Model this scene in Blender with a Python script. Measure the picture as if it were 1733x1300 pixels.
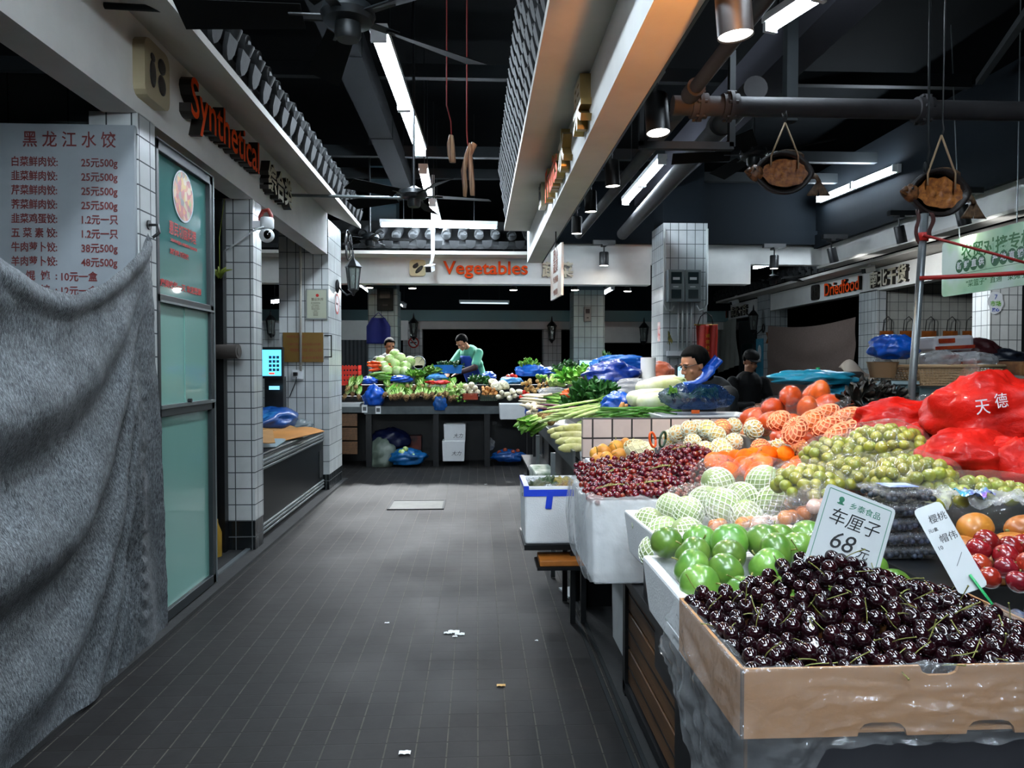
import bpy, bmesh, math, random
from math import pi, sin, cos, atan2, sqrt, radians as RAD
from mathutils import Vector as V, Matrix as M, Euler, Quaternion, noise
for _o in list(bpy.data.objects): bpy.data.objects.remove(_o)
random.seed(7)
SC = bpy.context.scene
COL = SC.collection
# ------------------------------------------------------------------ camera
CAMH = 1.45; FPX = 1250.0
YAW = math.atan(58.5/FPX); PIT = math.atan(30/FPX)
_c = bpy.data.cameras.new('camera'); CAM = bpy.data.objects.new('camera', _c); COL.objects.link(CAM)
_c.sensor_width = 36.0; _c.lens = 36.0*FPX/1733.0; _c.clip_start = .05; _c.clip_end = 100
CAM.location = (0, 0, CAMH); CAM.rotation_euler = (pi/2-PIT, 0, -YAW)
SC.camera = CAM
# ------------------------------------------------------------------ world and view
_w = bpy.data.worlds.new('world'); SC.world = _w; _w.use_nodes = True
_w.node_tree.nodes['Background'].inputs[0].default_value = (.42, .60, .72, 1)
_w.node_tree.nodes['Background'].inputs[1].default_value = .075
SC.view_settings.view_transform = 'Standard'; SC.view_settings.look = 'None'
SC.view_settings.gamma = 1.0; SC.view_settings.use_curve_mapping = False
SC.view_settings.exposure = 1.45
TUBE_E = 42.0        # emission of the fluorescent tubes
SPOT_W = 25.0        # watts of a track spot over the fruit
WARM_W = 150.0        # watts of the added warm lamp over the fruit stall
# rays through photo points (world coordinates of where a thing stands, given its distance or height)
_R = CAM.rotation_euler.to_matrix()
def ray(px, py): return _R @ V(((px-866.5)/FPX, -(py-650)/FPX, -1))
def P(px, py, y): d = ray(px, py); return V((0, 0, CAMH)) + d*(y/d.y)
def F(px, py, z=0.0): d = ray(px, py); return V((0, 0, CAMH)) + d*((z-CAMH)/d.z)
def PX(px, py, x): d = ray(px, py); return V((0, 0, CAMH)) + d*(x/d.x)
# ------------------------------------------------------------------ materials
def lin(h):
    if isinstance(h, str):
        h = h.lstrip('#'); c = [int(h[i:i+2], 16)/255 for i in (0, 2, 4)]
        return tuple(x/12.92 if x <= .04045 else ((x+.055)/1.055)**2.4 for x in c) + (1,)
    return tuple(h)+(1,) if len(h) == 3 else tuple(h)
class NT:
    def __init__(s, name):
        s.m = bpy.data.materials.new(name); s.m.use_nodes = True; s.t = s.m.node_tree
        s.b = s.t.nodes['Principled BSDF']; s.out = s.t.nodes['Material Output']
    def n(s, typ, **k):
        x = s.t.nodes.new(typ)
        for a, v in k.items():
            if a.startswith('i_'):
                kk = a[2:]; kk = int(kk) if kk.isdigit() else kk.replace('_', ' ')
                x.inputs[kk].default_value = v
            else: setattr(x, a, v)
        return x
    def l(s, a, b): s.t.links.new(a, b)
    def coord(s, scale=None, kind='Object'):
        tc = s.n('ShaderNodeTexCoord'); o = tc.outputs[kind]
        if scale is not None:
            mp = s.n('ShaderNodeMapping'); mp.inputs['Scale'].default_value = scale if hasattr(scale, '__len__') else (scale,)*3
            s.l(o, mp.inputs[0]); o = mp.outputs[0]
        return o
    def noise(s, scale=5, detail=3, rough=.5, vec=None, stretch=None):
        x = s.n('ShaderNodeTexNoise'); x.inputs['Scale'].default_value = scale; x.inputs['Detail'].default_value = detail; x.inputs['Roughness'].default_value = rough
        s.l(vec if vec is not None else s.coord(stretch), x.inputs['Vector']); return x.outputs['Fac']
    def ramp(s, fac, stops):
        r = s.n('ShaderNodeValToRGB'); e = r.color_ramp.elements
        while len(e) < len(stops): e.new(.5)
        for el, (p, c) in zip(e, stops): el.position = p; el.color = lin(c)
        s.l(fac, r.inputs[0]); return r.outputs[0]
    def mix(s, fac, a, b, mode='MIX'):
        x = s.n('ShaderNodeMix', data_type='RGBA', blend_type=mode)
        for sock, v in ((x.inputs['Factor'], fac), (x.inputs['A'], a), (x.inputs['B'], b)):
            if hasattr(v, 'is_linked') or hasattr(v, 'links'): s.l(v, sock)
            elif isinstance(v, (int, float)): sock.default_value = v
            else: sock.default_value = lin(v)
        return x.outputs['Result']
    def math(s, op, a, b=0.0, c=0.0):
        x = s.n('ShaderNodeMath', operation=op)
        for i, v in enumerate((a, b, c)):
            if isinstance(v, (int, float)): x.inputs[i].default_value = v
            else: s.l(v, x.inputs[i])
        return x.outputs[0]
    def bump(s, h, strength=.3, dist=.01):
        b = s.n('ShaderNodeBump'); b.inputs['Strength'].default_value = strength; b.inputs['Distance'].default_value = dist
        s.l(h, b.inputs['Height']); s.l(b.outputs[0], s.b.inputs['Normal'])
    def set(s, **k):
        for a, v in k.items(): s.b.inputs[a.replace('_', ' ')].default_value = v
_MC = {}
def mat(name, col, rough=.6, metal=0.0, var=0.0, vs=6.0, rand=0.0, bump=0.0, bs=60.0, spec=.5, coat=0.0, col2=None, sss=0.0, st=None, trans=0.0, emit=0.0):
    """plain surface: base colour, optional noise between two colours, per-object value change, bump"""
    if name in _MC: return _MC[name]
    t = NT(name); t.set(Roughness=rough, Metallic=metal); t.b.inputs['Specular IOR Level'].default_value = spec
    t.b.inputs['Coat Weight'].default_value = coat; t.b.inputs['Coat Roughness'].default_value = .08
    c = None
    if var or col2:
        c2 = lin(col2) if col2 else tuple(max(0, x*(1-var)) for x in lin(col)[:3])+(1,)
        f = t.noise(vs, 4, .6, stretch=st)
        r = t.n('ShaderNodeMapRange'); r.inputs[1].default_value = .35; r.inputs[2].default_value = .65; t.l(f, r.inputs[0])
        c = t.mix(r.outputs[0], lin(col), c2)
    if rand:
        oi = t.n('ShaderNodeObjectInfo'); h = t.n('ShaderNodeHueSaturation')
        v = t.math('MULTIPLY_ADD', oi.outputs['Random'], 2*rand, 1-rand); t.l(v, h.inputs['Value'])
        hv = t.math('MULTIPLY_ADD', oi.outputs['Random'], .08*rand, .5-.04*rand); t.l(hv, h.inputs['Hue'])
        if c is None: h.inputs['Color'].default_value = lin(col)
        else: t.l(c, h.inputs['Color'])
        c = h.outputs[0]
    if c is None: t.b.inputs['Base Color'].default_value = lin(col)
    else: t.l(c, t.b.inputs['Base Color'])
    if bump: t.bump(t.noise(bs, 4, .6, stretch=st), bump, .01)
    if sss: t.b.inputs['Subsurface Weight'].default_value = sss; t.b.inputs['Subsurface Radius'].default_value = (.02, .01, .006); t.b.inputs['Subsurface Scale'].default_value = .5
    if trans: t.b.inputs['Transmission Weight'].default_value = trans
    if emit: t.b.inputs['Emission Color'].default_value = lin(col); t.b.inputs['Emission Strength'].default_value = emit
    _MC[name] = t.m; return t.m
def emis(name, col, e):
    if name in _MC: return _MC[name]
    t = NT(name); t.set(Roughness=.4); t.b.inputs['Base Color'].default_value = lin(col)
    t.b.inputs['Emission Color'].default_value = lin(col); t.b.inputs['Emission Strength'].default_value = e
    _MC[name] = t.m; return t.m
def film(name, col='ffffff', clear=.72, rough=.12, haze=.5, bump=.35, bs=35.0):
    """thin plastic film: mostly see-through, a hazy body and a gloss that catches the lamps"""
    if name in _MC: return _MC[name]
    t = NT(name); t.t.nodes.remove(t.b)
    tr = t.n('ShaderNodeBsdfTransparent'); tr.inputs[0].default_value = tuple(.55+.45*x for x in lin(col)[:3])+(1,)
    df = t.n('ShaderNodeBsdfDiffuse'); df.inputs[0].default_value = lin(col)
    tl = t.n('ShaderNodeBsdfTranslucent'); tl.inputs[0].default_value = lin(col)
    gl = t.n('ShaderNodeBsdfGlossy'); gl.inputs['Roughness'].default_value = rough
    bm = t.n('ShaderNodeBump'); bm.inputs['Strength'].default_value = bump; bm.inputs['Distance'].default_value = .02
    t.l(t.noise(bs, 3, .55), bm.inputs['Height'])
    for x in (df, gl, tl): t.l(bm.outputs[0], x.inputs['Normal'])
    a = t.n('ShaderNodeMixShader'); a.inputs[0].default_value = .45; t.l(df.outputs[0], a.inputs[1]); t.l(tl.outputs[0], a.inputs[2])
    b = t.n('ShaderNodeMixShader'); b.inputs[0].default_value = clear; t.l(a.outputs[0], b.inputs[1]); t.l(tr.outputs[0], b.inputs[2])
    lw = t.n('ShaderNodeLayerWeight'); lw.inputs[0].default_value = .5; t.l(bm.outputs[0], lw.inputs['Normal'])
    fm = t.math('MULTIPLY_ADD', t.math('POWER', lw.outputs['Facing'], 3.0), haze*.22, .045)
    c = t.n('ShaderNodeMixShader'); t.l(fm, c.inputs[0]); t.l(b.outputs[0], c.inputs[1]); t.l(gl.outputs[0], c.inputs[2])
    t.l(c.outputs[0], t.out.inputs[0]); _MC[name] = t.m; return t.m
def glass(name, col, clear=.5, rough=.05):
    if name in _MC: return _MC[name]
    t = NT(name); t.t.nodes.remove(t.b)
    tr = t.n('ShaderNodeBsdfTransparent'); tr.inputs[0].default_value = lin(col)
    df = t.n('ShaderNodeBsdfDiffuse'); df.inputs[0].default_value = lin(col)
    gl = t.n('ShaderNodeBsdfGlossy'); gl.inputs['Roughness'].default_value = rough
    b = t.n('ShaderNodeMixShader'); b.inputs[0].default_value = clear; t.l(df.outputs[0], b.inputs[1]); t.l(tr.outputs[0], b.inputs[2])
    lw = t.n('ShaderNodeLayerWeight'); lw.inputs[0].default_value = .3
    c = t.n('ShaderNodeMixShader'); t.l(lw.outputs['Fresnel'], c.inputs[0]); t.l(b.outputs[0], c.inputs[1]); t.l(gl.outputs[0], c.inputs[2])
    t.l(c.outputs[0], t.out.inputs[0]); _MC[name] = t.m; return t.m
def tiles(name, w, h, col='cdd2d2', grout='3a4042', mort=.004, rough=.25, dirt=.25, off=0.0, axis='wall', u0=0.0, v0=0.0):
    """glazed tiles laid on vertical faces (u along the face, v up), in world metres"""
    if name in _MC: return _MC[name]
    t = NT(name); g = t.n('ShaderNodeNewGeometry')
    sp = t.n('ShaderNodeSeparateXYZ'); t.l(g.outputs['Position'], sp.inputs[0])
    sn = t.n('ShaderNodeSeparateXYZ'); t.l(g.outputs['True Normal'], sn.inputs[0])
    cb = t.n('ShaderNodeCombineXYZ')
    if axis == 'wall':
        k = t.math('GREATER_THAN', t.math('ABSOLUTE', sn.outputs[0]), .5)
        u = t.math('ADD', t.math('MULTIPLY', sp.outputs[1], k), t.math('MULTIPLY', sp.outputs[0], t.math('SUBTRACT', 1.0, k)))
        t.l(t.math('ADD', u, u0), cb.inputs[0]); t.l(t.math('ADD', sp.outputs[2], v0), cb.inputs[1])
    else:
        t.l(sp.outputs[1], cb.inputs[0]); t.l(sp.outputs[0], cb.inputs[1])
    br = t.n('ShaderNodeTexBrick'); br.offset = off; br.squash = 1.0
    t.l(cb.outputs[0], br.inputs['Vector']); br.inputs['Scale'].default_value = 1.0
    br.inputs['Brick Width'].default_value = w; br.inputs['Row Height'].default_value = h
    br.inputs['Mortar Size'].default_value = mort; br.inputs['Mortar Smooth'].default_value = .1; br.inputs['Bias'].default_value = 0
    c = lin(col); br.inputs['Color1'].default_value = c; br.inputs['Color2'].default_value = tuple(x*.86 for x in c[:3])+(1,)
    br.inputs['Mortar'].default_value = lin(grout)
    n = t.noise(2.3, 5, .65, vec=g.outputs['Position'])
    cc = t.mix(dirt, br.outputs['Color'], t.ramp(n, [(.3, '8f9088'), (.6, 'ffffff')]), 'MULTIPLY')
    t.l(cc, t.b.inputs['Base Color'])
    rr = t.math('MULTIPLY_ADD', br.outputs['Fac'], .5, rough); t.l(rr, t.b.inputs['Roughness'])
    t.bump(t.math('SUBTRACT', 1.0, br.outputs['Fac']), .35, .004)
    _MC[name] = t.m; return t.m
# ------------------------------------------------------------------ mesh builder
class MB:
    def __init__(s): s.v = []; s.f = []; s.m = []
    def add(s, vs, fs, mi=0):
        k = len(s.v); s.v += [V(x) for x in vs]; s.f += [tuple(i+k for i in f) for f in fs]; s.m += [mi]*len(fs); return s
    def bb(s, a, b, mi=0):
        x0, y0, z0 = a; x1, y1, z1 = b
        return s.add([(x0,y0,z0),(x1,y0,z0),(x1,y1,z0),(x0,y1,z0),(x0,y0,z1),(x1,y0,z1),(x1,y1,z1),(x0,y1,z1)],
            [(0,3,2,1),(4,5,6,7),(0,1,5,4),(1,2,6,5),(2,3,7,6),(3,0,4,7)], mi)
    def box(s, c, d, rot=(0,0,0), mi=0):
        R = Euler(rot).to_matrix(); c = V(c); q = MB().bb((-d[0]/2,-d[1]/2,-d[2]/2),(d[0]/2,d[1]/2,d[2]/2))
        return s.add([c+R@p for p in q.v], q.f, mi)
    def bar(s, a, b, w, h, mi=0, up=(0,0,1)):
        a, b = V(a), V(b); d = (b-a); L = d.length; d.normalize(); x = d.cross(V(up))
        if x.length < 1e-4: x = d.cross(V((1,0,0)))
        x.normalize(); u = x.cross(d)
        return s.add([p+x*(w/2*i)+u*(h/2*j) for p in (a, b) for i, j in ((-1,-1),(1,-1),(1,1),(-1,1))],
            [(0,3,2,1),(4,5,6,7),(0,1,5,4),(1,2,6,5),(2,3,7,6),(3,0,4,7)][::1], mi)
    def tube(s, pts, r, n=8, cap=True, mi=0, flat=1.0):
        pts = [V(p) for p in pts]; k = len(pts)
        rs = [r(i/(k-1)) if callable(r) else (r[i] if hasattr(r, '__len__') else r) for i in range(k)]
        vs = []; ref = None
        for i, p in enumerate(pts):
            d = (pts[min(i+1,k-1)]-pts[max(i-1,0)])
            if d.length < 1e-9: d = V((0,0,1))
            d.normalize()
            if ref is None: ref = d.orthogonal()
            ref = ref - d*ref.dot(d)
            if ref.length < 1e-6: ref = d.orthogonal()
            ref.normalize(); q = d.cross(ref)
            for j in range(n):
                a = 2*pi*j/n; vs.append(p+(ref*cos(a)+q*(sin(a)*flat))*rs[i])
        fs = [(i*n+j, i*n+(j+1)%n, (i+1)*n+(j+1)%n, (i+1)*n+j) for i in range(k-1) for j in range(n)]
        if cap: fs += [tuple(range(n))[::-1], tuple((k-1)*n+j for j in range(n))]
        return s.add(vs, fs, mi)
    def cyl(s, a, b, r, n=16, r2=None, mi=0): return s.tube([a, b], [r, r if r2 is None else r2], n, True, mi)
    def lathe(s, prof, n=20, mat4=None, mi=0, wob=None):
        T = mat4 or M(); vs = []; k = len(prof)
        for i, (r, z) in enumerate(prof):
            for j in range(n):
                a = 2*pi*j/n; q = r*(wob(a, i/(k-1)) if wob else 1)
                vs.append(T @ V((q*cos(a), q*sin(a), z)))
        fs = [(i*n+j, i*n+(j+1)%n, (i+1)*n+(j+1)%n, (i+1)*n+j) for i in range(k-1) for j in range(n)]
        if prof[0][0] > 1e-5: fs.append(tuple(range(n))[::-1])
        if prof[-1][0] > 1e-5: fs.append(tuple((k-1)*n+j for j in range(n)))
        return s.add(vs, fs, mi)
    def ell(s, c, r, nu=14, nv=9, rot=None, fn=None, mi=0):
        """ellipsoid with single pole points; fn(unit dir) scales the radius"""
        c = V(c); r = V(r) if hasattr(r, '__len__') else V((r, r, r)); R = rot.to_matrix() if hasattr(rot, 'to_matrix') else (rot or M.Identity(3))
        def pt(d):
            k = fn(d) if fn else 1.0
            return c + R @ V((d.x*r.x*k, d.y*r.y*k, d.z*r.z*k))
        vs = [pt(V((0,0,-1)))]
        for i in range(1, nv):
            ph = -pi/2 + pi*i/nv
            for j in range(nu): a = 2*pi*j/nu; vs.append(pt(V((cos(ph)*cos(a), cos(ph)*sin(a), sin(ph)))))
        vs.append(pt(V((0,0,1)))); t = len(vs)-1
        fs = [(0, 1+(j+1)%nu, 1+j) for j in range(nu)]
        for i in range(nv-2):
            for j in range(nu): a = 1+i*nu; fs.append((a+j, a+(j+1)%nu, a+nu+(j+1)%nu, a+nu+j))
        a = 1+(nv-2)*nu; fs += [(a+j, a+(j+1)%nu, t) for j in range(nu)]
        return s.add(vs, fs, mi)
    def sheet(s, fn, nu, nv, mi=0, thick=0.0):
        vs = [V(fn(i/nu, j/nv)) for j in range(nv+1) for i in range(nu+1)]; w = nu+1
        fs = [(j*w+i, j*w+i+1, (j+1)*w+i+1, (j+1)*w+i) for j in range(nv) for i in range(nu)]
        if thick:
            nr = [V((0,0,0)) for _ in vs]
            for f in fs:
                q = (vs[f[1]]-vs[f[0]]).cross(vs[f[3]]-vs[f[0]])
                for i in f: nr[i] += q
            k = len(vs); vs = vs + [p - n.normalized()*thick for p, n in zip(vs, nr)]
            fs2 = [tuple(i+k for i in f[::-1]) for f in fs]
            rim = [i for i in range(nu)]+[nu+w*j for j in range(nv)]+[nv*w+nu-i for i in range(nu)]+[w*(nv-j) for j in range(nv)]
            fs = fs+fs2+[(rim[(q+1)%len(rim)], rim[q], rim[q]+k, rim[(q+1)%len(rim)]+k) for q in range(len(rim))]
        return s.add(vs, fs, mi)
    def prism(s, poly, d, T=None, mi=0):
        """2-D outline in XY pushed d along Z"""
        T = T or M(); n = len(poly)
        return s.add([T@V((x,y,0)) for x,y in poly]+[T@V((x,y,d)) for x,y in poly],
            [tuple(range(n))[::-1], tuple(range(n,2*n))]+[(i,(i+1)%n,n+(i+1)%n,n+i) for i in range(n)], mi)
    def mesh(s, me, T=None, mi=0):
        T = T or M(); return s.add([T@v.co for v in me.vertices], [tuple(p.vertices) for p in me.polygons], mi)
    def xf(s, T): s.v = [T@p for p in s.v]; return s
    def data(s, name, mats, smooth=False, org=V((0,0,0))):
        me = bpy.data.meshes.new(name); me.from_pydata([tuple(p-org) for p in s.v], [], s.f)
        for m in (mats if isinstance(mats, (list, tuple)) else [mats]): me.materials.append(m)
        if isinstance(mats, (list, tuple)) and len(mats) > 1: me.polygons.foreach_set('material_index', s.m)
        if smooth is True: me.polygons.foreach_set('use_smooth', [True]*len(me.polygons))
        elif smooth:
            me.polygons.foreach_set('use_smooth', [True]*len(me.polygons)); me.update()
            try: me.set_sharp_from_angle(angle=RAD(smooth))
            except Exception: pass
        me.update(); return me
    def base(s):
        xs = [p.x for p in s.v]; ys = [p.y for p in s.v]; zs = [p.z for p in s.v]
        return V(((min(xs)+max(xs))/2, (min(ys)+max(ys))/2, min(zs)))
def link(name, me, parent=None, loc=(0,0,0), rot=None, sc=None, T=None):
    o = bpy.data.objects.new(name, me); COL.objects.link(o)
    if parent: o.parent = parent
    if T is not None: o.matrix_basis = T
    else:
        o.location = loc
        if rot is not None: o.rotation_euler = rot
        if sc is not None: o.scale = sc if hasattr(sc, '__len__') else (sc,)*3
    return o
def tag(o, label=None, cat=None, group=None, kind=None):
    if label: o['label'] = label
    if cat: o['category'] = cat
    if group: o['group'] = group
    if kind: o['kind'] = kind
    return o
def bev(o, w, seg=2):
    m = o.modifiers.new('bevel', 'BEVEL'); m.width = w; m.segments = seg; m.limit_method = 'ANGLE'; m.angle_limit = RAD(35); return o
def solo(name, mb, m, label, cat, group=None, smooth=False, bevel=0, kind=None):
    """a thing that is one mesh; points given in world metres"""
    b = mb.base(); o = link(name, mb.data(name, m, smooth, b), loc=b); tag(o, label, cat, group, kind)
    if bevel: bev(o, bevel)
    return o
def struct(name, mb, m, smooth=False, parent=None, bevel=0):
    o = link(name, mb.data(name, m, smooth), parent)
    if not parent: o['kind'] = 'structure'
    if bevel: bev(o, bevel)
    return o
def thing(name, label, cat, loc=(0,0,0), rz=0.0, group=None):
    o = bpy.data.objects.new(name, None); COL.objects.link(o); o.location = loc; o.rotation_euler = (0,0,rz); o.empty_display_size = .05
    return tag(o, label, cat, group)
def part(root, name, mb, m, smooth=False, bevel=0, label=None, world=False, kind=None):
    """a part of a thing; points in the thing's own frame, or in world metres (things that are not turned)"""
    org = V((0,0,0))
    if world:
        q = root
        while q is not None: org = org+V(q.location); q = q.parent
    b = mb.base()
    o = link(name, mb.data(name, m, smooth, b), root, loc=b-org)
    if bevel: bev(o, bevel)
    return tag(o, label, kind=kind)
def copy_tree(o, parent=None):
    c = o.copy(); COL.objects.link(c); c.parent = parent
    for ch in list(o.children): copy_tree(ch, c)
    return c
# ------------------------------------------------------------------ lettering
_TX = {}
def glyphs(txt, size=.1, depth=.01, bold=0.0, shear=0.0, space=1.0, line=1.0, align='CENTER'):
    k = (txt, size, depth, bold, shear, space, line, align)
    if k in _TX: return _TX[k]
    cu = bpy.data.curves.new('lettering', 'FONT'); cu.body = txt; cu.size = size; cu.extrude = depth/2; cu.offset = bold
    cu.shear = shear; cu.space_character = space; cu.space_line = line; cu.align_x = align; cu.align_y = 'CENTER'; cu.resolution_u = 3
    o = bpy.data.objects.new('lettering', cu); COL.objects.link(o); bpy.context.view_layer.update()
    me = bpy.data.meshes.new_from_object(o.evaluated_get(bpy.context.evaluated_depsgraph_get()))
    bpy.data.objects.remove(o); _TX[k] = me; return me
def onto(c, right, up):
    """frame for lettering or a flat mark: centre, reading direction, up"""
    r = V(right).normalized(); u = V(up).normalized(); n = r.cross(u); T = M((r, u, n)).transposed().to_4x4(); T.translation = V(c); return T
def letters(mb, txt, T, size, depth=.002, **k):
    mi = k.pop('mi', 0); wd = k.pop('width', None); me = glyphs(txt, size, depth, **k)
    if wd:
        xs = [v.co.x for v in me.vertices]
        if xs: T = T @ M.Diagonal((wd/max(1e-6, max(xs)-min(xs)), 1, 1, 1))
    return mb.mesh(me, T, mi)
def rnd(a, b): return random.uniform(a, b)
def fbm(p, o=4): return noise.fractal(V(p), 1.0, 2.0, o)
# ================================================================== materials of the setting
def floor_mat():
    t = NT('floor tiles'); v = t.coord()
    br = t.n('ShaderNodeTexBrick'); br.offset = 0.0; t.l(v, br.inputs['Vector']); br.inputs['Scale'].default_value = 1
    br.inputs['Brick Width'].default_value = .117; br.inputs['Row Height'].default_value = .113; br.inputs['Mortar Size'].default_value = .0032
    br.inputs['Mortar Smooth'].default_value = .3; br.inputs['Bias'].default_value = 0
    br.inputs['Color1'].default_value = lin('1c1f21'); br.inputs['Color2'].default_value = lin('151719'); br.inputs['Mortar'].default_value = lin('55524a')
    # cross joints darker; warm light on the long ones is in the grout colour
    sx = t.n('ShaderNodeSeparateXYZ'); t.l(v, sx.inputs[0])
    fr = t.math('FRACT', t.math('DIVIDE', sx.outputs[1], .113)); near = t.math('LESS_THAN', t.math('ABSOLUTE', t.math('SUBTRACT', fr, .5)), .46)
    c = t.mix(near, t.mix(br.outputs['Fac'], br.outputs['Color'], '040505'), br.outputs['Color'])
    n = t.noise(1.3, 6, .62, vec=v); n2 = t.noise(14, 4, .6, vec=v)
    c = t.mix(t.math('MULTIPLY', t.noise(.9, 3, .5, vec=v), .5), c, '2b221c')  # brown patches put the tint of the warm light into the floor colour
    c = t.mix(.75, c, t.ramp(n, [(.35, '6f7473'), (.62, 'ffffff')]), 'MULTIPLY')
    c = t.mix(.5, c, t.ramp(n2, [(.3, '9a9a98'), (.6, 'ffffff')]), 'MULTIPLY')
    t.l(c, t.b.inputs['Base Color'])
    t.l(t.math('MULTIPLY_ADD', n, .4, .42), t.b.inputs['Roughness'])
    t.b.inputs['Specular IOR Level'].default_value = .22
    h = t.math('SUBTRACT', t.math('MULTIPLY', n2, .35), br.outputs['Fac']); t.bump(h, .5, .004); return t.m
M_FLOOR = floor_mat()
M_SQ = tiles('white square tiles', .125, .125, 'c6cac9', '33393b')
M_COL = tiles('white upright tiles', .098, .185, 'c9cdcc', '383d3f', v0=.02, u0=.02)
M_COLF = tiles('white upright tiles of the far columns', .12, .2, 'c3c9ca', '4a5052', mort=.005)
M_BLK = tiles('black skirting tiles', .125, .125, '14181a', '4a4e4f')
M_PLAS = mat('grey-white painted plaster', 'dcdcd8', .8, var=.12, vs=2.5, bump=.08, bs=90)
M_PLASD = mat('grey plaster in the stall', '7f8182', .85, var=.2, vs=3)
M_SOF = mat('painted soffit', 'cbc7bf', .85, var=.12, vs=2.0, bump=.06, bs=80)
M_DARK = mat('black painted ceiling', '080b0d', .9, spec=.1, var=.3, vs=1.5)
M_DWALL = mat('dark blue-grey painted board', '0a1218', .8, spec=.15, var=.15, vs=1.2)
M_ROOF = mat('grey clay roof tiles', '1a1d1f', .8, var=.4, vs=18, rand=.15, bump=.15, bs=40)
M_STEEL = mat('dark grey painted steel', '1c2022', .6, spec=.2, var=.2, vs=5)
M_GBEAM = mat('grey painted beam', '101214', .85, spec=.08, var=.2, vs=3)
M_PIPE = mat('dusty grey pipe paint', '383739', .7, var=.25, vs=6, bump=.1, bs=50)
M_BLACK = mat('black satin metal', '0d0f11', .4, var=.2, vs=9)
M_BMET = mat('black brushed panel', '101214', .45, var=.3, vs=3, st=(1, 1, 8))
M_ALU = mat('grey aluminium', '7d8485', .4, .6, var=.15, vs=12)
M_DALU = mat('dark grey aluminium', '2a3032', .45, .3)
M_WHITE = mat('white plastic', 'd8dcdd', .45)
M_TUBE = emis('lit fluorescent tube', 'e2f1ff', TUBE_E)
M_TUBEF = emis('lit tube far off', 'e3f2ff', TUBE_E*.55)
M_LENS = emis('lit lens', 'fff6ea', 12.0)
M_CONC = mat('worn concrete', '232424', .85, var=.45, vs=4, bump=.2, bs=30)
# ================================================================== shell
struct('floor', MB().add([(-9,-3,0),(14,-3,0),(14,32,0),(-9,32,0)], [(0,1,2,3)]), M_FLOOR)
struct('ceiling', MB().bb((-9,-3,5.2),(14,32,5.4)), M_DARK)
struct('wall_back', MB().bb((-9,28,0),(14,28.2,5.2)), M_DARK)
struct('wall_left', MB().bb((-9.2,-3,0),(-9,32,5.2)), M_DARK)
struct('wall_right', MB().bb((14,-3,0),(14.2,32,5.2)), M_DARK)
struct('wall_front', MB().bb((-9,-3.2,0),(14,-3,5.2)), M_DARK)
struct('trim_1', MB().bb((.615,-2,0),(3.2,9.9,.012)), M_CONC)                       # concrete strip under the stalls
struct('trim_2', MB().bb((-2.2,-2,0),(-1.66,9.5,.022)), M_CONC)                    # kerb along the shop fronts
g = MB()
for x in (.56, .60): g.bb((x,-2,0),(x+.018,9.9,.006))
struct('trim_3', g, M_STEEL)
# ---- the dumpling shop: side wall, corner column, glazed door, doorway, second column, corner column
FX = -1.72
struct('wall_stall', MB().bb((-6,3.93,0),(FX-.22,4.02,2.95)), tiles('grey glazed wall', .3, .3, '6a6f71', '33383a'))
struct('column_1', MB().bb((FX-.24,3.86,.25),(FX,4.06,2.74)), M_SQ)
struct('baseboard_left', MB().bb((FX-.238,3.862,0),(FX-.002,4.058,.25)), M_BLK)
struct('column_2', MB().bb((-2.62,5.8,.25),(FX-.005,6.02,2.74)), M_SQ)
struct('baseboard_column', MB().bb((-2.618,5.803,0),(FX-.007,6.018,.25)), M_BLK)
struct('column_3', MB().bb((-2.27,8.6,.2),(-1.71,9.4,3.14)), M_COL)
struct('baseboard_corner', MB().bb((-2.268,8.602,0),(-1.712,9.398,.2)), M_BLK)
struct('trim_4', MB().bb((-2.02,5.72,0),(-1.93,5.8,2.72)), M_BLACK)                   # dark door jamb
struct('trim_5', MB().bb((-1.80,4.9,0),(-1.765,5.8,.035)), M_ALU)                  # door threshold
struct('wall_shop', MB().bb((-6,9.3,0),(-2.27,9.4,0.02)), M_SQ)
struct('beam_left', MB().bb((FX-.17,-1.5,2.735),(FX,8.62,3.28)), M_PLAS)
g = MB().prism([(FX-.02,3.215),(-1.335,3.03),(-1.335,3.075),(FX-.02,3.26)], 10.1, M(((1,0,0,0),(0,0,-1,8.6),(0,1,0,0),(0,0,0,1))))
struct('trim_6', g, M_SOF)
struct('roof_left', MB().prism([(-1.36,3.08),(-1.36,3.16),(-2.6,3.75),(-2.6,3.67)], 10.1, M(((1,0,0,0),(0,0,-1,8.6),(0,1,0,0),(0,0,0,1)))), M_ROOF)
def eave_tiles(name, line, n, face, tiers=1, sp=.22, dz=.13, r=.066, back=.05, dt=.2):
    """round and drip end tiles along an eave; LINE(i) gives the foot of tile i, FACE the way they look"""
    f = V(face).normalized(); side = V((0,0,1)).cross(f); g = MB()
    for t in range(tiers):
        for i in range(n):
            b = V(line(i)) - f*back*t + V((0,0,dt*t+.03)) + V((0,0,rnd(-.008,.008)))
            tl = rnd(-.05,.05)
            fr = onto(b+V((0,0,.045)), (side+V((0,0,tl))), V((0,0,1))+f*.25)
            sh = [(x*sp/.31,y) for x, y in ((-.095,.05),(-.085,-.02),(-.05,-.055),(0,-.075),(.05,-.055),(.085,-.02),(.095,.05))]
            g.prism(sh, .025, fr)                                              # drip tile
            c = b+side*(sp/2)+V((0,0,.045+dz))
            g.tube([c-f*.5+V((0,0,.16)), c, c+f*.012, c+f*.012], [r*.95, r, r*.92, r*.55], 12)
            g.tube([c+f*.013, c+f*.02], [r*.6, r*.55], 10)
    return struct(name, g, M_ROOF, 40)
eave_tiles('trim_7', lambda i: (-1.335, -1.0+.22*i, 3.09), 44, (1,0,0))
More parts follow.
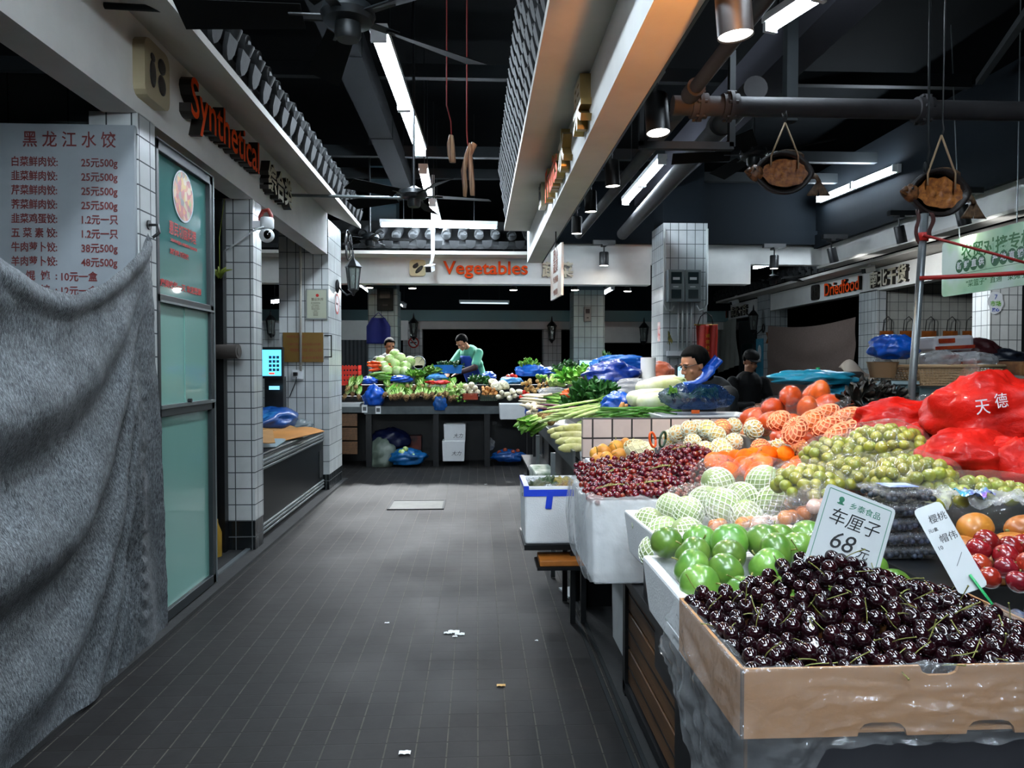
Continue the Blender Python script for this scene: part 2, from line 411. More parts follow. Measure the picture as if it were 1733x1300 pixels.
# ---- the fascia over the fruit stall
struct('beam_right', MB().bb((.62,-1.5,2.735),(.80,9.2,3.2)), M_PLAS)
struct('trim_8', MB().bb((.32,-1.5,3.065),(.63,8.85,3.115)), M_SOF)
struct('trim_9', MB().bb((.80,-1.5,2.73),(.812,9.2,2.765)), M_BLACK)                 # black edge where the lamp track sits
eave_tiles('trim_10', lambda i: (.335, -1.0+.19*i, 3.13), 51, (-1,0,0), tiers=4, sp=.19, dz=.09, r=.05, back=-.02, dt=.15)
struct('roof_right', MB().bb((.40,-1.5,3.115),(.79,8.8,3.6)), M_DARK)
# ---- the vegetable section across the end of the aisle
VY = 11.7
struct('beam_far', MB().bb((-7,VY,2.75),(2.76,VY+.25,3.15)), M_PLAS)
struct('beam_far_side', MB().bb((3.42,VY,2.77),(4.38,VY+.25,3.17)), M_PLAS)
struct('trim_11', MB().bb((-3.4,VY-.42,3.15),(.95,VY+.1,3.2)), M_SOF)
eave_tiles('trim_12', lambda i: (-2.35+.25*i, VY-.4, 3.235), 14, (0,-1,0), sp=.25, r=.075, dz=.13)
struct('roof_far', MB().prism([(0,3.24),(0,3.30),(1.0,3.85),(1.0,3.79)], 4.4, M(((0,0,1,-3.4),(1,0,0,VY-.36),(0,1,0,0),(0,0,0,1)))), M_ROOF)
struct('wall_far_upper', MB().bb((.9,VY+.12,3.1),(5.62,VY+.3,3.42)), M_PLAS)
struct('wall_drop_far', MB().bb((.95,VY+.02,3.41),(5.5,VY+.3,4.55)), M_DWALL)
struct('trim_13', MB().bb((.95,VY-.04,3.40),(5.46,VY+.02,3.62)), M_DWALL)
struct('wall_drop_right', MB().bb((5.45,-2,3.38),(5.6,VY+.3,4.55)), M_DWALL)
struct('trim_14', MB().bb((5.41,-2,3.34),(5.47,VY,3.55)), M_DWALL)
struct('wall_right_upper', MB().bb((5.6,-2,3.06),(5.72,VY+.3,3.40)), M_PLAS)
struct('trim_15', MB().bb((5.5,-2,3.03),(5.74,VY,3.07)), M_SOF)
# column with the meter boxes
CX0, CX1, CY = 2.66, 3.30, 10.5
struct('column_4', MB().bb((CX0,CY,0),(CX1,CY+.7,3.5)), M_COLF)
struct('column_5', MB().bb((CX0+.02,CY+.1,3.5),(CX1-.02,CY+.68,5.2)), M_DWALL)
# ---- dried-food shops on the next aisle
DX = 6.8
struct('beam_dried', MB().bb((DX,9.4,2.74),(DX+.2,16.9,3.12)), M_PLAS)
struct('beam_dried_next', MB().bb((DX,17.8,2.70),(DX+.2,25,3.10)), M_PLAS)
struct('roof_dried', MB().prism([(-.45,3.2),(-.45,3.26),(1.2,4.0),(1.2,3.94)], 20, M(((1,0,0,DX),(0,0,-1,25),(0,1,0,0),(0,0,0,1)))), M_ROOF)
eave_tiles('trim_16', lambda i: (DX-.45, 5.5+.27*i, 3.19), 70, (-1,0,0), sp=.27, r=.08, dz=.1)
struct('trim_17', MB().bb((DX-.4,5.5,3.14),(DX+.05,25,3.19)), M_SOF)
struct('column_6', MB().bb((DX,17.0,0),(DX+.45,17.7,3.14)), M_COLF)
struct('column_7', MB().bb((DX,12.3,0),(DX+.16,12.9,2.76)), M_COLF)
struct('wall_dried', MB().bb((DX+.16,12.35,0),(10.5,12.5,3.1)), tiles('shop side wall tiles', .15, .15, 'b0b2ac', '43484a'))
struct('column_8', MB().bb((DX+.02,9.55,0),(DX+.46,9.9,2.76)), M_COLF)
struct('wall_dried_inner', MB().bb((8.9,12.5,0),(9.0,25,3.2)), M_DARK)
struct('wall_dried_dark', MB().bb((DX+.47,8.2,0),(10.5,8.3,3.1)), M_DARK)
struct('trim_18', MB().bb((DX+.46,9.6,0),(DX+1.6,9.72,2.74)), M_DALU)
# ---- beyond the vegetable section
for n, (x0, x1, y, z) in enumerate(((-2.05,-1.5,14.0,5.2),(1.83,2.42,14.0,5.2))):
    struct('column_%d' % (9+n), MB().bb((x0,y,0),(x1,y+.6,2.9)), tiles('teal column tiles', .12, .2, 'a9bcc0', '4c565a', mort=.005))  # teal is the base colour of these tiles
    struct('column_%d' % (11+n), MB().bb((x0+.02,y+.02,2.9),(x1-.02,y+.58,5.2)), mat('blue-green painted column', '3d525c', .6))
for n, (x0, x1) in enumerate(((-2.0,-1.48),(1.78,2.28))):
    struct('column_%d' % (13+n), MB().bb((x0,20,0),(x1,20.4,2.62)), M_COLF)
struct('beam_end', MB().bb((-7,19.9,2.45),(8,20.3,2.66)), M_PLAS)
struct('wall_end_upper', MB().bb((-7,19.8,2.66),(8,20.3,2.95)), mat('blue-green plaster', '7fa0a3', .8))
struct('wall_drop_end', MB().bb((-7,19.6,2.95),(8,19.8,4.6)), M_DWALL)
struct('wall_end_shop', MB().bb((-7,24,0),(8,24.1,3)), M_DARK)
struct('wall_tile_far', MB().bb((-5.0,15.5,0),(-3.9,15.7,2.35)), M_COLF)
struct('wall_shutter', MB().add([q for i in range(44) for q in ((-3.7+i*.045,17.0+(.02 if i%2 else 0),0),(-3.7+i*.045,17.0+(.02 if i%2 else 0),2.05))], [(2*i,2*i+2,2*i+3,2*i+1) for i in range(43)]), mat('grey rolling shutter', '3a4043', .5))
struct('wall_pale_far', MB().bb((-3.7,17.1,2.05),(-1.6,17.2,2.5)), M_PLAS)
struct('wall_shutter_far', MB().bb((2.5,19.2,0),(5.6,19.3,2.1)), M_DARK)
struct('wall_pale_side', MB().bb((2.45,18.6,2.05),(5.0,18.8,2.45)), M_PLAS)
# ================================================================== ceiling steel, pipes
g = MB().bb((-1.2,2.0,4.0),(-.95,11.5,4.25))
for y in (4.4, 6.2, 8.4): g.bb((-1.205,y,3.995),(-.945,y+.02,4.255))
struct('beam_steel', g, M_GBEAM)
g = MB()
for y, z in ((3.3,4.5),(5.6,4.45),(7.9,4.5),(9.8,4.2),(10.9,4.2)): g.bb((-6,y,z),(5.4,y+.09,z+.14))
struct('beam_joist', g, M_STEEL)
struct('beam_grey', MB().bb((2.5,1.5,4.0),(2.82,12.0,4.35)), mat('grey-brown ceiling beam', '34343a', .85, spec=.1))
g = MB().bb((2.9,4.3,4.6),(8,4.42,4.75)).bar((3.6,4.5,3.9),(5.2,7.5,4.4),.06,.06)
g.bb((4.6,5.0,3.4),(4.66,5.06,5.2)).bb((4.95,5.0,3.4),(5.01,5.06,5.2)).bb((2.2,5.2,3.2),(2.28,5.28,4.4))
struct('beam_brace', g, M_STEEL)
# sprinkler mains: one along X with a flanged joint, two along Y
r = thing('water_pipe', 'thick dusty grey pipe with flanged joints crossing over the fruit stall', 'pipe', (1.4,4.72,3.12))
g = MB().cyl((1.25,4.72,3.12),(4.6,4.72,3.12),.062,20); part(r, 'pipe', g, M_PIPE, 40, world=True)
for x in (1.42, 1.62, 2.9):
    g = MB(); g.cyl((x-.05,4.72,3.12),(x+.05,4.72,3.12),.08,20); g.cyl((x-.012,4.72,3.12),(x+.012,4.72,3.12),.098,20)
    for k in range(6): a = k*pi/3; g.cyl((x-.03,4.72+.088*cos(a),3.12+.088*sin(a)),(x+.03,4.72+.088*cos(a),3.12+.088*sin(a)),.01,6)
    part(r, 'flange', g, M_PIPE, 40, world=True)
r2 = thing('branch_pipe', 'dusty pipe running along the fascia behind the track lamps', 'pipe', (1.34,2.0,3.16))
part(r2, 'pipe', MB().tube([(1.34,-1,3.16),(1.34,4.6,3.16)], .042, 14), M_PIPE, 40, world=True)
part(r2, 'elbow', MB().cyl((1.34,4.5,3.16),(1.34,4.64,3.16),.058,16), M_PIPE, 50, world=True)
part(r2, 'pipe', MB().tube([(1.34,4.8,3.14),(1.30,9.5,3.14)], .05, 14), M_PIPE, 40, world=True)
part(r2, 'bracket', MB().bb((1.1,5.0,2.93),(1.75,5.05,2.98)).bb((1.72,5.0,2.95),(1.76,5.05,3.6)).bb((1.1,5.0,2.95),(1.13,5.05,3.6)), M_STEEL, world=True)
r3 = thing('duct_pipe', 'wide grey pipe sloping away beside the grey ceiling beam', 'pipe', (2.2,6,3.5))
part(r3, 'pipe', MB().tube([(2.05,5.4,3.5),(2.25,11.4,3.5)], .09, 16), M_PIPE, 40, world=True)
part(r3, 'collar', MB().tube([(2.06,6.2,3.5),(2.065,6.3,3.5)], .105, 16), M_PIPE, 40, world=True)
r4 = thing('conduit', 'thin dark conduit bracing from the roof to the ceiling fan over the aisle', 'pipe', (-1.2,3.5,3.06))
part(r4, 'tube', MB().tube([(-1.95,3.55,3.13),(-.62,3.5,3.06)], .016, 8), M_STEEL, True, world=True)
part(r4, 'clip', MB().tube([(-.64,3.5,3.06),(-.6,3.5,3.08),(-.585,3.5,3.12)], .012, 8), M_ALU, True, world=True)
r5 = thing('conduit', 'thin pale conduit bracing to the second ceiling fan farther along the aisle', 'pipe', (-1.1,6.8,3.0))
part(r5, 'tube', MB().tube([(-1.75,6.9,3.02),(-.62,6.8,2.98)], .014, 8), M_ALU, True, world=True)
# ================================================================== fluorescent battens
def batten(label, a, b, up=(0,0,1), w=.075, group=None, m=None, hang=5.2):
    a, b = V(a), V(b); d = (b-a).normalized(); u = V(up).normalized()
    r = thing('fluorescent_batten', label, 'ceiling light', (a+b)/2+u*.05, 0, group)
    part(r, 'housing', MB().bar(a+u*.05, b+u*.05, w*1.25, .05, up=u), M_WHITE, world=True)
    if up[2] > .5 and hang is not None:
        for k in (.2, .8): q = a.lerp(b, k); part(r, 'hanger', MB().cyl(q+u*.06, V((q.x, q.y, hang)), .006, 6), M_STEEL, world=True)
    L = (b-a).length; n = max(1, round(L/1.25))
    for k in range(n):
        p, q = a+d*(L*k/n+.02), a+d*(L*(k+1)/n-.02)
        part(r, 'tube', MB().tube([p+u*.005, q+u*.005], w*.5, 12), m or M_TUBE, True, world=True)
        for e in (p, q): part(r, 'end_cap', MB().bar(e-d*.015+u*.01, e+d*.015+u*.01, w*1.1, w*1.1, up=u), M_WHITE, world=True)
    return r
batten('long lit fluorescent batten over the aisle beside the steel beam', F(640,58,3.75), F(712,258,3.75), w=.1)
batten('added lit batten crossing the aisle behind the viewer', (-1.3,-.9,3.35), (1.1,-.9,3.35), w=.1)  # unseen batten, added to light the faces turned to the camera
batten('added lit batten fixed along the fruit fascia behind the viewer', (.57,-1.4,2.95), (.57,1.1,2.95), up=(1,0,0), w=.085)  # unseen batten, added to brighten the fascia and cloth opposite
batten('second added lit batten crossing the aisle farther behind the viewer', (-1.3,-1.7,3.2), (1.1,-1.7,3.2), w=.1)  # one more unseen batten, added to brighten the left shop
batten('lit batten overhead at the near end of the aisle row', (-.76,.4,3.75), (-.76,2.9,3.75), w=.1)
batten('lit batten overhead at the near end of the fruit stall row', (2.0,.2,3.7), (2.0,2.6,3.7), w=.085)
batten('lit batten just behind the second ceiling fan', F(716,288,3.72), F(725,330,3.72), w=.085)
batten('lit batten running up to the cross batten before the vegetable sign', F(732,345,3.70), F(741,378,3.70), w=.085)
batten('long lit batten crossing the aisle above the grey roof tiles', P(643,380,11.1), P(842,384,11.1), w=.07)
batten('lit batten hanging at the top edge beside the big track lamp', F(1300,48,3.7), F(1390,-10,3.7), w=.085)
batten('lit batten slanting behind the second track lamp', F(1058,343,3.7), F(1121,272,3.7), w=.085)
batten('lit batten fixed on the dark drop wall between the two dried fish', PX(1384,338,5.36), PX(1516,284,5.36), up=(1,0,0), w=.085)
batten('lit batten beyond the end of the far fascia by the dried-food roofs', P(1277,453,14.0), P(1303,447,13.3), m=M_TUBEF)
batten('short lit batten in the dark hall beside the teal column', P(612,483,15), P(627,494,14.4), m=M_TUBEF)
batten('slanting lit batten seen under the far fascia near the meter column', P(1022,496,16), P(1037,488,15.2), m=M_TUBEF)
batten('dim lit batten low behind the certificate column', P(546-85,513-68,14.5)+V((0,0,-.75)), P(555-78,513-70,14.0)+V((0,0,-.72)), m=M_TUBEF)
batten('dim batten in the dark hall above the stooping vendor', P(777,513,17.5), P(862,514,17.5), w=.03, m=emis('dim tube', 'cfe4ee', .5))
batten('small lit batten by the left of the teal column far off', P(679,515,18), P(685,519,17.8), m=M_TUBEF)
# ================================================================== track lamps
def track_lamp(label, top, bottom_c, r, group, aim=None, watts=0, col=(1,.93,.84), lens=None, hang=None, side=None):
    """hanging black cylinder lamp; BOTTOM_C the centre of its lens"""
    b = V(bottom_c); L = top
    o = thing('track_spotlight', label, 'spotlight', b, 0, group)
    d = (V(aim)-b).normalized() if aim is not None else V((0,0,-1))
    d = (d*.35+V((0,0,-1))).normalized(); up = -d
    q = d.rotation_difference(V((0,0,-1))).inverted().to_matrix().to_4x4()
    c = MB().lathe([(r*.93,.05),(r*.93,.004),(r,0),(r,L),(r*.9,L+.012),(.001,L+.012)], 24); c.v = [q@p for p in c.v]
    part(o, 'shade', c, M_BLACK, 40)
    e = MB().lathe([(.001,.006),(r*.93,.006)], 24); e.v = [q@p for p in e.v]; part(o, 'lens', e, lens or M_LENS, True)
    s = MB().tube([q@V((0,0,L)), q@V((0,0,L))+V((0,0,.05)), q@V((0,0,L))+V((0,0,.10))], r*.16, 8)
    if hang: s.cyl(q@V((0,0,L))+V((0,0,.13)), V((q@V((0,0,L))).to_tuple()[:2]+(hang-b.z,)), .008, 6)
    elif side is not None: s.bar(q@V((0,0,L))+V((0,0,.115)), V((side-b.x, 0, (q@V((0,0,L))).z+.115)), .03, .03)
    s.bb(tuple(q@V((0,0,L))+V((-r*.5,-r*1.2,.10))), tuple(q@V((0,0,L))+V((r*.5,r*1.2,.13)))); part(o, 'bracket', s, M_BLACK)
    if watts:
        l = bpy.data.lights.new('spot', 'SPOT'); l.energy = watts; l.color = col; l.spot_size = RAD(95); l.spot_blend = .8; l.shadow_soft_size = .06
        lo = bpy.data.objects.new('spot', l); COL.objects.link(lo); lo.parent = o; lo.location = d*.02
        dd = (V(aim)-b) if aim is not None else V((0,0,-1)); lo.rotation_euler = dd.to_track_quat('-Z', 'Y').to_euler()
    return o
GT = 'black cylinder lamps along the fascia over the fruit'
def lamp_at(px, py, y, L, dpx, label, **k):
    b = P(px, py, y); return track_lamp(label, L, b, dpx/2*y/FPX, GT, hang=2.88 if b.z+L+.12 < 2.86 else None, side=.815, **k)
lamp_at(1245, 62, 2.4, .30, 60, 'large lit cylinder lamp at the top edge, the biggest of the row', aim=(1.35,2.5,1.1), watts=SPOT_W)
lamp_at(1114, 226, 3.75, .19, 40, 'lit cylinder lamp with glowing orange rim, below the pipe joint', aim=(1.2,3.0,1.1), watts=SPOT_W*.9, col=(1,.72,.42))
lamp_at(1037, 316, 5.2, .17, 25, 'dim cylinder lamp third along the fascia', aim=(1.3,5.4,1.0), watts=SPOT_W*1.5)
lamp_at(1000, 359, 6.4, .17, 21, 'lit cylinder lamp fourth along the fascia, beside the batten end', aim=(1.2,6.6,1.0), watts=SPOT_W*2.2)
lamp_at(976, 396, 7.9, .17, 18, 'dark cylinder lamp at the far end of the fascia', aim=(1.0,8.0,1.0), watts=SPOT_W*2.4)
struct('trim_19', MB().bb((.83,-1.5,2.86),(.86,9.1,2.9)), M_BLACK)
GF = 'black cylinder lamps under the dark drop walls'
for px, py, y, dp, lb in ((1022,450,11.4,16,'lit cylinder lamp over the last character of the vegetable sign'),
                          (1310,455,11.5,15,'lit cylinder lamp at the corner of the drop walls'),
                          (1412,444,10.3,15,'lit cylinder lamp above the dried-food icon sign'),
                          (1527,411,8.9,17,'lit cylinder lamp between the corner and the steel pole'),
                          (1633,381,7.6,22,'lit cylinder lamp behind the dried fish on the pole side')):
    b = P(px, py, y); track_lamp(lb, .2, b, dp/2*y/FPX, GF, aim=b+(V((0,.2,-2)) if px < 1400 else V((1.7,.4,-.75))), watts=70 if px < 1400 else 60, col=(.95,.98,1))
    struct('trim_%d' % (20+px%7), MB().box(b+V((0,0,.36)), (.35,.08,.06)), M_BLACK)
GS = 'small round downlights in the dark hall behind the sign'
for px, py in ((625,487),(698,488),(869,491),(973,491),(1062,493)):
    b = P(px, py, 13.2); o = thing('downlight', 'small lit round downlight hanging in the dark hall behind the vegetable sign', 'downlight', b, 0, GS)
    part(o, 'shade', MB().lathe([(.07,0),(.06,.06),(.012,.09),(.008,5.2-b.z)], 14), M_BLACK, 40)
    part(o, 'lens', MB().lathe([(.001,-.002),(.066,-.002)], 14), M_LENS, True)
    l = bpy.data.lights.new('spot', 'SPOT'); l.energy = 300; l.color = (.95,.98,1); l.spot_size = RAD(120); l.spot_blend = .9; l.shadow_soft_size = .07
    lo = bpy.data.objects.new('spot', l); COL.objects.link(lo); lo.parent = o; lo.location = (0,0,-.02); lo.rotation_euler = (RAD(-28),0,0)
# added warm bowl lamp, out of view, giving the fascia its orange cast
o = thing('added_bowl_lamp', 'added unseen warm bowl lamp throwing its light up on the fascia over the fruit', 'lamp', (.74,1.3,2.42))
part(o, 'bowl', MB().lathe([(.001,-.13),(.08,-.12),(.14,-.06),(.155,.03),(.148,.03),(.133,-.055),(.075,-.11),(.001,-.118)], 28), mat('red enamel', 'a3301c', .4), 40)
part(o, 'bulb', MB().ell((0,0,-.03),(.04,.04,.05)), emis('warm bulb', 'ffb15c', 40), True)
part(o, 'light_shield', MB().sheet(lambda u, v: (-.14*cos((u-.5)*1.9), .16*sin((u-.5)*1.9), -.02+.2*v), 12, 4, thick=.004), M_BLACK, True)  # black plate added to keep the warm light off the left fascia
part(o, 'cord', MB().tube([(-.14,0,.18),(-.08,0,.24),(-.02,0,.28),(-.02,0,.32)], .006, 6), M_BLACK, True)
l = bpy.data.lights.new('added_warm_light', 'SPOT'); l.energy = WARM_W; l.color = (1,.36,.07); l.shadow_soft_size = .03; l.spot_size = RAD(32); l.spot_blend = .6
lo = bpy.data.objects.new('added_warm_light', l); COL.objects.link(lo); lo.parent = o; lo.location = (0,0,.03); lo.rotation_euler = V((0,1,.15)).to_track_quat('-Z','Y').to_euler()
# ================================================================== shop on the aisle: menu, cloth, door, signs, freezer
M_ORG = mat('orange sign acrylic', 'e0480c', .6, spec=.1); M_LSIDE = mat('dark letter return', '2b2723', .5, .4)
M_CHW = mat('pale metal character face', 'bdb69e', .45, .1); M_GOLD = mat('gold letter return', '8a7446', .35, .7)
M_MAROON = mat('maroon print', '6a2826', .6); M_RED = mat('red print', 'b3241c', .5); M_INK = mat('black ink', '17181a', .6)
def sign(name, txt, c, right, size, depth, label, cat, face, side, width=None, height=None, **k):
    """raised lettering on a fascia, one thing: face and returns"""
    me = glyphs(txt, size, depth, **k); n = V(right).cross(V((0,0,1)))
    xs = [v.co.x for v in me.vertices]; ys = [v.co.y for v in me.vertices]
    sx = width/(max(xs)-min(xs)) if width else 1.0; sy = height/(max(ys)-min(ys)) if height else 1.0
    T = onto(V(c)+n*(depth/2), right, (0,0,1)) @ M.Diagonal((sx, sy, 1, 1)) @ M.Translation(V((-(max(xs)+min(xs))/2, -(max(ys)+min(ys))/2, 0)))
    g = MB()
    for p in me.polygons: pass
    g.v = [T@v.co for v in me.vertices]; g.f = [tuple(p.vertices) for p in me.polygons]; g.m = [0 if p.normal.z > .7 else 1 for p in me.polygons]
    return solo(name, g, [face, side], label, cat)
ax = V((0,1,0))                                                      # reading direction on the aisle fascia
c0, c1 = PX(303,190,FX), PX(423,262,FX)
sign('sign_lettering', 'Synthetical', (FX, (c0.y+c1.y)/2, 2.985), ax, .33, .07, 'orange raised letters reading Synthetical on the plastered fascia', 'sign', M_ORG, M_LSIDE, width=c1.y-c0.y, height=.31, bold=.003)
c0, c1 = PX(439,300,FX), PX(481,330,FX)
sign('sign_lettering', '综合类', (FX, (c0.y+c1.y)/2, 2.965), ax, .27, .07, 'pale raised Chinese characters after the word Synthetical on the fascia', 'sign', M_CHW, M_LSIDE, width=c1.y-c0.y, height=.25, bold=.008)
def icon(c, right, s, depth, label, glyph, m=None):
    n = V(right).cross(V((0,0,1))); T = onto(c, right, (0,0,1)); o = thing('sign_icon', label, 'sign', c)
    rr = s*.18; pl = []
    for a0, cx, cy in ((0,1,1),(90,-1,1),(180,-1,-1),(270,1,-1)):
        for q in (0,30,60,90): a = RAD(a0+q); pl.append((cx*(s/2-rr)+rr*cos(a), cy*(s/2-rr)+rr*sin(a)))
    part(o, 'plate', MB().prism(pl, depth, T), m or mat('brushed beige sign metal', 'a89b7c', .45, .3), world=True)
    g = MB()
    for (x, y, a, b, an) in glyph:
        R = M.Translation(V((x*s, y*s, depth+.002))) @ M.Rotation(RAD(an), 4, 'Z')
        g.ell((0,0,0), (a*s, b*s, .004), 14, 4); g.v[-len(MB().ell((0,0,0),1,14,4).v):] = [T@R@p for p in g.v[-len(MB().ell((0,0,0),1,14,4).v):]]
    part(o, 'emblem', g, M_LSIDE, True, world=True); return o
jar = [(-.2,.22,.1,.08,0),(-.2,-.05,.13,.24,0),(.16,.2,.17,.14,20),(.16,-.12,.17,.18,0)]
icon(PX(247,127,FX)+V((0,0,.0)), ax, .30, .06, 'raised rounded icon of two jars before the word Synthetical', jar)
# fascia over the fruit, read from the far end towards the camera
rx = V((0,-1,0))
q = PX(925,328,.62); icon((.62,q.y,q.z), rx, .26, .06, 'edge-on rounded icon at the far end of the fruit fascia', jar)
q = PX(945,296,.62); sign('sign_lettering', 'Fruits', (.62,q.y,q.z), rx, .3, .06, 'orange raised letters seen edge-on along the fruit fascia', 'sign', M_ORG, M_GOLD, width=PX(934,296,.62).y-PX(956,290,.62).y, height=.25, bold=.008)
q = PX(964,254,.62); sign('sign_lettering', '水', (.62,q.y,q.z), rx, .3, .06, 'gold-sided raised character seen edge-on beside the orange letters', 'sign', M_CHW, M_GOLD, width=.34, height=.27, bold=.008)
q = PX(994,180,.62); sign('sign_lettering', '果', (.62,q.y,q.z), rx, .3, .06, 'gold-sided raised character on the fruit fascia, the one by itself', 'sign', M_CHW, M_GOLD, width=.34, height=.27, bold=.008)
# vegetable section
fx = V((1,0,0))
a, b = P(750,457,VY), P(893,459,VY)
sign('sign_lettering', 'Vegetables', ((a.x+b.x)/2, VY, a.z), fx, .3, .05, 'orange raised letters reading Vegetables across the end of the aisle', 'sign', M_ORG, M_LSIDE, width=b.x-a.x, height=.27, bold=.005)
a, b = P(917,457,VY), P(970,459,VY)
sign('sign_lettering', '蔬菜', ((a.x+b.x)/2, VY, a.z), fx, .3, .05, 'pale raised Chinese characters behind the hanging board', 'sign', M_CHW, M_LSIDE, width=b.x-a.x, height=.25, bold=.008)
icon(P(707,454,VY), fx, .25, .04, 'beige rounded icon of an aubergine before the word Vegetables', [(-.12,.12,.2,.14,30),(.1,-.1,.32,.13,45),(-.05,.25,.1,.06,30)], mat('beige icon plate', 'c9b98f', .5))
# dried food
q0, q1 = PX(1400,490,DX), PX(1459,478,DX)
sign('sign_lettering', 'Driedfood', (DX,(q0.y+q1.y)/2,2.93), rx, .3, .06, 'orange raised letters reading Driedfood on the shop with the brown curtain', 'sign', M_ORG, M_LSIDE, width=q0.y-q1.y, height=.25, bold=.004)
q0, q1 = PX(1477,470,DX), PX(1540,455,DX)
sign('sign_lettering', '南北干货', (DX,(q0.y+q1.y)/2,2.93), rx, .3, .06, 'pale raised characters above the tiled shop wall by the steel pole', 'sign', M_CHW, M_LSIDE, width=q0.y-q1.y, height=.29, bold=.008)
q = PX(1382,492,DX); icon((DX,q.y,2.93), rx, .3, .05, 'dark icon sign before the word Driedfood by the brown curtain', jar, M_LSIDE)
q0, q1 = PX(1204,529,DX), PX(1233,522,DX)
sign('sign_lettering', 'Driedfood', (DX,(q0.y+q1.y)/2,2.88), rx, .3, .06, 'small far orange letters on the next dried-food fascia', 'sign', M_ORG, M_LSIDE, width=q0.y-q1.y, height=.24, bold=.01)
q0, q1 = PX(1240,522,DX), PX(1267,514,DX)
sign('sign_lettering', '南北干货', (DX,(q0.y+q1.y)/2,2.88), rx, .3, .06, 'small far pale characters on the next dried-food fascia', 'sign', M_CHW, M_LSIDE, width=q0.y-q1.y, height=.27)
# ---- menu board
o = thing('menu_board', 'grey dumpling price board with maroon characters behind the hanging cloth', 'sign', (-2.25,3.84,1.55))
mw = mat('grey menu board', '8c9397', .55, var=.06)
zt = P(235,212,3.83).z
part(o, 'board', MB().bb((-2.85,3.83,1.5),(FX-.004,3.853,zt)), mw, world=True)
g = MB(); T0 = onto((0,0,0), fx, (0,0,1))
def mline(txt, px, py, size, wpx=None, **k):
    T = T0.copy(); T.translation = P(px, py, 3.827); letters(g, txt, T, size, .001, bold=.0008, **dict(k, width=wpx*3.83/FPX if wpx else None))
mline('黑 龙 江 水 饺', 117, 238, .085, 148)
for i, (a, b) in enumerate((('白菜鲜肉饺:','25元500g'),('韭菜鲜肉饺:','25元500g'),('芹菜鲜肉饺:','25元500g'),('荠菜鲜肉饺:','25元500g'),('韭菜鸡蛋饺:','1.2元一只'),
        ('五 菜 素 饺:','1.2元一只'),('牛肉萝卜饺:','38元500g'),('羊肉萝卜饺:','48元500g'),('小  馄  饨  :','10元一盒'),('大  馄  饨  :','12元一盒'))):
    y = 274.5+24.1*i; mline(a, 58, y, .052, 73); mline(b, 168 if i < 8 else 133, y+2, .052, 58)
part(o, 'lettering', g, M_MAROON, world=True)
# ---- hanging shade cloth
def cloth_mat():
    t = NT('woven grey shade cloth'); v = t.coord()
    n = t.noise(90, 3, .6, stretch=(1, 2.2, .55)); n2 = t.noise(4, 4, .6, vec=v)
    w = t.n('ShaderNodeTexWave', wave_type='BANDS', bands_direction='DIAGONAL'); w.inputs['Scale'].default_value = 60; w.inputs['Distortion'].default_value = 14; w.inputs['Detail'].default_value = 3; t.l(v, w.inputs[0])
    c = t.ramp(n, [(.34,'2b2f32'),(.5,'5c6266'),(.68,'868c90')]); c = t.mix(.35, c, t.ramp(w.outputs['Fac'], [(.2, '55585a'), (.55, 'ffffff')]), 'MULTIPLY')
    c = t.mix(.4, c, t.ramp(n2, [(.35, '8b8b88'), (.6, 'ffffff')]), 'MULTIPLY'); t.l(c, t.b.inputs['Base Color']); t.set(Roughness=.62)
    t.bump(t.math('ADD', n, w.outputs['Fac']),   .16, .004); return t.m
def cloth_top(y):
    pts = [(1.2,2.45),(1.9,2.2),(2.45,1.93),(2.75,1.80),(2.95,1.755),(3.15,1.745),(3.35,1.80),(3.6,1.905),(3.8,2.02),(3.93,2.14)]
    for (a, za), (b, zb) in zip(pts, pts[1:]):
        if a <= y <= b: k = (y-a)/(b-a); return za+(zb-za)*(k*k*(3-2*k)*.3+k*.7)
    return pts[-1][1]
def cloth(u, v):
    # u 0 (towards the camera) .. 1 (the hooked side); v 0 top .. 1 hem
    yt = 1.3+2.63*u; zt = cloth_top(yt); yb = 1.3+2.82*u; zb = .018+.012*abs(sin(u*9))*(1-u)
    z = zt+(zb-zt)*v; y = yt+(yb-yt)*v**1.3
    q = min(.9, max(0, (y-2.85)/1.15)**2); lev = (z-2.1*q)/(1-q)
    lev += .05*sin(y*3.1+1)+.03*fbm((y*1.5,z*1.5,3))
    am = max(0, 1-q*1.1)**1.3
    w = lev/.52; fr = w-math.floor(w)
    fold = .5-.5*cos(2*pi*fr**.85)                      # swags: slow swell, sharp undercut
    x = FX+.02+.02*(1-u)+.13*am*fold*min(1, 1.3*v+.25)*(1-.7*v**4)
    x += .016*sin((u-1)*52+z*1.2)*max(0, (u-.80)/.20)*min(1, v*3) + .014*fbm((y*3,z*3,0))+.003*fbm((y*11,z*7,5))
    x += .06*(v**6)*(1-u)
    if v < .06: x += .02*sin(v/.06*pi)                                    # rolled hem at the top
    return (x, y, z)
bev_o = solo('shade_cloth', MB().sheet(cloth, 130, 120), cloth_mat(), 'big grey woven shade cloth hung in swags from a hook over the shop front', 'curtain', smooth=True)
h = P(247,379,3.9); g = MB().tube([(FX,3.97,2.19),(FX+.05,3.97,2.19),(FX+.06,3.96,2.15),(FX+.03,3.95,2.12)], .008, 8).cyl((FX-.002,3.97,2.19),(FX+.008,3.97,2.19),.025,12)
solo('wall_hook', g, M_BLACK, 'black hook on the tile column holding the corner of the shade cloth', 'hook', smooth=40)
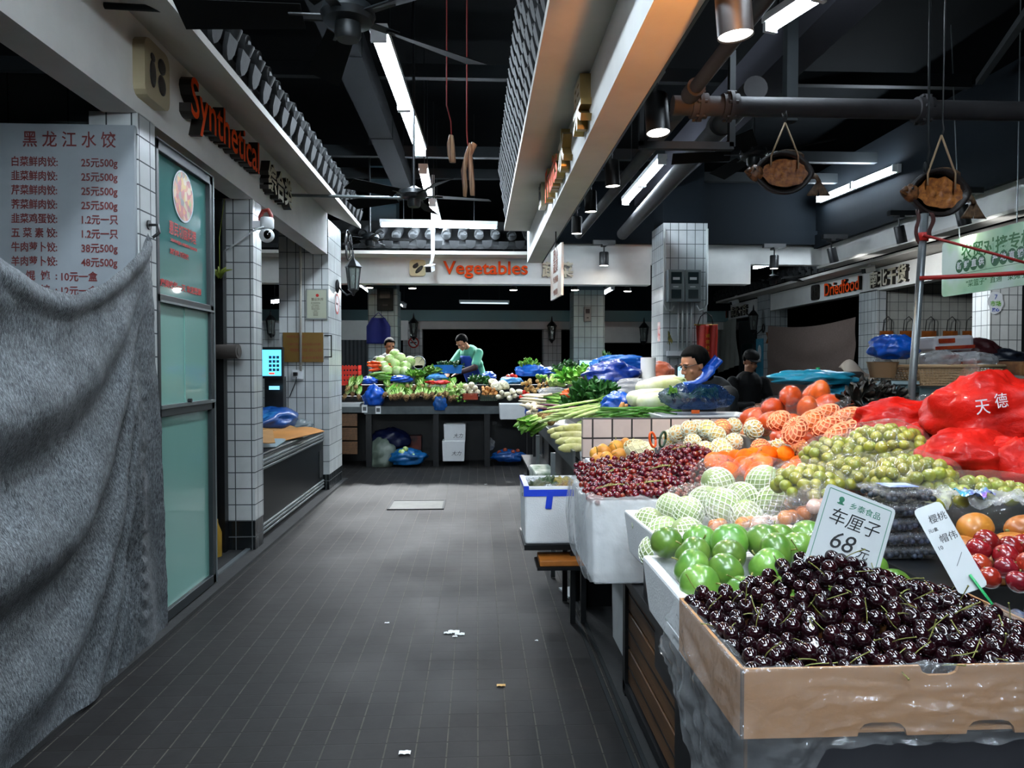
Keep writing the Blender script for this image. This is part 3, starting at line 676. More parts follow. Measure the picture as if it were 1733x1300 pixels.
# ---- glazed door
y0, y1 = 4.075, 4.93
g = MB()
for a, b in ((y0,y0+.035),(y1-.06,y1)): g.bb((FX-.06,a,.03),(FX,b,2.68))
g.bb((FX-.06,y0,2.62),(FX,y1,2.68)).bb((FX-.06,y0,.03),(FX,y1,.09)).bb((FX-.06,y0,1.17),(FX,y1,1.215)).bb((FX-.06,y0,1.80),(FX,y1,1.845))
d = struct('door_1', g, M_DALU, bevel=.004)
def fglass(name, c, rough, var=.1):
    t = NT(name); t.set(Roughness=rough); n = t.noise(2, 3, .5); t.l(t.mix(n, lin(c), tuple(x*(1-var) for x in lin(c)[:3])+(1,)), t.b.inputs['Base Color']); t.b.inputs['Coat Weight'].default_value = .6; t.b.inputs['Coat Roughness'].default_value = .03; return t.m
def dpart(name, mb, m): o = link(name, mb.data(name, m), d); return o
dpart('glass_panel', MB().bb((FX-.035,y0+.035,1.845),(FX-.027,y1-.06,2.62)), fglass('teal glass with film', '4f8c86', .12))
dpart('glass_panel', MB().bb((FX-.035,y0+.035,1.215),(FX-.027,(y0+y1)/2,1.80)), fglass('frosted teal glass', '7fb3a6', .35))
dpart('glass_panel', MB().bb((FX-.028,(y0+y1)/2-.01,1.215),(FX-.02,y1-.06,1.80)), fglass('frosted teal glass, front leaf', '79ab9f', .35))
dpart('glass_panel', MB().bb((FX-.035,y0+.035,.09),(FX-.027,y1-.06,1.17)), fglass('frosted teal door glass', '76a99d', .4))
dpart('trim_strip', MB().bb((FX-.02,y0+.03,1.215),(FX+.006,y1-.01,1.235)).bb((FX-.02,y0+.03,1.80),(FX+.006,y1-.01,1.812)).bb((FX,y0,2.675),(FX+.006,y1,2.684)).bb((FX-.002,y1-.012,0.03),(FX+.006,y1,2.68)), M_ALU)
dpart('lock', MB().cyl((FX-.01,(y0+y1)/2,1.245),(FX+.012,(y0+y1)/2,1.245),.012,10), M_BLACK)
dpart('price_tag', MB().bb((FX-.0265,4.13,.33),(FX-.0255,4.17,.40)), M_WHITE)
def food_mat():
    t = NT('printed food photo'); v = t.n('ShaderNodeTexVoronoi'); v.inputs['Scale'].default_value = 26; t.l(t.coord(), v.inputs[0])
    s = t.n('ShaderNodeSeparateColor'); t.l(v.outputs['Color'], s.inputs[0])
    t.l(t.ramp(s.outputs[0], [(0,'8a2418'),(.22,'c2401f'),(.4,'d9a32c'),(.55,'6d8a2e'),(.7,'b8331d'),(.85,'e0c98a'),(1,'51301a')]), t.b.inputs['Base Color']); t.set(Roughness=.4); return t.m
q = PX(311,333,FX-.02); T = onto((FX-.022,q.y,q.z), ax, (0,0,1))
dpart('poster_picture', MB().prism([(.142*cos(k*pi/18),.142*sin(k*pi/18)) for k in range(36)], .002, T), food_mat())
dpart('poster_border', MB().prism([(.152*cos(k*pi/18),.152*sin(k*pi/18)) for k in range(36)], .001, T), M_WHITE)
g = MB()
for txt, px, py, sz, wd in (('惠民切面料理',311,396,.085,.40),('XIANGJIA MEISHI LIAOLI',313,415,.022,.40),('凉拌卤味 现做现卖',305,431,.034,.27),('健康美味每一天 欢迎惠顾',306,487,.045,.66)):
    q = PX(px, py, FX-.02); letters(g, txt, onto((FX-.023,q.y,q.z), ax, (0,0,1)), sz, .001, bold=.0012, width=wd)
dpart('poster_lettering', g, M_RED)
# ---- inside the doorway
o = thing('wall_shelf', 'small wooden shelf with a dark roll seen through the open shop doorway', 'shelf', (-2.1,5.7,1.5))
part(o, 'board', MB().bb((-2.5,5.45,1.42),(-2.14,5.78,1.45)), mat('old shelf wood', '6d5138', .7, var=.3, st=(3,20,3)), world=True)
part(o, 'bracket', MB().bar((-2.2,5.5,1.42),(-2.2,5.78,1.3),.02,.02), M_BLACK, world=True)
q = P(383,597,5.6); solo('cardboard_roll', MB().cyl(q+V((-.4,.05,0)), q+V((.09,0,.01)), .055, 18).cyl(q+V((.09,0,.01)), q+V((.093,0,.01)), .03, 12), mat('dark brown roll', '4b4540', .8, var=.25), 'dark rolled sheet poking out inside the shop doorway', 'roll', smooth=40)
g = MB(); 
for k in range(5): a = k*.5-1; g.tube([P(372,470,5.6), P(372,470,5.6)+V((.05*sin(a),-.02,.05)), P(372,470,5.6)+V((.12*sin(a),-.03,.03+.05*cos(a)))], [.014,.012,.003], 6)
g.tube([P(372,470,5.6), P(372,470,5.6)+V((0,0,.3)), V((P(372,470,5.6).x,5.72,2.72))], .003, 4)
solo('hanging_plant', g, mat('yellow-green leaf', '8a9a33', .5, var=.4), 'yellowish plant sprig hanging inside the shop doorway', 'plant', smooth=True)
q = P(369,885,5.62); solo('thermos_flask', MB().lathe([(.05,0),(.055,.02),(.055,.2),(.03,.27),(.028,.3),(.001,.3)], 16, M.Translation(V((q.x-.03,q.y,.0)))), mat('ochre plastic', 'a8832a', .5), 'ochre flask on the floor inside the shop doorway', 'flask', smooth=40)
solo('wall_cable', MB().tube([P(372,430,5.78),P(400,412,5.76),P(418,398,5.74),P(434,388,5.70),P(446,384,5.68)], .006, 6), M_WHITE, 'thin white cable running from the doorway to the dome camera', 'cable', smooth=True)
# ---- security camera on the second column
q = P(452,392,5.74); o = thing('security_camera', 'white swivel security camera fixed on the tile column by the doorway', 'camera', q)
part(o, 'mount', MB().bb((-.11,-.02,.02),(-.03,.06,.08)).cyl((-.05,.02,.06),(.0,.0,.06),.022,12), M_WHITE, bevel=.006)
part(o, 'body', MB().lathe([(.045,.02),(.052,.03),(.052,.09),(.045,.105),(.001,.105)], 20), M_WHITE, 40)
part(o, 'head', MB().ell((0,-.01,-.03), .056, 20, 12), M_WHITE, True)
part(o, 'lens', MB().ell((.014,-.05,-.032), (.03,.022,.034), 16, 8), mat('black gloss', '060708', .1), True)
q = P(452,371,5.74); solo('warning_tag', MB().tube([q+V((-.05,0,-.06)),q+V((-.05,0,.02)),q+V((-.03,0,.06)),q+V((.01,0,.07)),q+V((.03,0,.03)),q+V((.03,0,-.06))], .016, 8), mat('red cable loop', '7d2a20', .5), 'red looped cable above the swivel security camera', 'cable', smooth=True)
# ---- things on the corner column
cy = 8.6
o = thing('certificate', 'framed pale green certificate with a red seal on the corner column', 'certificate', P(536,542,cy))
a, b = P(518,489,cy), P(555,541,cy)
part(o, 'frame', MB().bb((a.x,cy-.02,b.z),(b.x,cy,a.z)), mat('silver frame', '8d9390', .4, .4), world=True)
part(o, 'paper', MB().bb((a.x+.015,cy-.023,b.z+.015),(b.x-.015,cy-.019,a.z-.015)), mat('pale green paper', 'a9ad98', .6, var=.05), world=True)
c = P(537,500,cy-.024); g = MB().prism([(.018*cos(k*pi/8),.018*sin(k*pi/8)) for k in range(16)], .001, onto(c, fx, (0,0,1))); part(o, 'seal', g, M_RED, world=True)
g = MB(); letters(g, '营业执照', onto(P(537,507,cy-.024), fx, (0,0,1)), .035, .001)
for k in range(7): letters(g, ('统一社会信用代码','名称 熟食面点','类型 个体工商户','经营场所 菜市场','经营者','成立日期','经营范围')[k], onto(P(534,513+3.4*k,cy-.024), fx, (0,0,1)), .013, .001)
part(o, 'lettering', g, mat('brown print', '5b4b3c', .6), world=True)
o = thing('wall_plaque', 'golden brown plaque with red writing on the corner column', 'plaque', P(514,613,cy))
a, b = P(480,563,cy), P(548,613,cy)
part(o, 'plate', MB().bb((a.x,cy-.035,b.z),(b.x,cy-.012,a.z)), mat('gold-brown plate', '7d5f2b', .4, .35, var=.1), world=True)
g = MB()
for txt, px, py, sz, wd in (('食品安全 放心餐饮',500,570,.03,.2),('小餐饮食品安全信息公示牌',514,583,.03,.38),('明厨亮灶 放心店',518,593,.04,.36),('食品经营登记',528,606,.03,.24)): letters(g, txt, onto(P(px,py,cy-.036), fx, (0,0,1)), sz, .001, width=wd)
part(o, 'lettering', g, mat('dark red print', '7d2a1c', .5), world=True)
a, b = P(549,567,cy), P(562,605,cy); g = MB()
for x0, x1, z0, z1 in ((a.x,b.x,a.z-.012,a.z),(a.x,b.x,b.z,b.z+.012),(b.x-.012,b.x,b.z,a.z)): g.bb((x0,cy-.012,z0),(x1,cy,z1))
solo('wall_frame', g, M_BLACK, 'thin black empty frame behind the golden plaque', 'frame')
o = thing('power_socket', 'white wall socket at the end of a white conduit on the corner column', 'socket', P(503,640,cy))
part(o, 'box', MB().bb(P(496,642,cy)+V((0,-.05,0)), P(514,626,cy)), M_WHITE, bevel=.005, world=True)
part(o, 'plug', MB().bb(P(499,636,cy)+V((0,-.09,0)), P(506,630,cy)-V((0,.05,0))), M_BLACK, bevel=.005, world=True)
part(o, 'conduit', MB().cyl(P(509,628,cy-.05), P(509,462,cy-.05)+V((0,0,.9)), .014, 10), mat('ivory conduit', 'b3b0a4', .5), True, world=True)
part(o, 'cord', MB().tube([P(502,638,cy-.07),P(499,650,cy-.08),P(494,662,cy-.1),P(490,672,cy-.12)], .006, 6), M_BLACK, True, world=True)
def lantern(q, label, s=1.0, out=V((1,0,0)), group=None):
    """carriage lantern on a wall bracket; Q the middle of the glass"""
    o = thing('wall_lantern', label, 'lantern', q, 0, group); k = s
    part(o, 'roof', MB().lathe([(.105*k,.12*k),(.11*k,.13*k),(.055*k,.2*k),(.02*k,.235*k),(.012*k,.30*k),(.004*k,.34*k),(.001,.34*k)], 6), M_BLACK)
    g = MB()
    for j in range(6): a = j*pi/3; g.bar((.092*k*cos(a),.092*k*sin(a),.12*k),(.062*k*cos(a),.062*k*sin(a),-.15*k),.012*k,.012*k)
    g.lathe([(.07*k,-.15*k),(.07*k,-.165*k),(.03*k,-.2*k),(.012*k,-.235*k),(.001,-.24*k)], 6); part(o, 'cage', g, M_BLACK)
    part(o, 'glass', MB().lathe([(.056*k,-.148*k),(.085*k,.12*k)], 6), glass('lantern glass', 'b9c2bd', .75))
    part(o, 'bulb', MB().ell((0,0,-.03*k),(.022*k,.022*k,.06*k),10,8), M_WHITE, True)
    w = -out
    part(o, 'bracket', MB().tube([V((0,0,-.2*k)), w*.08*k+V((0,0,-.23*k)), w*.15*k+V((0,0,-.17*k)), w*.19*k+V((0,0,-.12*k))], .011*k, 8).ell(w*.2*k+V((0,0,-.12*k)), (.028*k if w.x else .04*k,.04*k if w.x else .028*k,.09*k), 10, 8), M_BLACK, True)
    return o
lantern(V((-1.50,9.05,2.53)), 'black carriage lantern on the aisle side of the corner column', .95)
q = PX(569,514,-1.708); T = onto((-1.708,9.1,q.z), ax, (0,0,1)); o = thing('no_smoking_sign', 'red ringed round sign on the aisle face of the corner column', 'sign', (-1.708,9.1,q.z))
part(o, 'disc', MB().prism([(.13*cos(k*pi/14),.13*sin(k*pi/14)) for k in range(28)], .003, T), M_WHITE, world=True)
def ring(T, r0, r1, h, n=28):
    g = MB(); vs = []
    for k in range(n): a = 2*pi*k/n; vs += [T@V((r0*cos(a),r0*sin(a),h)), T@V((r1*cos(a),r1*sin(a),h))]
    return g.add(vs, [(2*k,2*k+1,(2*k+3)%(2*n),(2*k+2)%(2*n)) for k in range(n)])
g = ring(T, .1, .128, .004); g.add([T@V(p) for p in ((-.08,.07,.004),(-.07,.08,.004),(.08,-.07,.004),(.07,-.08,.004))], [(0,3,2,1)][::1]); part(o, 'ring', g, M_RED, world=True)
part(o, 'emblem', MB().add([T@V(p) for p in ((-.07,-.012,.0035),(.06,-.012,.0035),(.06,.012,.0035),(-.07,.012,.0035))], [(0,1,2,3)]), M_INK, world=True)
# ---- chest freezer with cardboard on top
o = thing('chest_freezer', 'low black fronted chest freezer with grey rails beside the corner column', 'freezer', (-2.08,7.3,0))
X1, Y0, Y1 = -1.765, 6.06, 8.52
part(o, 'body', MB().bb((-2.5,Y0,.06),(X1-.012,Y1,.7)), M_BLACK, world=True)
part(o, 'front_panel', MB().bb((X1-.012,Y0+.02,.16),(X1,Y1-.02,.60)), mat('black glass front', '0a0e10', .4, spec=.15), world=True)
g = MB()
for z in (.60,.635,.66): g.bb((X1-.02,Y0,z),(X1+.012,Y1,z+.022))
part(o, 'top_rail', g, M_ALU, bevel=.004, world=True)
g = MB()
for z in (.07,.105,.135): g.bb((X1-.02,Y0,z),(X1+.012,Y1,z+.02))
part(o, 'base_rail', g, M_ALU, bevel=.004, world=True)
part(o, 'vent', MB().bb((X1,Y1-.22,.2),(X1+.006,Y1-.06,.5)), M_STEEL, world=True)
part(o, 'lid', MB().bb((-2.5,Y0,.7),(X1,Y1,.735)), mat('dark lid', '23292b', .4), bevel=.01, world=True)
for y in (Y0+.1, Y1-.1): part(o, 'foot', MB().cyl((X1-.08,y,.022),(X1-.08,y,.06),.03,12), M_BLACK, world=True)
M_CARD = mat('brown corrugated card', 'a8783f', .85, var=.18, vs=5, bump=.1, bs=40); M_CARD2 = mat('orange-brown card', 'b9792f', .85, var=.2, vs=4)
def card(label, c, w, d, rz, tilt, m, bend=.02, z=0):
    R = Euler((tilt[0],tilt[1],rz)).to_matrix(); c = V(c)
    return solo('cardboard_sheet', MB().sheet(lambda u, v: c+R@V(((u-.5)*w,(v-.5)*d, bend*sin(u*5+c.y)*cos(v*3))), 10, 10, thick=.006), m, label, 'cardboard', 'flattened boxes on the freezer', 30)
card('flattened brown box lying against the near tile column on the freezer', (-2.06,6.62,.84), .5, .75, .3, (.02,.05), M_CARD)
card('orange-brown flattened box slipping off the freezer front', (-1.98,7.45,.79), .55, .8, -.35, (.03,.10), M_CARD2, .025)
card('pale flattened box under the others on the freezer', (-2.08,7.2,.757), .5, 1.4, .1, (0,.02), mat('grey-blue liner', '7f9299', .7), .012)
card('brown box flap near the blue bag on the freezer', (-2.15,7.75,.83), .45, .5, .6, (.08,.02), M_CARD)
M_BLUEBAG = mat('blue plastic sack', '0f4f9c', .3, var=.35, vs=7, coat=.4, bump=.25, bs=22)
def lump(c, r, seed=0, rough=.18, fr=2.2, flat=0.0, n=(40, 24), rz=0.0, tie=None):
    """crumpled bag body; FLAT keeps the underside on what it lies on"""
    c = V(c); r = V(r)
    def fn(d): 
        p = d*fr+V((seed*3.1,seed*1.7,seed)); k = 1+rough*noise.noise(p)*1.2+rough*.7*(.5-abs(noise.noise(p*2.3)))+rough*.35*(.4-abs(noise.noise(p*5.1)))
        return k
    g = MB().ell((0,0,0), r, n[0], n[1], fn=fn)
    if flat: g.v = [V((p.x,p.y,max(p.z,-r.z*flat))) for p in g.v]
    R = M.Translation(c) @ M.Rotation(rz, 4, 'Z'); g.v = [R@p for p in g.v]
    return g
solo('plastic_bag', lump((-2.2,8.0,.87), (.25,.4,.14), 3, .2, flat=.8), M_BLUEBAG, 'dark blue filled bag on the freezer under the golden plaque', 'bag', smooth=True)
solo('plastic_bag', lump((-2.0,8.25,.80), (.16,.22,.06), 6, .25, flat=.8), film('grey film', 'a9b6ba', .5), 'clear crumpled bag at the end of the freezer', 'bag', smooth=True)
# ---- weighing terminal behind the freezer
q = P(461,622,8.1); o = thing('weighing_terminal', 'black weighing terminal with a bright blue keypad screen behind the freezer', 'scale', (q.x,8.1,.735))
part(o, 'stand', MB().bb((q.x-.1,8.15,.735),(q.x+.1,8.28,q.z-.1)), M_BLACK, world=True)
part(o, 'housing', MB().bb((q.x-.22,8.08,q.z-.12),(q.x+.12,8.14,q.z+.22)), M_BLACK, bevel=.008, world=True)
part(o, 'screen', MB().bb((q.x-.2,8.074,q.z-.09),(q.x+.1,8.081,q.z+.19)), emis('lit blue screen', '4fb4ea', 1.0), world=True)
g = MB(); 
for i in range(3):
    for j in range(4): g.bb((q.x-.03+.04*i,8.072,q.z-.04+.045*j),(q.x+.0+.04*i,8.075,q.z-.01+.045*j))
part(o, 'key_print', g, emis('dark keys', '12324a', .3), world=True)
part(o, 'red_key', MB().bb((q.x-.03,8.072,q.z-.075),(q.x+.03,8.075,q.z-.055)), emis('red key', 'd8402e', .8), world=True)
part(o, 'display', MB().bb((q.x-.03,8.07,q.z-.24),(q.x+.08,8.08,q.z-.2)), emis('small display', '6fb6d8', .7), world=True)
# ---- ceiling fans
def ceiling_fan(c, r, a0, label, rod_top, blades=5, mm=None):
    o = thing('ceiling_fan', label, 'fan', c); mm = mm or mat('dark fan metal', '1b1f21', .4, .3)
    part(o, 'motor', MB().lathe([(.001,-.07),(.05,-.07),(.06,-.05),(.06,.0),(.11,.01),(.125,.04),(.11,.08),(.05,.1),(.02,.12),(.001,.12)], 24), mm, 40)
    part(o, 'rod', MB().cyl((0,0,.1),(0,0,rod_top-c[2]),.012,10).lathe([(.012,rod_top-c[2]-.1),(.06,rod_top-c[2]-.02),(.06,rod_top-c[2]),(.001,rod_top-c[2])], 14), mm, 40)
    for k in range(blades):
        a = RAD(a0)+2*pi*k/blades; R = M.Rotation(a, 4, 'Z'); g = MB()
        w = r*.11
        g.sheet(lambda u, v: R@V((.2+(r-.2)*u, (v-.5)*2*w*(.75+.3*u), .03+(v-.5)*.055-.01*u)), 8, 3, thick=.004)
        b = part(o, 'blade', g, mat('dark fan blade', '0c0d0d', .8, spec=.1, var=.2), 30)
        h = MB().sheet(lambda u, v: R@V((.09+.17*u, (v-.5)*.05, .035)), 3, 1, thick=.006); hh = link('blade_iron', h.data('blade_iron', mm), b); hh.location = -b.location
    return o
ceiling_fan((-.585,3.42,3.0), .74, 38, 'dark ceiling fan close overhead in the aisle, blades spread wide', 5.2)
ceiling_fan((-.575,6.8,2.97), .70, 8, 'second ceiling fan farther along the aisle under the small batten', 5.2)
q = P(626,408,9.9); ceiling_fan(tuple(q), .55, 0, 'third ceiling fan low beside the corner column', 5.2)
q = P(1275,268,6.6); ceiling_fan(tuple(q), .72, 170, 'dark ceiling fan partly behind the hanging dried fish', 4.0)
q = P(1268,414+3,12.8+2.4); q = P(1308,475,13.4); ceiling_fan((q.x,q.y,q.z), .6, 10, 'far ceiling fan before the dried-food roofs', 5.2)
# black wall fan on the corner column
q = P(586,415,9.55); o = thing('wall_fan', 'black caged wall fan at the top of the corner column', 'fan', q)
g = MB()
for k in range(8): a = k*pi/8; g.tube([(0,.19*cos(a+j*pi/12) if 0 else 0,0) for j in range(2)] if 0 else [V((.05*sin(j*pi/8),.19*cos(a)*cos(j*pi/8),.19*sin(a)*cos(j*pi/8)))+V((.02,0,0)) for j in range(-4,5)], .003, 4)
for k in (.19,.13): g.tube([V((.02 if k>.15 else .055,k*cos(j*pi/12),k*sin(j*pi/12))) for j in range(25)], .006, 6)
part(o, 'guard', g, M_BLACK, True)
for k in range(3): a = k*2*pi/3; part(o, 'blade', MB().ell((.01,.09*cos(a),.09*sin(a)), (.012,.06+.03*abs(cos(a)),.06+.03*abs(sin(a))), 12, 6), M_BLACK, True)
part(o, 'motor', MB().lathe([(.05,0),(.07,.04),(.05,.13),(.001,.14)], 16, M.Rotation(-pi/2, 4, 'Y')), M_BLACK, 40)
part(o, 'arm', MB().tube([V((-.08,0,0)),V((-.12,0,.05)),V((-.12,-.05,.12))], .015, 8), M_WHITE, True)
# ================================================================== the fruit stall
M_FOAM = mat('white polystyrene', 'd6d8d8', .75, var=.06, vs=12, bump=.25, bs=160)
M_SLAT = mat('brown wood-look slats', '6b4a2c', .5, var=.45, vs=3, st=(8, 1.2, 14), bump=.08)
M_FILM = film('clear wrap', clear=.965, rough=.08, haze=.8, bump=.6, bs=28); M_FILMW = film('milky bag film', 'eef1f3', .72, .16, .7, .5, 24); M_FILMB = film('blue bag film', '1f6fc4', .35, .2, .7)
M_CHERRY = mat('dark cherry skin', '0d0306', .12, col2='1c060b', vs=14, rand=.35, coat=.4)
M_STEM = mat('green-brown stem', '7b7a38', .6, var=.4, vs=30)
M_RGRAPE = mat('red grape skin', '74101a', .2, col2='35060c', vs=10, rand=.45, coat=.35, sss=.1)
M_GGRAPE = mat('muscat grape skin', '959016', .3, col2='717a16', vs=9, rand=.2, coat=.3, sss=.15)
M_JUJUBE = mat('green fruit skin', '3a6a1e', .32, col2='6a8a38', vs=14, rand=.32, coat=.3)
M_PLUM = mat('red plum skin', '8e1d14', .25, col2='6a0f10', vs=14, rand=.25, coat=.4)
M_MANGO = mat('mango skin', '9c5a18', .38, col2='b0722a', vs=9, rand=.15, coat=.15)
M_ORANGE = mat('orange peel', 'e84c00', .5, col2='f07208', vs=9, rand=.12, spec=.12, bump=.25, bs=220, sss=.05)
M_PEAR = mat('yellow pear skin', 'd99a3c', .4, col2='c78430', vs=16, rand=.12)
M_PEACH = mat('pale yellow fruit', 'e6d27a', .5, col2='eeb36c', vs=7, rand=.15)
M_NET = mat('white foam net', 'dfe3cf', .7); M_NETP = mat('pink foam net', 'ee9a70', .7)
M_MELON = mat('pale green melon', '7f9656', .5, col2='9aa872', vs=20, rand=.15)
M_BLUE = mat('dusky blueberry', '1c2130', .4, col2='3a4356', vs=30, rand=.3)
M_PAPAYA = mat('orange melon rind', 'dc5a02', .45, spec=.2, col2='b84806', vs=12, rand=.18, bump=.12, bs=90, coat=.5)
M_REDBAG = mat('red plastic bag', 'b0140a', .42, var=.35, vs=8, spec=.12, coat=.08, bump=.5, bs=24)
M_CARTON = mat('carton board', '9a6d43', .85, var=.12, vs=7, bump=.05)
def scatter(cand, n, mind, tries=9000, pts=None):
    out = []; cell = mind; grid = {}
    key = lambda p: (int(p.x//cell), int(p.y//cell), int(p.z//cell))
    for p in (pts or []): grid.setdefault(key(p), []).append(p)
    for _ in range(tries):
        if len(out) >= n: break
        p = V(cand()); k = key(p); ok = True
        for dx in (-1,0,1):
            for dy in (-1,0,1):
                for dz in (-1,0,1):
                    for q in grid.get((k[0]+dx,k[1]+dy,k[2]+dz), ()):
                        if (p-q).length_squared < mind*mind: ok = False; break
                    if not ok: break
                if not ok: break
            if not ok: break
        if ok: out.append(p); grid.setdefault(k, []).append(p)
    return out
def ball(r, nu=16, nv=11, dim=.0, sq=1.0, top=0.0):
    """a fruit: sphere with a dimple at the stalk and a slight squash"""
    def fn(d): 
        k = 1.0
        if dim and d.z > .55: k -= dim*((d.z-.55)/.45)**2
        if top and d.z < -.6: k -= top*((-d.z-.6)/.4)**2
        return k
    return MB().ell((0,0,0), (r, r, r*sq), nu, nv, fn=fn)
def rot3(tilt=pi): return Euler((rnd(-tilt,tilt), rnd(-tilt,tilt), rnd(-pi,pi)))
def put(name, me, p, label, cat, group, rot=None, sc=1.0, parts=()):
    """one fruit of a pile as an object of its own; PARTS are (name, mesh data) that go with it"""
    o = link(name, me, None, p, rot if rot is not None else rot3(), sc); tag(o, label, cat, group)
    for n, m in parts: link(n, m, o)
    return o
def open_box(w, d, h, t=.02, ta=0.0, b=.02):
    """hollow box without a lid, standing on z=0, optionally narrower at the foot"""
    k = 1-ta; g = MB()
    def rect(x, y, z): return [(-x,-y,z),(x,-y,z),(x,y,z),(-x,y,z)]
    g.v = [V(p) for p in rect(w/2*k,d/2*k,0)+rect(w/2,d/2,h)+rect(w/2-t,d/2-t,h)+rect(w/2*k-t,d/2*k-t,b)]
    g.f = [(3,2,1,0),(12,13,14,15)]+[(i+a,i+(a+1)%4,i+4+(a+1)%4,i+4+a) for i in (0,4,8) for a in range(4)]; g.m = [0]*len(g.f); return g
def foam_box(label, c, w, d, h, rz=0.0, group=None, t=.022, ta=.06, m=None, name='foam_box'):
    o = link(name, open_box(w, d, h, t, ta).data(name, m or M_FOAM), None, c, (0,0,rz)); bev(o, .008); return tag(o, label, 'box', group)
# ---- stall body
SX = .66
st = thing('fruit_stall', 'black framed market stall with brown slatted front carrying the fruit', 'stall', (1.6,2.2,0))
g = MB()
for y in (3.16, 2.30): g.bb((SX-.02,y,.012),(SX+.04,y+.05,.6))
g.bb((SX-.02,2.30,.55),(SX+.04,3.21,.6)).bb((SX-.02,2.30,.03),(SX+.04,3.21,.07)); part(st, 'frame', g, M_BLACK, world=True)
for z in (.075,.235,.395):
    part(st, 'slat', MB().bb((SX-.006,2.35,z),(SX+.01,3.16,z+.146)), M_SLAT, bevel=.004, world=True)
    part(st, 'slat_groove', MB().bb((SX-.009,2.352,z+.07),(SX-.004,3.158,z+.076)), M_BLACK, world=True)
part(st, 'black_panel', MB().bb((SX-.02,.7,.012),(SX+.02,2.30,.6)), M_BLACK, world=True)
part(st, 'end_panel', MB().bb((SX,.66,.012),(2.7,.70,.6)), M_BLACK, world=True)
part(st, 'counter_top', MB().bb((.6,.66,.56),(2.7,4.42,.60)), M_BLACK, bevel=.004, world=True)
part(st, 'riser', MB().bb((.50,.8,.6),(2.6,2.05,.80)), M_BLACK, world=True)
part(st, 'riser', MB().bb((.62,2.05,.6),(2.6,2.72,.78)), M_BLACK, world=True)
part(st, 'riser', MB().bb((1.02,1.58,.8),(2.6,2.06,.96)).bb((1.02,2.06,.78),(2.6,3.95,.98)), M_BLACK, world=True)
g = MB().bb((.62,4.36,.012),(.9,4.42,.56)).bb((.62,4.36,.012),(.66,4.42,.56)); part(st, 'leg', g, M_BLACK, world=True)
part(st, 'leg', MB().bb((.74,3.95,.012),(.80,4.02,.56)), M_BLACK, world=True)
# ---- tiled partition between the stalls
solo('stall_divider', MB().bb((.575,4.0,.6),(1.62,4.06,1.165)), tiles('pinkish divider tiles', .108, .108, 'd8c3b8', '2a2422', mort=.005, u0=.02, v0=.023), 'low pinkish tiled divider standing on the counter behind the yellow pears', 'divider')
# ---- cherries in the carton
CB = (.385, 1.05, .955, 1.385); CZ0, CZ1 = .905, 1.008              # x0 y0 x1 y1, foot and rim
def notch_panel(L, H, notches, top=(), r=.02):
    """board L x H seen from the front with rounded hand holes cut in the foot and the head"""
    pl = [(0,0)]
    for x, w in notches: pl += [(x-w/2,0)]+[(x-w/2+r*(1-cos(a)), r*sin(a)+.0) for a in (pi/6,pi/3,pi/2)]+[(x+w/2-r*(1-cos(a)), r*sin(a)) for a in (pi/2,pi/3,pi/6)]+[(x+w/2,0)]
    pl += [(L,0),(L,H)]
    for x, w in list(top)[::-1]: pl += [(x+w/2,H)]+[(x+w/2-r*.7*(1-cos(a)), H-r*.7*sin(a)) for a in (pi/4,pi/2)]+[(x-w/2+r*.7*(1-cos(a)), H-r*.7*sin(a)) for a in (pi/2,pi/4)]+[(x-w/2,H)]
    return pl+[(0,H)]
def carton(label, x0, y0, x1, y1, z0, z1, m, nt, group=None):
    o = thing('carton', label, 'carton', ((x0+x1)/2,(y0+y1)/2,z0), 0, group); L = x1-x0; H = z1-z0
    part(o, 'front_panel', MB().prism(notch_panel(L, H, nt, [(L*.52,.06),(L*.9,.06)]), .005, M(((1,0,0,x0),(0,0,1,y0),(0,1,0,z0),(0,0,0,1)))), m, world=True)
    for x in (x0, x1-.005): part(o, 'side_panel', MB().bb((x,y0+.005,z0),(x+.005,y1-.005,z1)), m, world=True)
    part(o, 'back_panel', MB().bb((x0,y1-.005,z0),(x1,y1,z1)), m, world=True)
    part(o, 'bottom', MB().bb((x0+.005,y0+.005,z0+.003),(x1-.005,y1-.005,z0+.008)), m, world=True)
    part(o, 'corner_tape', MB().bb((x0-.001,y0-.001,z0),(x0+.003,y0+.004,z1)), mat('dark corner seam', '4a3423', .8), world=True)
    return o
L = CB[2]-CB[0]
carton('brown carton heaped with dark cherries, lined with clear film', CB[0], CB[1], CB[2], CB[3], CZ0, CZ1, M_CARTON, [(L*.37,.075),(L*.66,.075),(L*.93,.07)])
carton('dark carton under the cherry carton', CB[0]+.01, CB[1]+.012, CB[2]-.01, CB[3]-.01, .801, .902, mat('dark printed carton', '26262a', .6, var=.3), [(L*.35,.09)])
def cherry_z(x, y):
    u = (x-CB[0])/(CB[2]-CB[0]); v = (y-CB[1])/(CB[3]-CB[1])
    e = min(1, u/.08)*min(1, (1-u)/.10)*min(1, v/.1+.15)*min(1, (1-v)/.04+.5)
    return CZ1-.022+e*.012+.075*math.exp(-((u-.47)/.22)**2-((v-.86)/.42)**2)+.012*math.exp(-((u-.7)/.2)**2-((v-.6)/.3)**2)+.02*v*e
cr = .0142
c_me = [ball(cr*k, 16, 11, .28, s, .05).data('cherry', M_CHERRY, True) for k, s in ((1,.95),(1.06,.92),(.95,1.0))]
def stem_me(L, b):
    return MB().tube([V((0,0,cr*.6)), V((b*.2,0,cr*.6+L*.3)), V((b*.55,b*.1,cr*.6+L*.65)), V((b,b*.3,cr*.6+L)), V((b*1.02,b*.3,cr*.6+L*1.05))], [.0008,.0008,.0009,.001,.0018], 5).data('stem', M_STEM, True)
c_st = [stem_me(.034,.012), stem_me(.04,-.016), stem_me(.028,.02)]
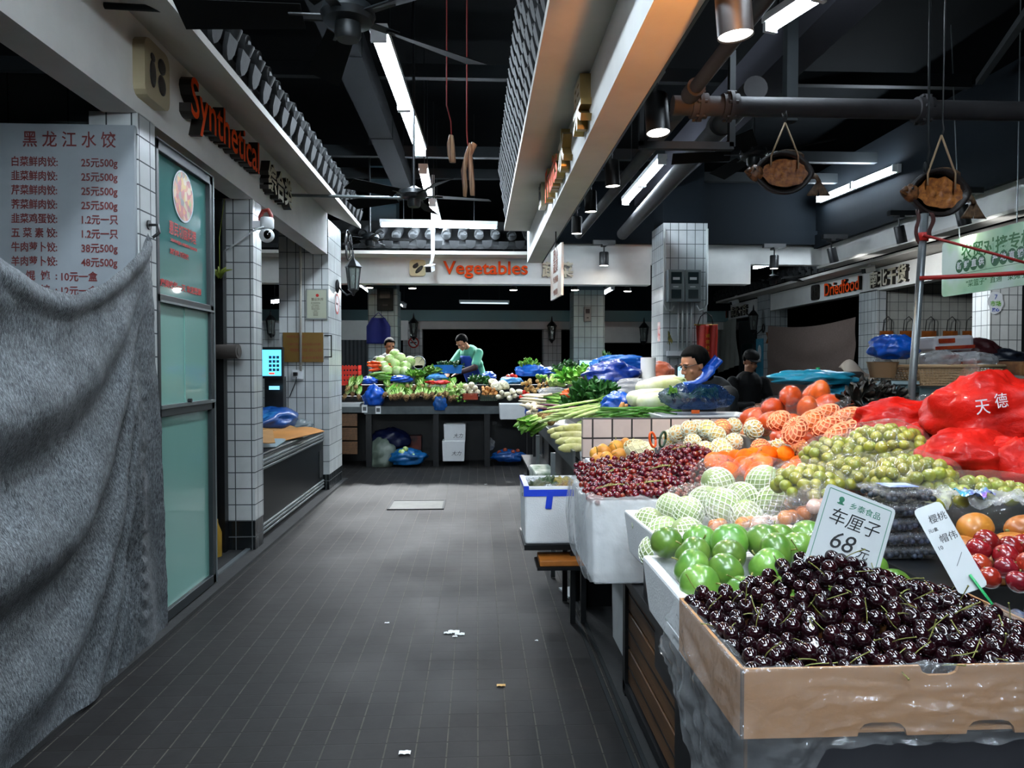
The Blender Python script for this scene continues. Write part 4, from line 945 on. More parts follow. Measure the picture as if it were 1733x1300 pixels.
cs = scatter(lambda: (lambda x, y: (x, y, cherry_z(x, y)+rnd(-.004,.006)))(rnd(CB[0]+.018,CB[2]-.018), rnd(CB[1]+.018,CB[3]-.014)), 290, cr*1.78, 30000)
for i, p in enumerate(cs):
    st_ = random.random() < .42
    put('cherry', random.choice(c_me), p, 'glossy dark red cherry heaped in the brown carton', 'cherry', 'cherries in the brown carton',
        Euler((rnd(-1.2,1.2), rnd(-1.2,1.2), rnd(-pi,pi))) if st_ else rot3(), rnd(.94,1.08), [('stem', random.choice(c_st))] if st_ else [])
g = MB(); tm = ball(cr, 8, 6)
for p in scatter(lambda: (lambda x, y: (x, y, cherry_z(x, y)-rnd(.016,.03)))(rnd(CB[0]+.018,CB[2]-.018), rnd(CB[1]+.018,CB[3]-.014)), 330, cr*1.5, 9000):
    g.add([p+q for q in tm.v], tm.f)
o = solo('cherry_underlayer', g, M_CHERRY, 'dark cherries lying underneath the heap in the carton', 'cherry', smooth=True, kind='stuff')
# clear liner: over the rim, hanging down the side and the front
def liner(u, v):
    L0, L1 = CB[3]-CB[1], CB[2]-CB[0]; s = u*(L0+L1+L0*.8)
    if s < L0: bx, by, nx, ny = CB[0], CB[3]-s, -1, 0
    elif s < L0+L1: bx, by, nx, ny = CB[0]+(s-L0), CB[1], 0, -1
    else: bx, by, nx, ny = CB[2], CB[1]+(s-L0-L1), 1, 0
    dc = abs(s-L0); k = max(0, 1-dc/.05)
    if k: nx, ny = (-1+.5*(1-0) if s > L0 else -1, -1 if s > L0 else -1+.0); q = sqrt(nx*nx+ny*ny); nx, ny = nx/q*(1), ny/q
    hang = .10+.20*(s/L0)**1.5 if s < L0 else (.30-.19*min(1,(s-L0)/.12) if s < L0+L1 else .06)
    w = .018*fbm((s*9, v*5, 1))+.010*fbm((s*28, v*9, 4))
    if v < .2:
        t = v/.2; off = -.03*(1-t); z = CZ1-.018*(1-t)+.006*sin(t*pi)+.008*fbm((s*14,0,2))
    else:
        t = (v-.2)/.8; z = CZ1+.004-hang*t*(1+.12*fbm((s*6,0,7))); off = .005+.012*sin(min(1,t*1.4)*pi*.5)*(1.2 if s < L0 else .8)+abs(w)*(.8 if s < L0 else .8)*min(1,t*3)
        if s < L0: off += .018*t*t
    return (bx+nx*off, by+ny*off, z)
solo('plastic_liner', MB().sheet(liner, 150, 44), film('liner film', 'e8ecee', .90, .12, .9, .6, 30), 'crinkled clear film hanging over the rim of the cherry carton', 'liner', smooth=True)
# ---- price cards
def price_card(label, c, w, h, roll, tilt, turn, lines, border=True, stake=None):
    o = thing('price_card', label, 'price tag', c)
    B = M.Translation(V((0,0,0))) @ M.Rotation(turn, 4, 'Z') @ M.Rotation(pi/2-tilt, 4, 'X') @ M.Rotation(roll, 4, 'Z')
    rr = .008; pl = []
    for a0, cx, cy_ in ((0,1,1),(90,-1,1),(180,-1,-1),(270,1,-1)):
        for q in (0,45,90): a = RAD(a0+q); pl.append((cx*(w/2-rr)+rr*cos(a), cy_*(h/2-rr)+rr*sin(a)))
    part(o, 'card', MB().prism(pl, .0015, B), mat('white price card', 'a8acac', .35, var=.06))
    if border:
        g = MB(); t = .0016
        for x0, y0, x1, y1 in ((-.44,.455,.44,.465),(-.44,-.465,.44,-.455),(-.45,-.46,-.44,.46),(.44,-.46,.45,.46)): g.add([B@V((a*w,b*h,t)) for a, b in ((x0,y0),(x1,y0),(x1,y1),(x0,y1))], [(0,1,2,3)])
        part(o, 'border', g, mat('green print', '2f6b52', .5))
    for nm, m, ls in lines:
        g = MB()
        for txt, x, y, sz, wd, sh in ls: letters(g, txt, B @ M.Translation(V((x*w,y*h,.0019))), sz, .0004, width=wd, shear=sh)
        part(o, nm, g, m)
    if stake:
        a, b, r = stake; part(o, 'stake', MB().tube([B@V(a), B@V((a[0]*.4+b[0]*.6,a[1]*.4+b[1]*.6,.004)), B@V(b)], [r, r, r*.8], 8, flat=.35), mat('bright green plastic', '1f8a4c', .35), True)
    return o
M_GRN = mat('green print', '2f6b52', .5)
c = P(1437,912,1.345)
o = price_card('white price card reading 68 yuan planted in the cherries', c, .138, .17, RAD(-22), RAD(12), RAD(0),
    [('logo_print', M_GRN, [('乡泰食品',.10,.345,.0145,.06,0),('●',-.25,.375,.014,None,0),('▲',-.25,.345,.013,None,0),('━',-.25,.325,.014,None,0)]),
     ('handwriting', M_INK, [('车厘子',0.0,.17,.034,.098,.15),('68',-.10,-.075,.047,None,.25),('元',.22,-.11,.024,None,.2)])], stake=((.0,-.065,.003),(.0,-.14,.003),.009))
c = P(1607,926,1.32)
price_card('slim white price strip with a green stake by the red plums', c, .052, .165, RAD(24), RAD(20), RAD(-18),
    [('handwriting', M_INK, [('樱桃',.12,.33,.0165,None,.1),('帽伟',.12,.10,.0165,None,.1),('元/盒',-.22,.22,.008,None,0),('10',-.30,.02,.010,None,0),('╱',.08,-.16,.02,None,0)])], border=False, stake=((.006,-.055,.004),(.016,-.125,.004),.006))
# ---- green fruit in the foam box
GX0, GY0, GX1, GY1, GZ = .435, 1.47, .985, 1.93, .802
foam_box('white foam box of round green fruit beside the cherry carton', ((GX0+GX1)/2,(GY0+GY1)/2,GZ), GX1-GX0, GY1-GY0, .148, t=.028)
solo('tape_strip', MB().bb((GX0-.0,GY0+.05,.86),(GX0+.002,GY0+.2,.862)), M_WHITE, 'white tape seam on the side of the green fruit box', 'tape')
def green_z(x, y):
    u = (x-GX0)/(GX1-GX0); v = (y-GY0)/(GY1-GY0); return GZ+.115+.05*v+.06*math.exp(-((u-.5)/.6)**2-((v-.62)/.5)**2)
gr = .0435
g_me = [MB().ell((0,0,0), (gr,gr,gr*s), 20, 14, fn=lambda d: 1-(.16*((d.z-.7)/.3)**2 if d.z > .7 else 0)-(.07*((-d.z-.75)/.25)**2 if d.z < -.75 else 0)+.012*noise.noise(d*2+V((s*9,0,0)))).data('green_fruit', M_JUJUBE, True) for s in (.92,1.0,.88)]
g_st = MB().tube([V((0,0,gr*.7)),V((.001,0,gr*.95)),V((.003,.001,gr*1.08))], [.0022,.0018,.0022], 6).data('stalk', M_STEM, True)
for p in scatter(lambda: (lambda x, y: (x, y, green_z(x, y)+rnd(-.006,.006)))(rnd(GX0+.05,GX1-.045), rnd(GY0+.045,GY1-.04)), 70, gr*1.6, 30000):
    put('green_fruit', random.choice(g_me), p, 'round green fruit heaped in the white foam box', 'fruit', 'green fruit in the foam box', rot3(1.3), rnd(.9,1.08), [('stalk', g_st)])
# ---- red plums, mangoes, black grapes to the side
px0, py0, px1, py1 = 1.0, 1.40, 1.5, 1.60
foam_box('white foam box of red plums beside the green fruit', ((px0+px1)/2,(py0+py1)/2,.802), px1-px0, py1-py0, .14, t=.018)
pr_ = .0245; p_me = [ball(pr_, 18, 12, .15, s).data('red_plum', M_PLUM, True) for s in (1.0, 1.08)]
p_st = MB().cyl((0,0,pr_*.8),(.001,.001,pr_*1.05),.0013,6).data('stalk', M_STEM, True)
for p in scatter(lambda: (lambda x, y: (x, y, .965+.05*math.exp(-((x-1.15)/.3)**2)+(y-py0)*.22+rnd(-.004,.004)))(rnd(px0+.02,px1-.03), rnd(py0+.02,py1-.01)), 60, pr_*1.75, 16000):
    put('red_plum', random.choice(p_me), p, 'shiny red plum in the pile behind the price strip', 'plum', 'red plums behind the price strip', rot3(1.2), rnd(.88,1.08), [('stalk', p_st)])
mg = MB().ell((0,0,0), (.05,.035,.032), 20, 12, fn=lambda d: 1+.10*d.x*d.z-.10*max(0,-d.x)**2+.03*noise.noise(d*1.5)); m_me = mg.data('mango', M_MANGO, True)
m_st = MB().cyl((.044,0,.004),(.054,0,.006),.004,8).data('stalk', M_STEM, True)
mz = .96
for p, a in (((1.13,1.66,mz+.06),.5),((1.24,1.66,mz+.065),.15),((1.20,1.72,mz+.10),.7),((1.31,1.70,mz+.10),.2),((1.33,1.63,mz+.06),-.3),((1.41,1.68,mz+.08),.4),((1.28,1.615,mz+.035),.2),((1.17,1.615,mz+.03),-.2),((1.42,1.61,mz+.035),.1)):
    put('mango', m_me, p, 'ripe orange-brown mango lying behind the red plums', 'mango', 'mangoes behind the red plums', Euler((rnd(-.2,.2),rnd(-.15,.15),a+pi*(random.random()<.5))), rnd(1.05,1.2), [('stalk', m_st)])
b_me = [ball(.0125, 12, 8, .2, s).data('black_grape', M_BLUE, True) for s in (1.1,1.25)]
foam_box('grey-rimmed box of dusky black grapes at the end of the cherry carton', (1.16,1.21,.802), .36, .26, .12, t=.012, m=M_CARTON, name='carton_tray')
for p in scatter(lambda: (lambda x, y: (x, y, .945+.03*math.exp(-((x-1.15)/.15)**2)+(y-1.1)*.12))(rnd(1.0,1.32), rnd(1.1,1.33)), 110, .0225, 9000):
    put('black_grape', random.choice(b_me), p, 'dusky black grape in the box past the cherry carton', 'grape', 'black grapes past the cherries', rot3(), rnd(.9,1.1))
# ---- clamshells of blueberries
for i in range(5):
    c = V((.935+.012*i%.03+.0*i, 1.70+.004*(i%2), .964+.04*i)) + V((.02,.34,0))*0; c = V((1.09+.008*(i%2), 1.86+.006*((i+1)%2), .962+.036*i))
    o = thing('fruit_clamshell', ('lowest','second','middle','fourth','topmost')[i]+' clear clamshell of dark berries in the stack behind the price strip', 'punnet', c, rnd(-.12,.12), 'stacked berry clamshells')
    part(o, 'tub', MB().lathe([(.001,.002),(.06,.002),(.072,.024),(.076,.026)], 4, M.Rotation(pi/4, 4, 'Z') @ M.Diagonal((1.45,1.35,1,1))), M_FILM)
    part(o, 'lid', MB().lathe([(.076,.026),(.07,.029),(.066,.034),(.001,.0345)], 4, M.Rotation(pi/4, 4, 'Z') @ M.Diagonal((1.45,1.35,1,1))), M_FILM)
    part(o, 'rib_band', MB().lathe([(.0745,.020),(.079,.024),(.079,.028),(.0745,.028)], 4, M.Rotation(pi/4, 4, 'Z') @ M.Diagonal((1.45,1.35,1,1))), M_FILM)
    q = MB(); tb = ball(.008, 8, 6)
    for p in scatter(lambda: (rnd(-.066,.066), rnd(-.06,.06), rnd(.008,.022)), 95, .0125, 4000): q.add([p+x for x in tb.v], tb.f)
    part(o, 'berries', q, M_BLUE, True, kind='stuff')
    if i == 4: part(o, 'label_sticker', MB().add([(-.04,-.035,.036),(.04,-.035,.036),(.04,.03,.036),(-.04,.03,.036)], [(0,1,2,3)]), mat('blue and white label', 'aebfe0', .4, col2='3d57b5', vs=20))
# ---- muscat grapes in bags
mgr = .0185; mu_me = [ball(mgr, 14, 10, .06, s).data('berry', M_GGRAPE, True) for s in (1.0,1.14)]
rach = mat('grape rachis', '8a8a4a', .6)
def bunch(name, label, c, r, n, rb, meshes, group=None, rz=0.0, film_m=None, film_label=None, bag='plastic_bag', lift=0.55, mind=1.72, seed=0):
    """a bunch lying on its side: berries over a rounded body, the stalk inside; optionally in a clear bag"""
    o = thing(name, label, 'grapes', c, rz, group); r = V(r)
    def cand():
        d = V((random.gauss(0,1), random.gauss(0,1), random.gauss(0,1))).normalized()
        if d.z < -.25: d.z = -d.z
        k = 1+.12*noise.noise(d*2.2+V((seed,0,0))); return (d.x*r.x*k, d.y*r.y*k, d.z*r.z*k+r.z*.25)
    for p in scatter(cand, n, rb*mind, 6000): link('berry', random.choice(meshes), o, p, rot3(), rnd(.86,1.1))
    part(o, 'rachis', MB().tube([V((-r.x*.8,0,r.z*.3)),V((0,.01,r.z*.6)),V((r.x*.7,0,r.z*.5)),V((r.x*1.05,.01,r.z*.5))], [.003,.004,.004,.005], 6).ell((0,0,r.z*.2), (r.x*.82,r.y*.82,r.z*.8), 14, 9), rach, True)
    if film_m:
        b = lump(V(c)+V((0,0,r.z*.3)), (r.x+rb*1.25,r.y+rb*1.25,r.z+rb*1.3), seed, .10, 2.4, flat=.62, n=(48,28), rz=rz)
        solo(bag, b, film_m, film_label, 'bag', 'clear bags of green grapes', smooth=True)
    return o
for i, (px, py, y, rx_, ry_, rz_, n, a, lb) in enumerate((
        (1366,815,2.22,.085,.10,.055,46,.2,'behind the netted melons, next to the oranges'),(1420,770,2.55,.10,.12,.065,50,.5,'at the oranges end of the green grape heap'),
        (1500,750,2.5,.12,.13,.075,60,-.3,'topmost of the green grapes before the red bags'),(1545,800,2.08,.115,.095,.05,50,.35,'behind the berry clamshells'),(1450,800,2.35,.10,.09,.05,36,.1,'low in the middle of the green grape heap'))):
    c = P(px, py, y); c.z -= rz_*.55
    bunch('grape_bunch', 'bunch of green muscat grapes '+lb, c, (rx_,ry_,rz_), n, mgr, mu_me, 'green grape bunches', a, M_FILM, 'clear bag of green grapes '+lb, seed=i*5)
# green jujubes in an open bag
jm = [ball(.019, 14, 10, .1, s).data('green_date', mat('green date skin', '76882a', .3, col2='8f8a33', vs=18, rand=.25, coat=.3), True) for s in (1.1,1.2)]
for p in scatter(lambda: (lambda x, y: (x, y, 1.075+.05*math.exp(-((x-1.40)/.16)**2-((y-1.99)/.12)**2)))(rnd(1.22,1.62), rnd(1.88,2.12)), 60, .0335, 9000):
    put('green_date', random.choice(jm), p, 'small olive green date in the bag below the red bags', 'fruit', 'green dates below the red bags', rot3(), rnd(.9,1.1))
solo('plastic_bag', lump((1.42,1.99,1.06), (.24,.15,.09), 33, .14, 2.6, flat=1.0, n=(48,26)), M_FILM, 'open clear bag of small green dates', 'bag', smooth=True)
def scrap(label, c, w, d, rz, m, amp=.05, n=26, seed=0, name='film_scrap', cat='plastic film'):
    R = M.Rotation(rz, 3, 'Z'); c = V(c)
    def f(u, v):
        x, y = (u-.5)*w*(1+.2*fbm((v*3,seed,1))), (v-.5)*d*(1+.2*fbm((u*3,seed,5))); z = amp*(.5+fbm((u*2.6+seed,v*2.6,seed)))+amp*.5*(.5-abs(fbm((u*6,v*6,seed+3))))
        return c+R@V((x,y,z))
    return solo(name, MB().sheet(f, n, n), m, label, cat, smooth=True)
scrap('crumpled clear film fold between the green grapes and the berry clamshells', P(1565,850,1.95), .13, .16, .5, M_FILMW, .035, seed=2)
scrap('crumpled clear film by the mangoes', P(1685,858,1.85), .16, .12, -.3, M_FILMW, .035, seed=5)
o = scrap('shiny holographic packet lying on the green dates', P(1648,842,1.86), .09, .07, .6, mat('holographic foil', '5ad0e0', .15, .5, col2='9a6fd8', vs=14), .02, 10, seed=8, name='foil_packet', cat='packet')
# ---- red grapes in the bagged foam box
RB = (.44, 2.82, .98, 3.38)
foam_box('tall white foam box of red grapes inside a hanging clear bag', ((RB[0]+RB[2])/2,(RB[1]+RB[3])/2,.602), RB[2]-RB[0], RB[3]-RB[1], .33, t=.022, ta=.04)
def rg_z(x, y):
    u = (x-RB[0])/(RB[2]-RB[0]); v = (y-RB[1])/(RB[3]-RB[1]); return .925+.03*min(1,u*5)+.10*v*(.55+.45*u)+.05*math.exp(-((u-.9)/.25)**2-((v-.75)/.3)**2)-.03*max(0,.25-v)
rgr = .0125; rg_me = [ball(rgr, 12, 8, .06, s).data('berry', M_RGRAPE, True) for s in (1.0,1.12)]
ctr = [(.54,2.93,'low at the bag edge'),(.70,2.95,'hanging over the front of the box'),(.60,3.14,'at the aisle corner behind'),(.80,3.12,'in the middle of the box'),(.93,3.26,'heaped highest at the oranges side')]
roots = [thing('grape_bunch', 'bunch of small red grapes '+w, 'grapes', (x,y,rg_z(x,y)), 0, 'red grape bunches') for x, y, w in ctr]
cnt = [0]*5
for p in scatter(lambda: (lambda x, y: (x, y, rg_z(x, y)+rnd(-.004,.012)))(rnd(RB[0]-.005,RB[2]+.05), rnd(RB[1]-.0,RB[3])), 470, rgr*1.72, 30000):
    k = min(range(5), key=lambda i: (p.x-ctr[i][0])**2+(p.y-ctr[i][1])**2)
    if cnt[k] >= 99: continue
    cnt[k] += 1; link('berry', random.choice(rg_me), roots[k], p-V(roots[k].location), rot3(), rnd(.85,1.15))
for k, (x, y, w) in enumerate(ctr):
    g = MB(); q = V((x,y,rg_z(x,y)))
    g.tube([q+V((-.07,-.02,-.0)),q+V((-.02,-.02,.012)),q+V((.03,.0,.014)),q+V((.06,.03,.006))], [.002,.0025,.003,.003], 5)
    for j in range(5): a = j*1.3; b = q+V((-.03+.02*j,-.01,.012)); g.tube([b, b+V((.015*cos(a),.015*sin(a),.006)), b+V((.028*cos(a),.028*sin(a),-.004))], .0012, 4)
    part(roots[k], 'rachis', g, rach, True, world=True)
    g = MB(); tb = ball(rgr, 7, 5)
    for p in scatter(lambda: (lambda a, b: (a, b, rg_z(a, b)-rnd(.012,.022)))(x+rnd(-.11,.11), y+rnd(-.12,.12)), 90, rgr*1.5, 1500):
        if RB[0]+.02 < p.x < RB[2]+.03 and RB[1]+.02 < p.y < RB[3]: g.add([p+v for v in tb.v], tb.f)
    part(roots[k], 'inner_berries', g, M_RGRAPE, True, world=True, kind='stuff')
def bagskirt(u, v):
    # around the near side of the box: back-left, left, front, right
    pts = [(RB[0],RB[3]),(RB[0],RB[1]),(RB[2],RB[1]),(RB[2],RB[1]+.3)]; seg = [RB[3]-RB[1], RB[2]-RB[0], .3]; s = u*sum(seg); i = 0
    while i < 2 and s > seg[i]: s -= seg[i]; i += 1
    k = s/seg[i]; x = pts[i][0]+(pts[i+1][0]-pts[i][0])*k; y = pts[i][1]+(pts[i+1][1]-pts[i][1])*k
    cx, cy_ = (RB[0]+RB[2])/2, (RB[1]+RB[3])/2; n = V((x-cx,y-cy_,0)).normalized()
    z = .945+.02*fbm((u*9,1,1))-(.335+.02*fbm((u*5,4,2)))*max(0,v-.08)/.92; off = -.02 if v < .06 else .016+.02*sin(pi*min(1,v))**.6+.016*fbm((u*13,v*1.2,3))+.008*fbm((u*34,v*3,8))
    if v > .9: off *= 1-(v-.9)*4
    return (x+n.x*off, y+n.y*off, z)
solo('plastic_bag', MB().sheet(bagskirt, 110, 40), M_FILMW, 'milky clear bag hanging round the red grape box', 'bag', smooth=True)
# ---- yellow pears, scissors
foam_box('white foam box with yellow pears in front of the tiled divider', (.79,3.69,.602), .44, .44, .36, t=.02)
y_me = ball(.037, 18, 12, .2, .98).data('yellow_pear', M_PEAR, True); y_st = MB().tube([V((0,0,.028)),V((.002,0,.045)),V((.007,.002,.055))], .0018, 6).data('stalk', M_STEM, True)
for px, py, y in ((1022,763,3.72),(1043,757,3.76),(1047,770,3.66),(1028,776,3.62),(1014,778,3.66),(1060,752,3.8),(1010,768,3.74),(1036,788,3.56),(1020,792,3.55)):
    put('yellow_pear', y_me, P(px, py, y), 'round yellow pear in the foam box before the tiled divider', 'pear', 'yellow pears before the divider', rot3(.8), rnd(.95,1.08), [('stalk', y_st)])
def foam_net(r, sq=1.0, n=9, turns=.35, th=.0025, seg=14):
    g = MB()
    for s in (1, -1):
        for k in range(n):
            pts = []
            for i in range(seg+1):
                ph = -1.35+2.7*i/seg; a = 2*pi*k/n+s*turns*2*pi*(i/seg); pts.append(V((r*cos(ph)*cos(a), r*cos(ph)*sin(a), r*sq*sin(ph))))
            g.tube(pts, th, 4)
    return g
solo('net_sleeve', foam_net(.085, .55, 12).xf(M.Translation(P(1085,762,3.5)) @ M.Rotation(.3,4,'Y')).ell(P(1085,762,3.5), (.08,.08,.042), 16, 10), mat('cream foam net', 'dcd6b0', .7), 'cream foam net sleeve lying over the pears', 'net', smooth=True)
def scissors(label, c, m, rz):
    o = thing('scissors', label, 'scissors', c, rz)
    for s in (-1, 1):
        pts = [V((s*.022+.018*cos(a), 0, .045+.03*sin(a))) for a in [k*2*pi/14 for k in range(15)]]
        part(o, 'handle', MB().tube(pts, .0045, 8), m, True)
        part(o, 'blade', MB().bar((s*.012,0,.015),(-s*.008,.0,-.09),.003,.012), M_ALU)
    return o
q = P(1113,757,3.3); o = thing('scissors', 'pair of scissors with one orange and one dark green handle stuck in the grapes', 'scissors', q, .4)
for s, m in ((-1, mat('orange handle', 'e0561a', .4)), (1, mat('dark green handle', '1c3a22', .4))):
    pts = [V((s*.024+.016*cos(a)+s*.2*(.032*sin(a)+.02), 0, .035+.034*sin(a))) for a in [k*2*pi/14 for k in range(15)]]
    part(o, 'handle', MB().tube(pts, .0055, 8), m, True); part(o, 'blade', MB().bar((s*.012,0,.0),(-s*.008,.0,-.11),.003,.012), M_ALU)
# ---- netted pale fruit, oranges
pf = [ball(.041, 16, 11, .12, .95).data('pale_fruit', M_PEACH, True), ball(.041, 16, 11, .12, 1.05).data('pale_fruit', M_PEACH, True)]; pn = foam_net(.0435, 1, 10).data('foam_net', M_NET); pnp = foam_net(.0435, 1, 12).data('foam_net', M_NETP)
def tier(x, y): return 1.02+.03*(x-1.0)+.0*y
for i, p in enumerate(scatter(lambda: (lambda x, y: (x, y, 1.035+.10*math.exp(-((y-3.62)/.22)**2)+.05*(x-1)))(rnd(1.0,1.55), rnd(3.3,3.85)), 30, .078, 9000)):
    put('pale_fruit', pf[i%2], p, 'pale yellow fruit in a foam net in the row before the tiled divider', 'fruit', 'netted pale fruit before the divider', rot3(), rnd(.95,1.1), [('foam_net', pn if i%3 else pnp)])
om = ball(.0415, 20, 14, .05, .95).data('orange', M_ORANGE, True); osn = MB().cyl((0,0,.0365),(0,0,.039),.004,8).data('stalk', M_STEM, True)
for p in scatter(lambda: (lambda x, y: (x, y, 1.03+.055*math.exp(-((x-1.22)/.2)**2-((y-2.98)/.18)**2)))(rnd(.98,1.46), rnd(2.55,3.3)), 34, .076, 12000):
    put('orange', om, p, 'bright orange in the loose heap between the red grapes and the green grapes', 'orange', 'loose oranges', rot3(), rnd(.95,1.1), [('stalk', osn)])
# ---- wrapped orange melons and netted pink packs, behind
pp = [MB().ell((0,0,0), (.05,.05,.078), 18, 12, fn=lambda d: 1+.04*cos(8*atan2(d.y,d.x))*(1-abs(d.z))).data('orange_melon', M_PAPAYA, True), MB().ell((0,0,0), (.05,.048,.056), 18, 12, fn=lambda d: 1+.03*cos(9*atan2(d.y,d.x))*(1-abs(d.z))).data('orange_melon', M_PAPAYA, True)]
pw = [lump((0,0,0), (.054,.054,.082), s, .08, 3, n=(24,14)).data('wrapper', film('crisp film', clear=.985, rough=.05, haze=.15, bump=.6, bs=30), True) for s in (1, 4)]
foam_box('white foam tray at the foot of the wrapped orange melons', (1.72,3.62,.981), .75, .5, .12, t=.02, ta=.1)
for i, p in enumerate(scatter(lambda: (lambda x, y: (x, y, 1.08+.25*math.exp(-((x-1.66)/.27)**2-((y-3.66)/.24)**2)))(rnd(1.4,2.1), rnd(3.35,3.9)), 42, .088, 12000)):
    put('orange_melon', pp[i%2], p, 'small orange melon in clear wrap in the tall heap at the back', 'melon', 'wrapped orange melons', rot3(), rnd(.9,1.1), [('wrapper', pw[i%2])])
nk = MB().ell((0,0,0), (.075,.045,.035), 16, 10).data('netted_pack', mat('peach fruit in net', 'c8662e', .5, col2='b04a22', vs=20, rand=.15), True); nkn = foam_net(.05, .9, 12, .3).xf(M.Diagonal((1.55,.95,.82,1))).data('foam_net', M_NETP)
for i, (px, py, y, a) in enumerate(((1318,712,3.15,.9),(1345,728,3.0,.7),(1372,712,3.1,.6),(1400,722,3.05,.4),(1395,700,3.25,.3),(1430,706,3.2,-.2),(1415,738,2.95,.2),(1440,728,3.0,.1))):
    put('netted_pack', nk, P(px, py, y), 'pack of pinkish fruit in a foam net leaning on the wrapped melons', 'fruit pack', 'netted pink fruit packs', Euler((rnd(-.2,.2),-.5+rnd(-.2,.2),a)), 1.0, [('foam_net', nkn)])
solo('film_sheet', MB().sheet(lambda u, v: P(1330+110*u, 668+14*sin(u*3)+60*v, 3.02+.25*(1-v)) + V((0,0,.012*fbm((u*5,v*5,2)))), 22, 14), M_FILM, 'clear wrap stretched over the netted pink packs', 'plastic film', smooth=True)
# ---- netted melons in trays and bags in the middle
ml = [MB().ell((0,0,0), (.052,.052,.058*s), 20, 13).data('netted_melon', M_MELON, True) for s in (1, 1.15)]; mln = [foam_net(.0535, 1.04*s, 15, .42, .0017).data('foam_net', M_NET) for s in (1, 1.15)]
foam_box('small white foam tray of netted melons at the counter edge', (.665,2.44,.782), .26, .40, .15, t=.014, ta=.12, rz=.04)
foam_box('second white foam tray beside the green fruit box', (.72,2.10,.802), .32, .26, .14, t=.014, ta=.08)
for i, (px, py, y) in enumerate(((1096,885,2.52),(1150,935,2.28),(1165,868,2.42),(1120,905,2.40),(1215,818,2.65),(1290,815,2.6),(1165,905,2.3),(1225,860,2.4),(1255,845,2.5),(1190,850,2.55),(1135,860,2.62),(1265,880,2.3),(1110,935,2.32),(1310,850,2.45))):
    p = P(px, py, y); put('netted_melon', ml[i%2], p, 'small pale melon in a foam net in the trays at the middle of the stall', 'melon', 'netted melons', rot3(1.0), rnd(.95,1.12), [('foam_net', mln[i%2])])
for i, (px, py, y, s) in enumerate(((1165,868,2.42,1.2),(1215,818,2.65,1.25),(1290,815,2.6,1.2),(1225,862,2.38,1.1))):
    solo('plastic_bag', lump(P(px, py, y), (.078*s,.078*s,.078*s), 40+i, .16, 2.5, n=(40,24)), M_FILM, ('clear bag round a netted melon above the foam tray','clear bag round a netted melon beside the red grapes','clear bag round a netted melon below the oranges','clear bag round a netted melon in the middle')[i], 'bag', smooth=True)
# loose clear packs of small fruit behind the green fruit
pk = mat('amber fruit', 'b5651d', .35, rand=.3); pk2 = mat('pale pink fruit', 'd8b0a0', .5, rand=.2)
for i, (px, py, y, r_) in enumerate(((1230,915,2.08,.05),(1262,880,2.2,.045),(1300,878,2.15,.05),(1335,870,2.1,.05),(1290,905,2.0,.045),(1215,885,2.2,.05),(1325,895,1.98,.045),(1365,862,2.12,.05),(1385,850,2.1,.05),(1345,845,2.25,.05))):
    p = P(px, py, y); o = thing('fruit_pack', 'crinkled clear pack of a few fruits behind the green fruit', 'fruit pack', p, rnd(-1,1), 'clear fruit packs behind the green fruit')
    b = lump((0,0,0), (r_*1.5,r_*1.15,r_), 60+i, .22, 2.4, n=(36,22)); part(o, 'wrapper', b, M_FILM, True)
    for k in range(3): part(o, 'fruit', ball(r_*.42, 12, 8, .1).xf(M.Translation(V((r_*.55*(k-1),r_*.2*(k%2),-.2*r_)))), pk if i%2 else pk2, True)
# ---- red bags of goods on the far side
for i, (px, py, y, r_, rz_, lb) in enumerate(((1530,712,2.95,(.20,.13,.085),.2,'flat red bag behind the green grapes'),(1680,712,2.42,(.20,.16,.15),-.2,'biggest red bag with white marks, topmost of the red bags'),
        (1640,775,2.22,(.16,.12,.085),.3,'glossy red bag just above the green dates'),(1722,800,2.12,(.10,.10,.10),0,'red bag at the very edge beside the green dates'),(1585,742,2.6,(.12,.10,.06),.3,'small red bag between the other red bags'))):
    c = P(px, py, y); solo('plastic_bag', lump(c, r_, 80+i, .2, 2.0, flat=.75, n=(56,34), rz=rz_), M_REDBAG, lb, 'bag', 'red bags', smooth=True)
g = MB(); 
for txt, px, py, s_ in (('天',1663,690,.055),('德',1695,680,.05)): letters(g, txt, onto(P(px, py, 2.255), (1,.15,.1), (-.1,.15,1)), s_, .001)
solo('bag_lettering', g, M_WHITE, 'white brushed characters on the biggest red bag', 'lettering')
solo('yellow_label', MB().sheet(lambda u, v: P(1665+32*u, 655+12*v+9*u, 2.36), 4, 2, thick=.002), mat('yellow label', 'd3a51c', .5), 'yellow label at the top of the biggest red bag', 'label')
def neck(u, v):
    a = 2*pi*u; w = .5+.5*fbm((u*7,v*3,1)); r = .035+.05*(1-v)+.02*fbm((cos(a)*2,sin(a)*2,v*4)); return P(1632,690,2.5)+V((r*cos(a)*1.1, r*sin(a)*.5, .16*v*(.8+.3*cos(a))))
solo('plastic_bag', MB().sheet(neck, 48, 20), M_FILM, 'open clear bag neck standing up beside the biggest red bag', 'bag', smooth=True)
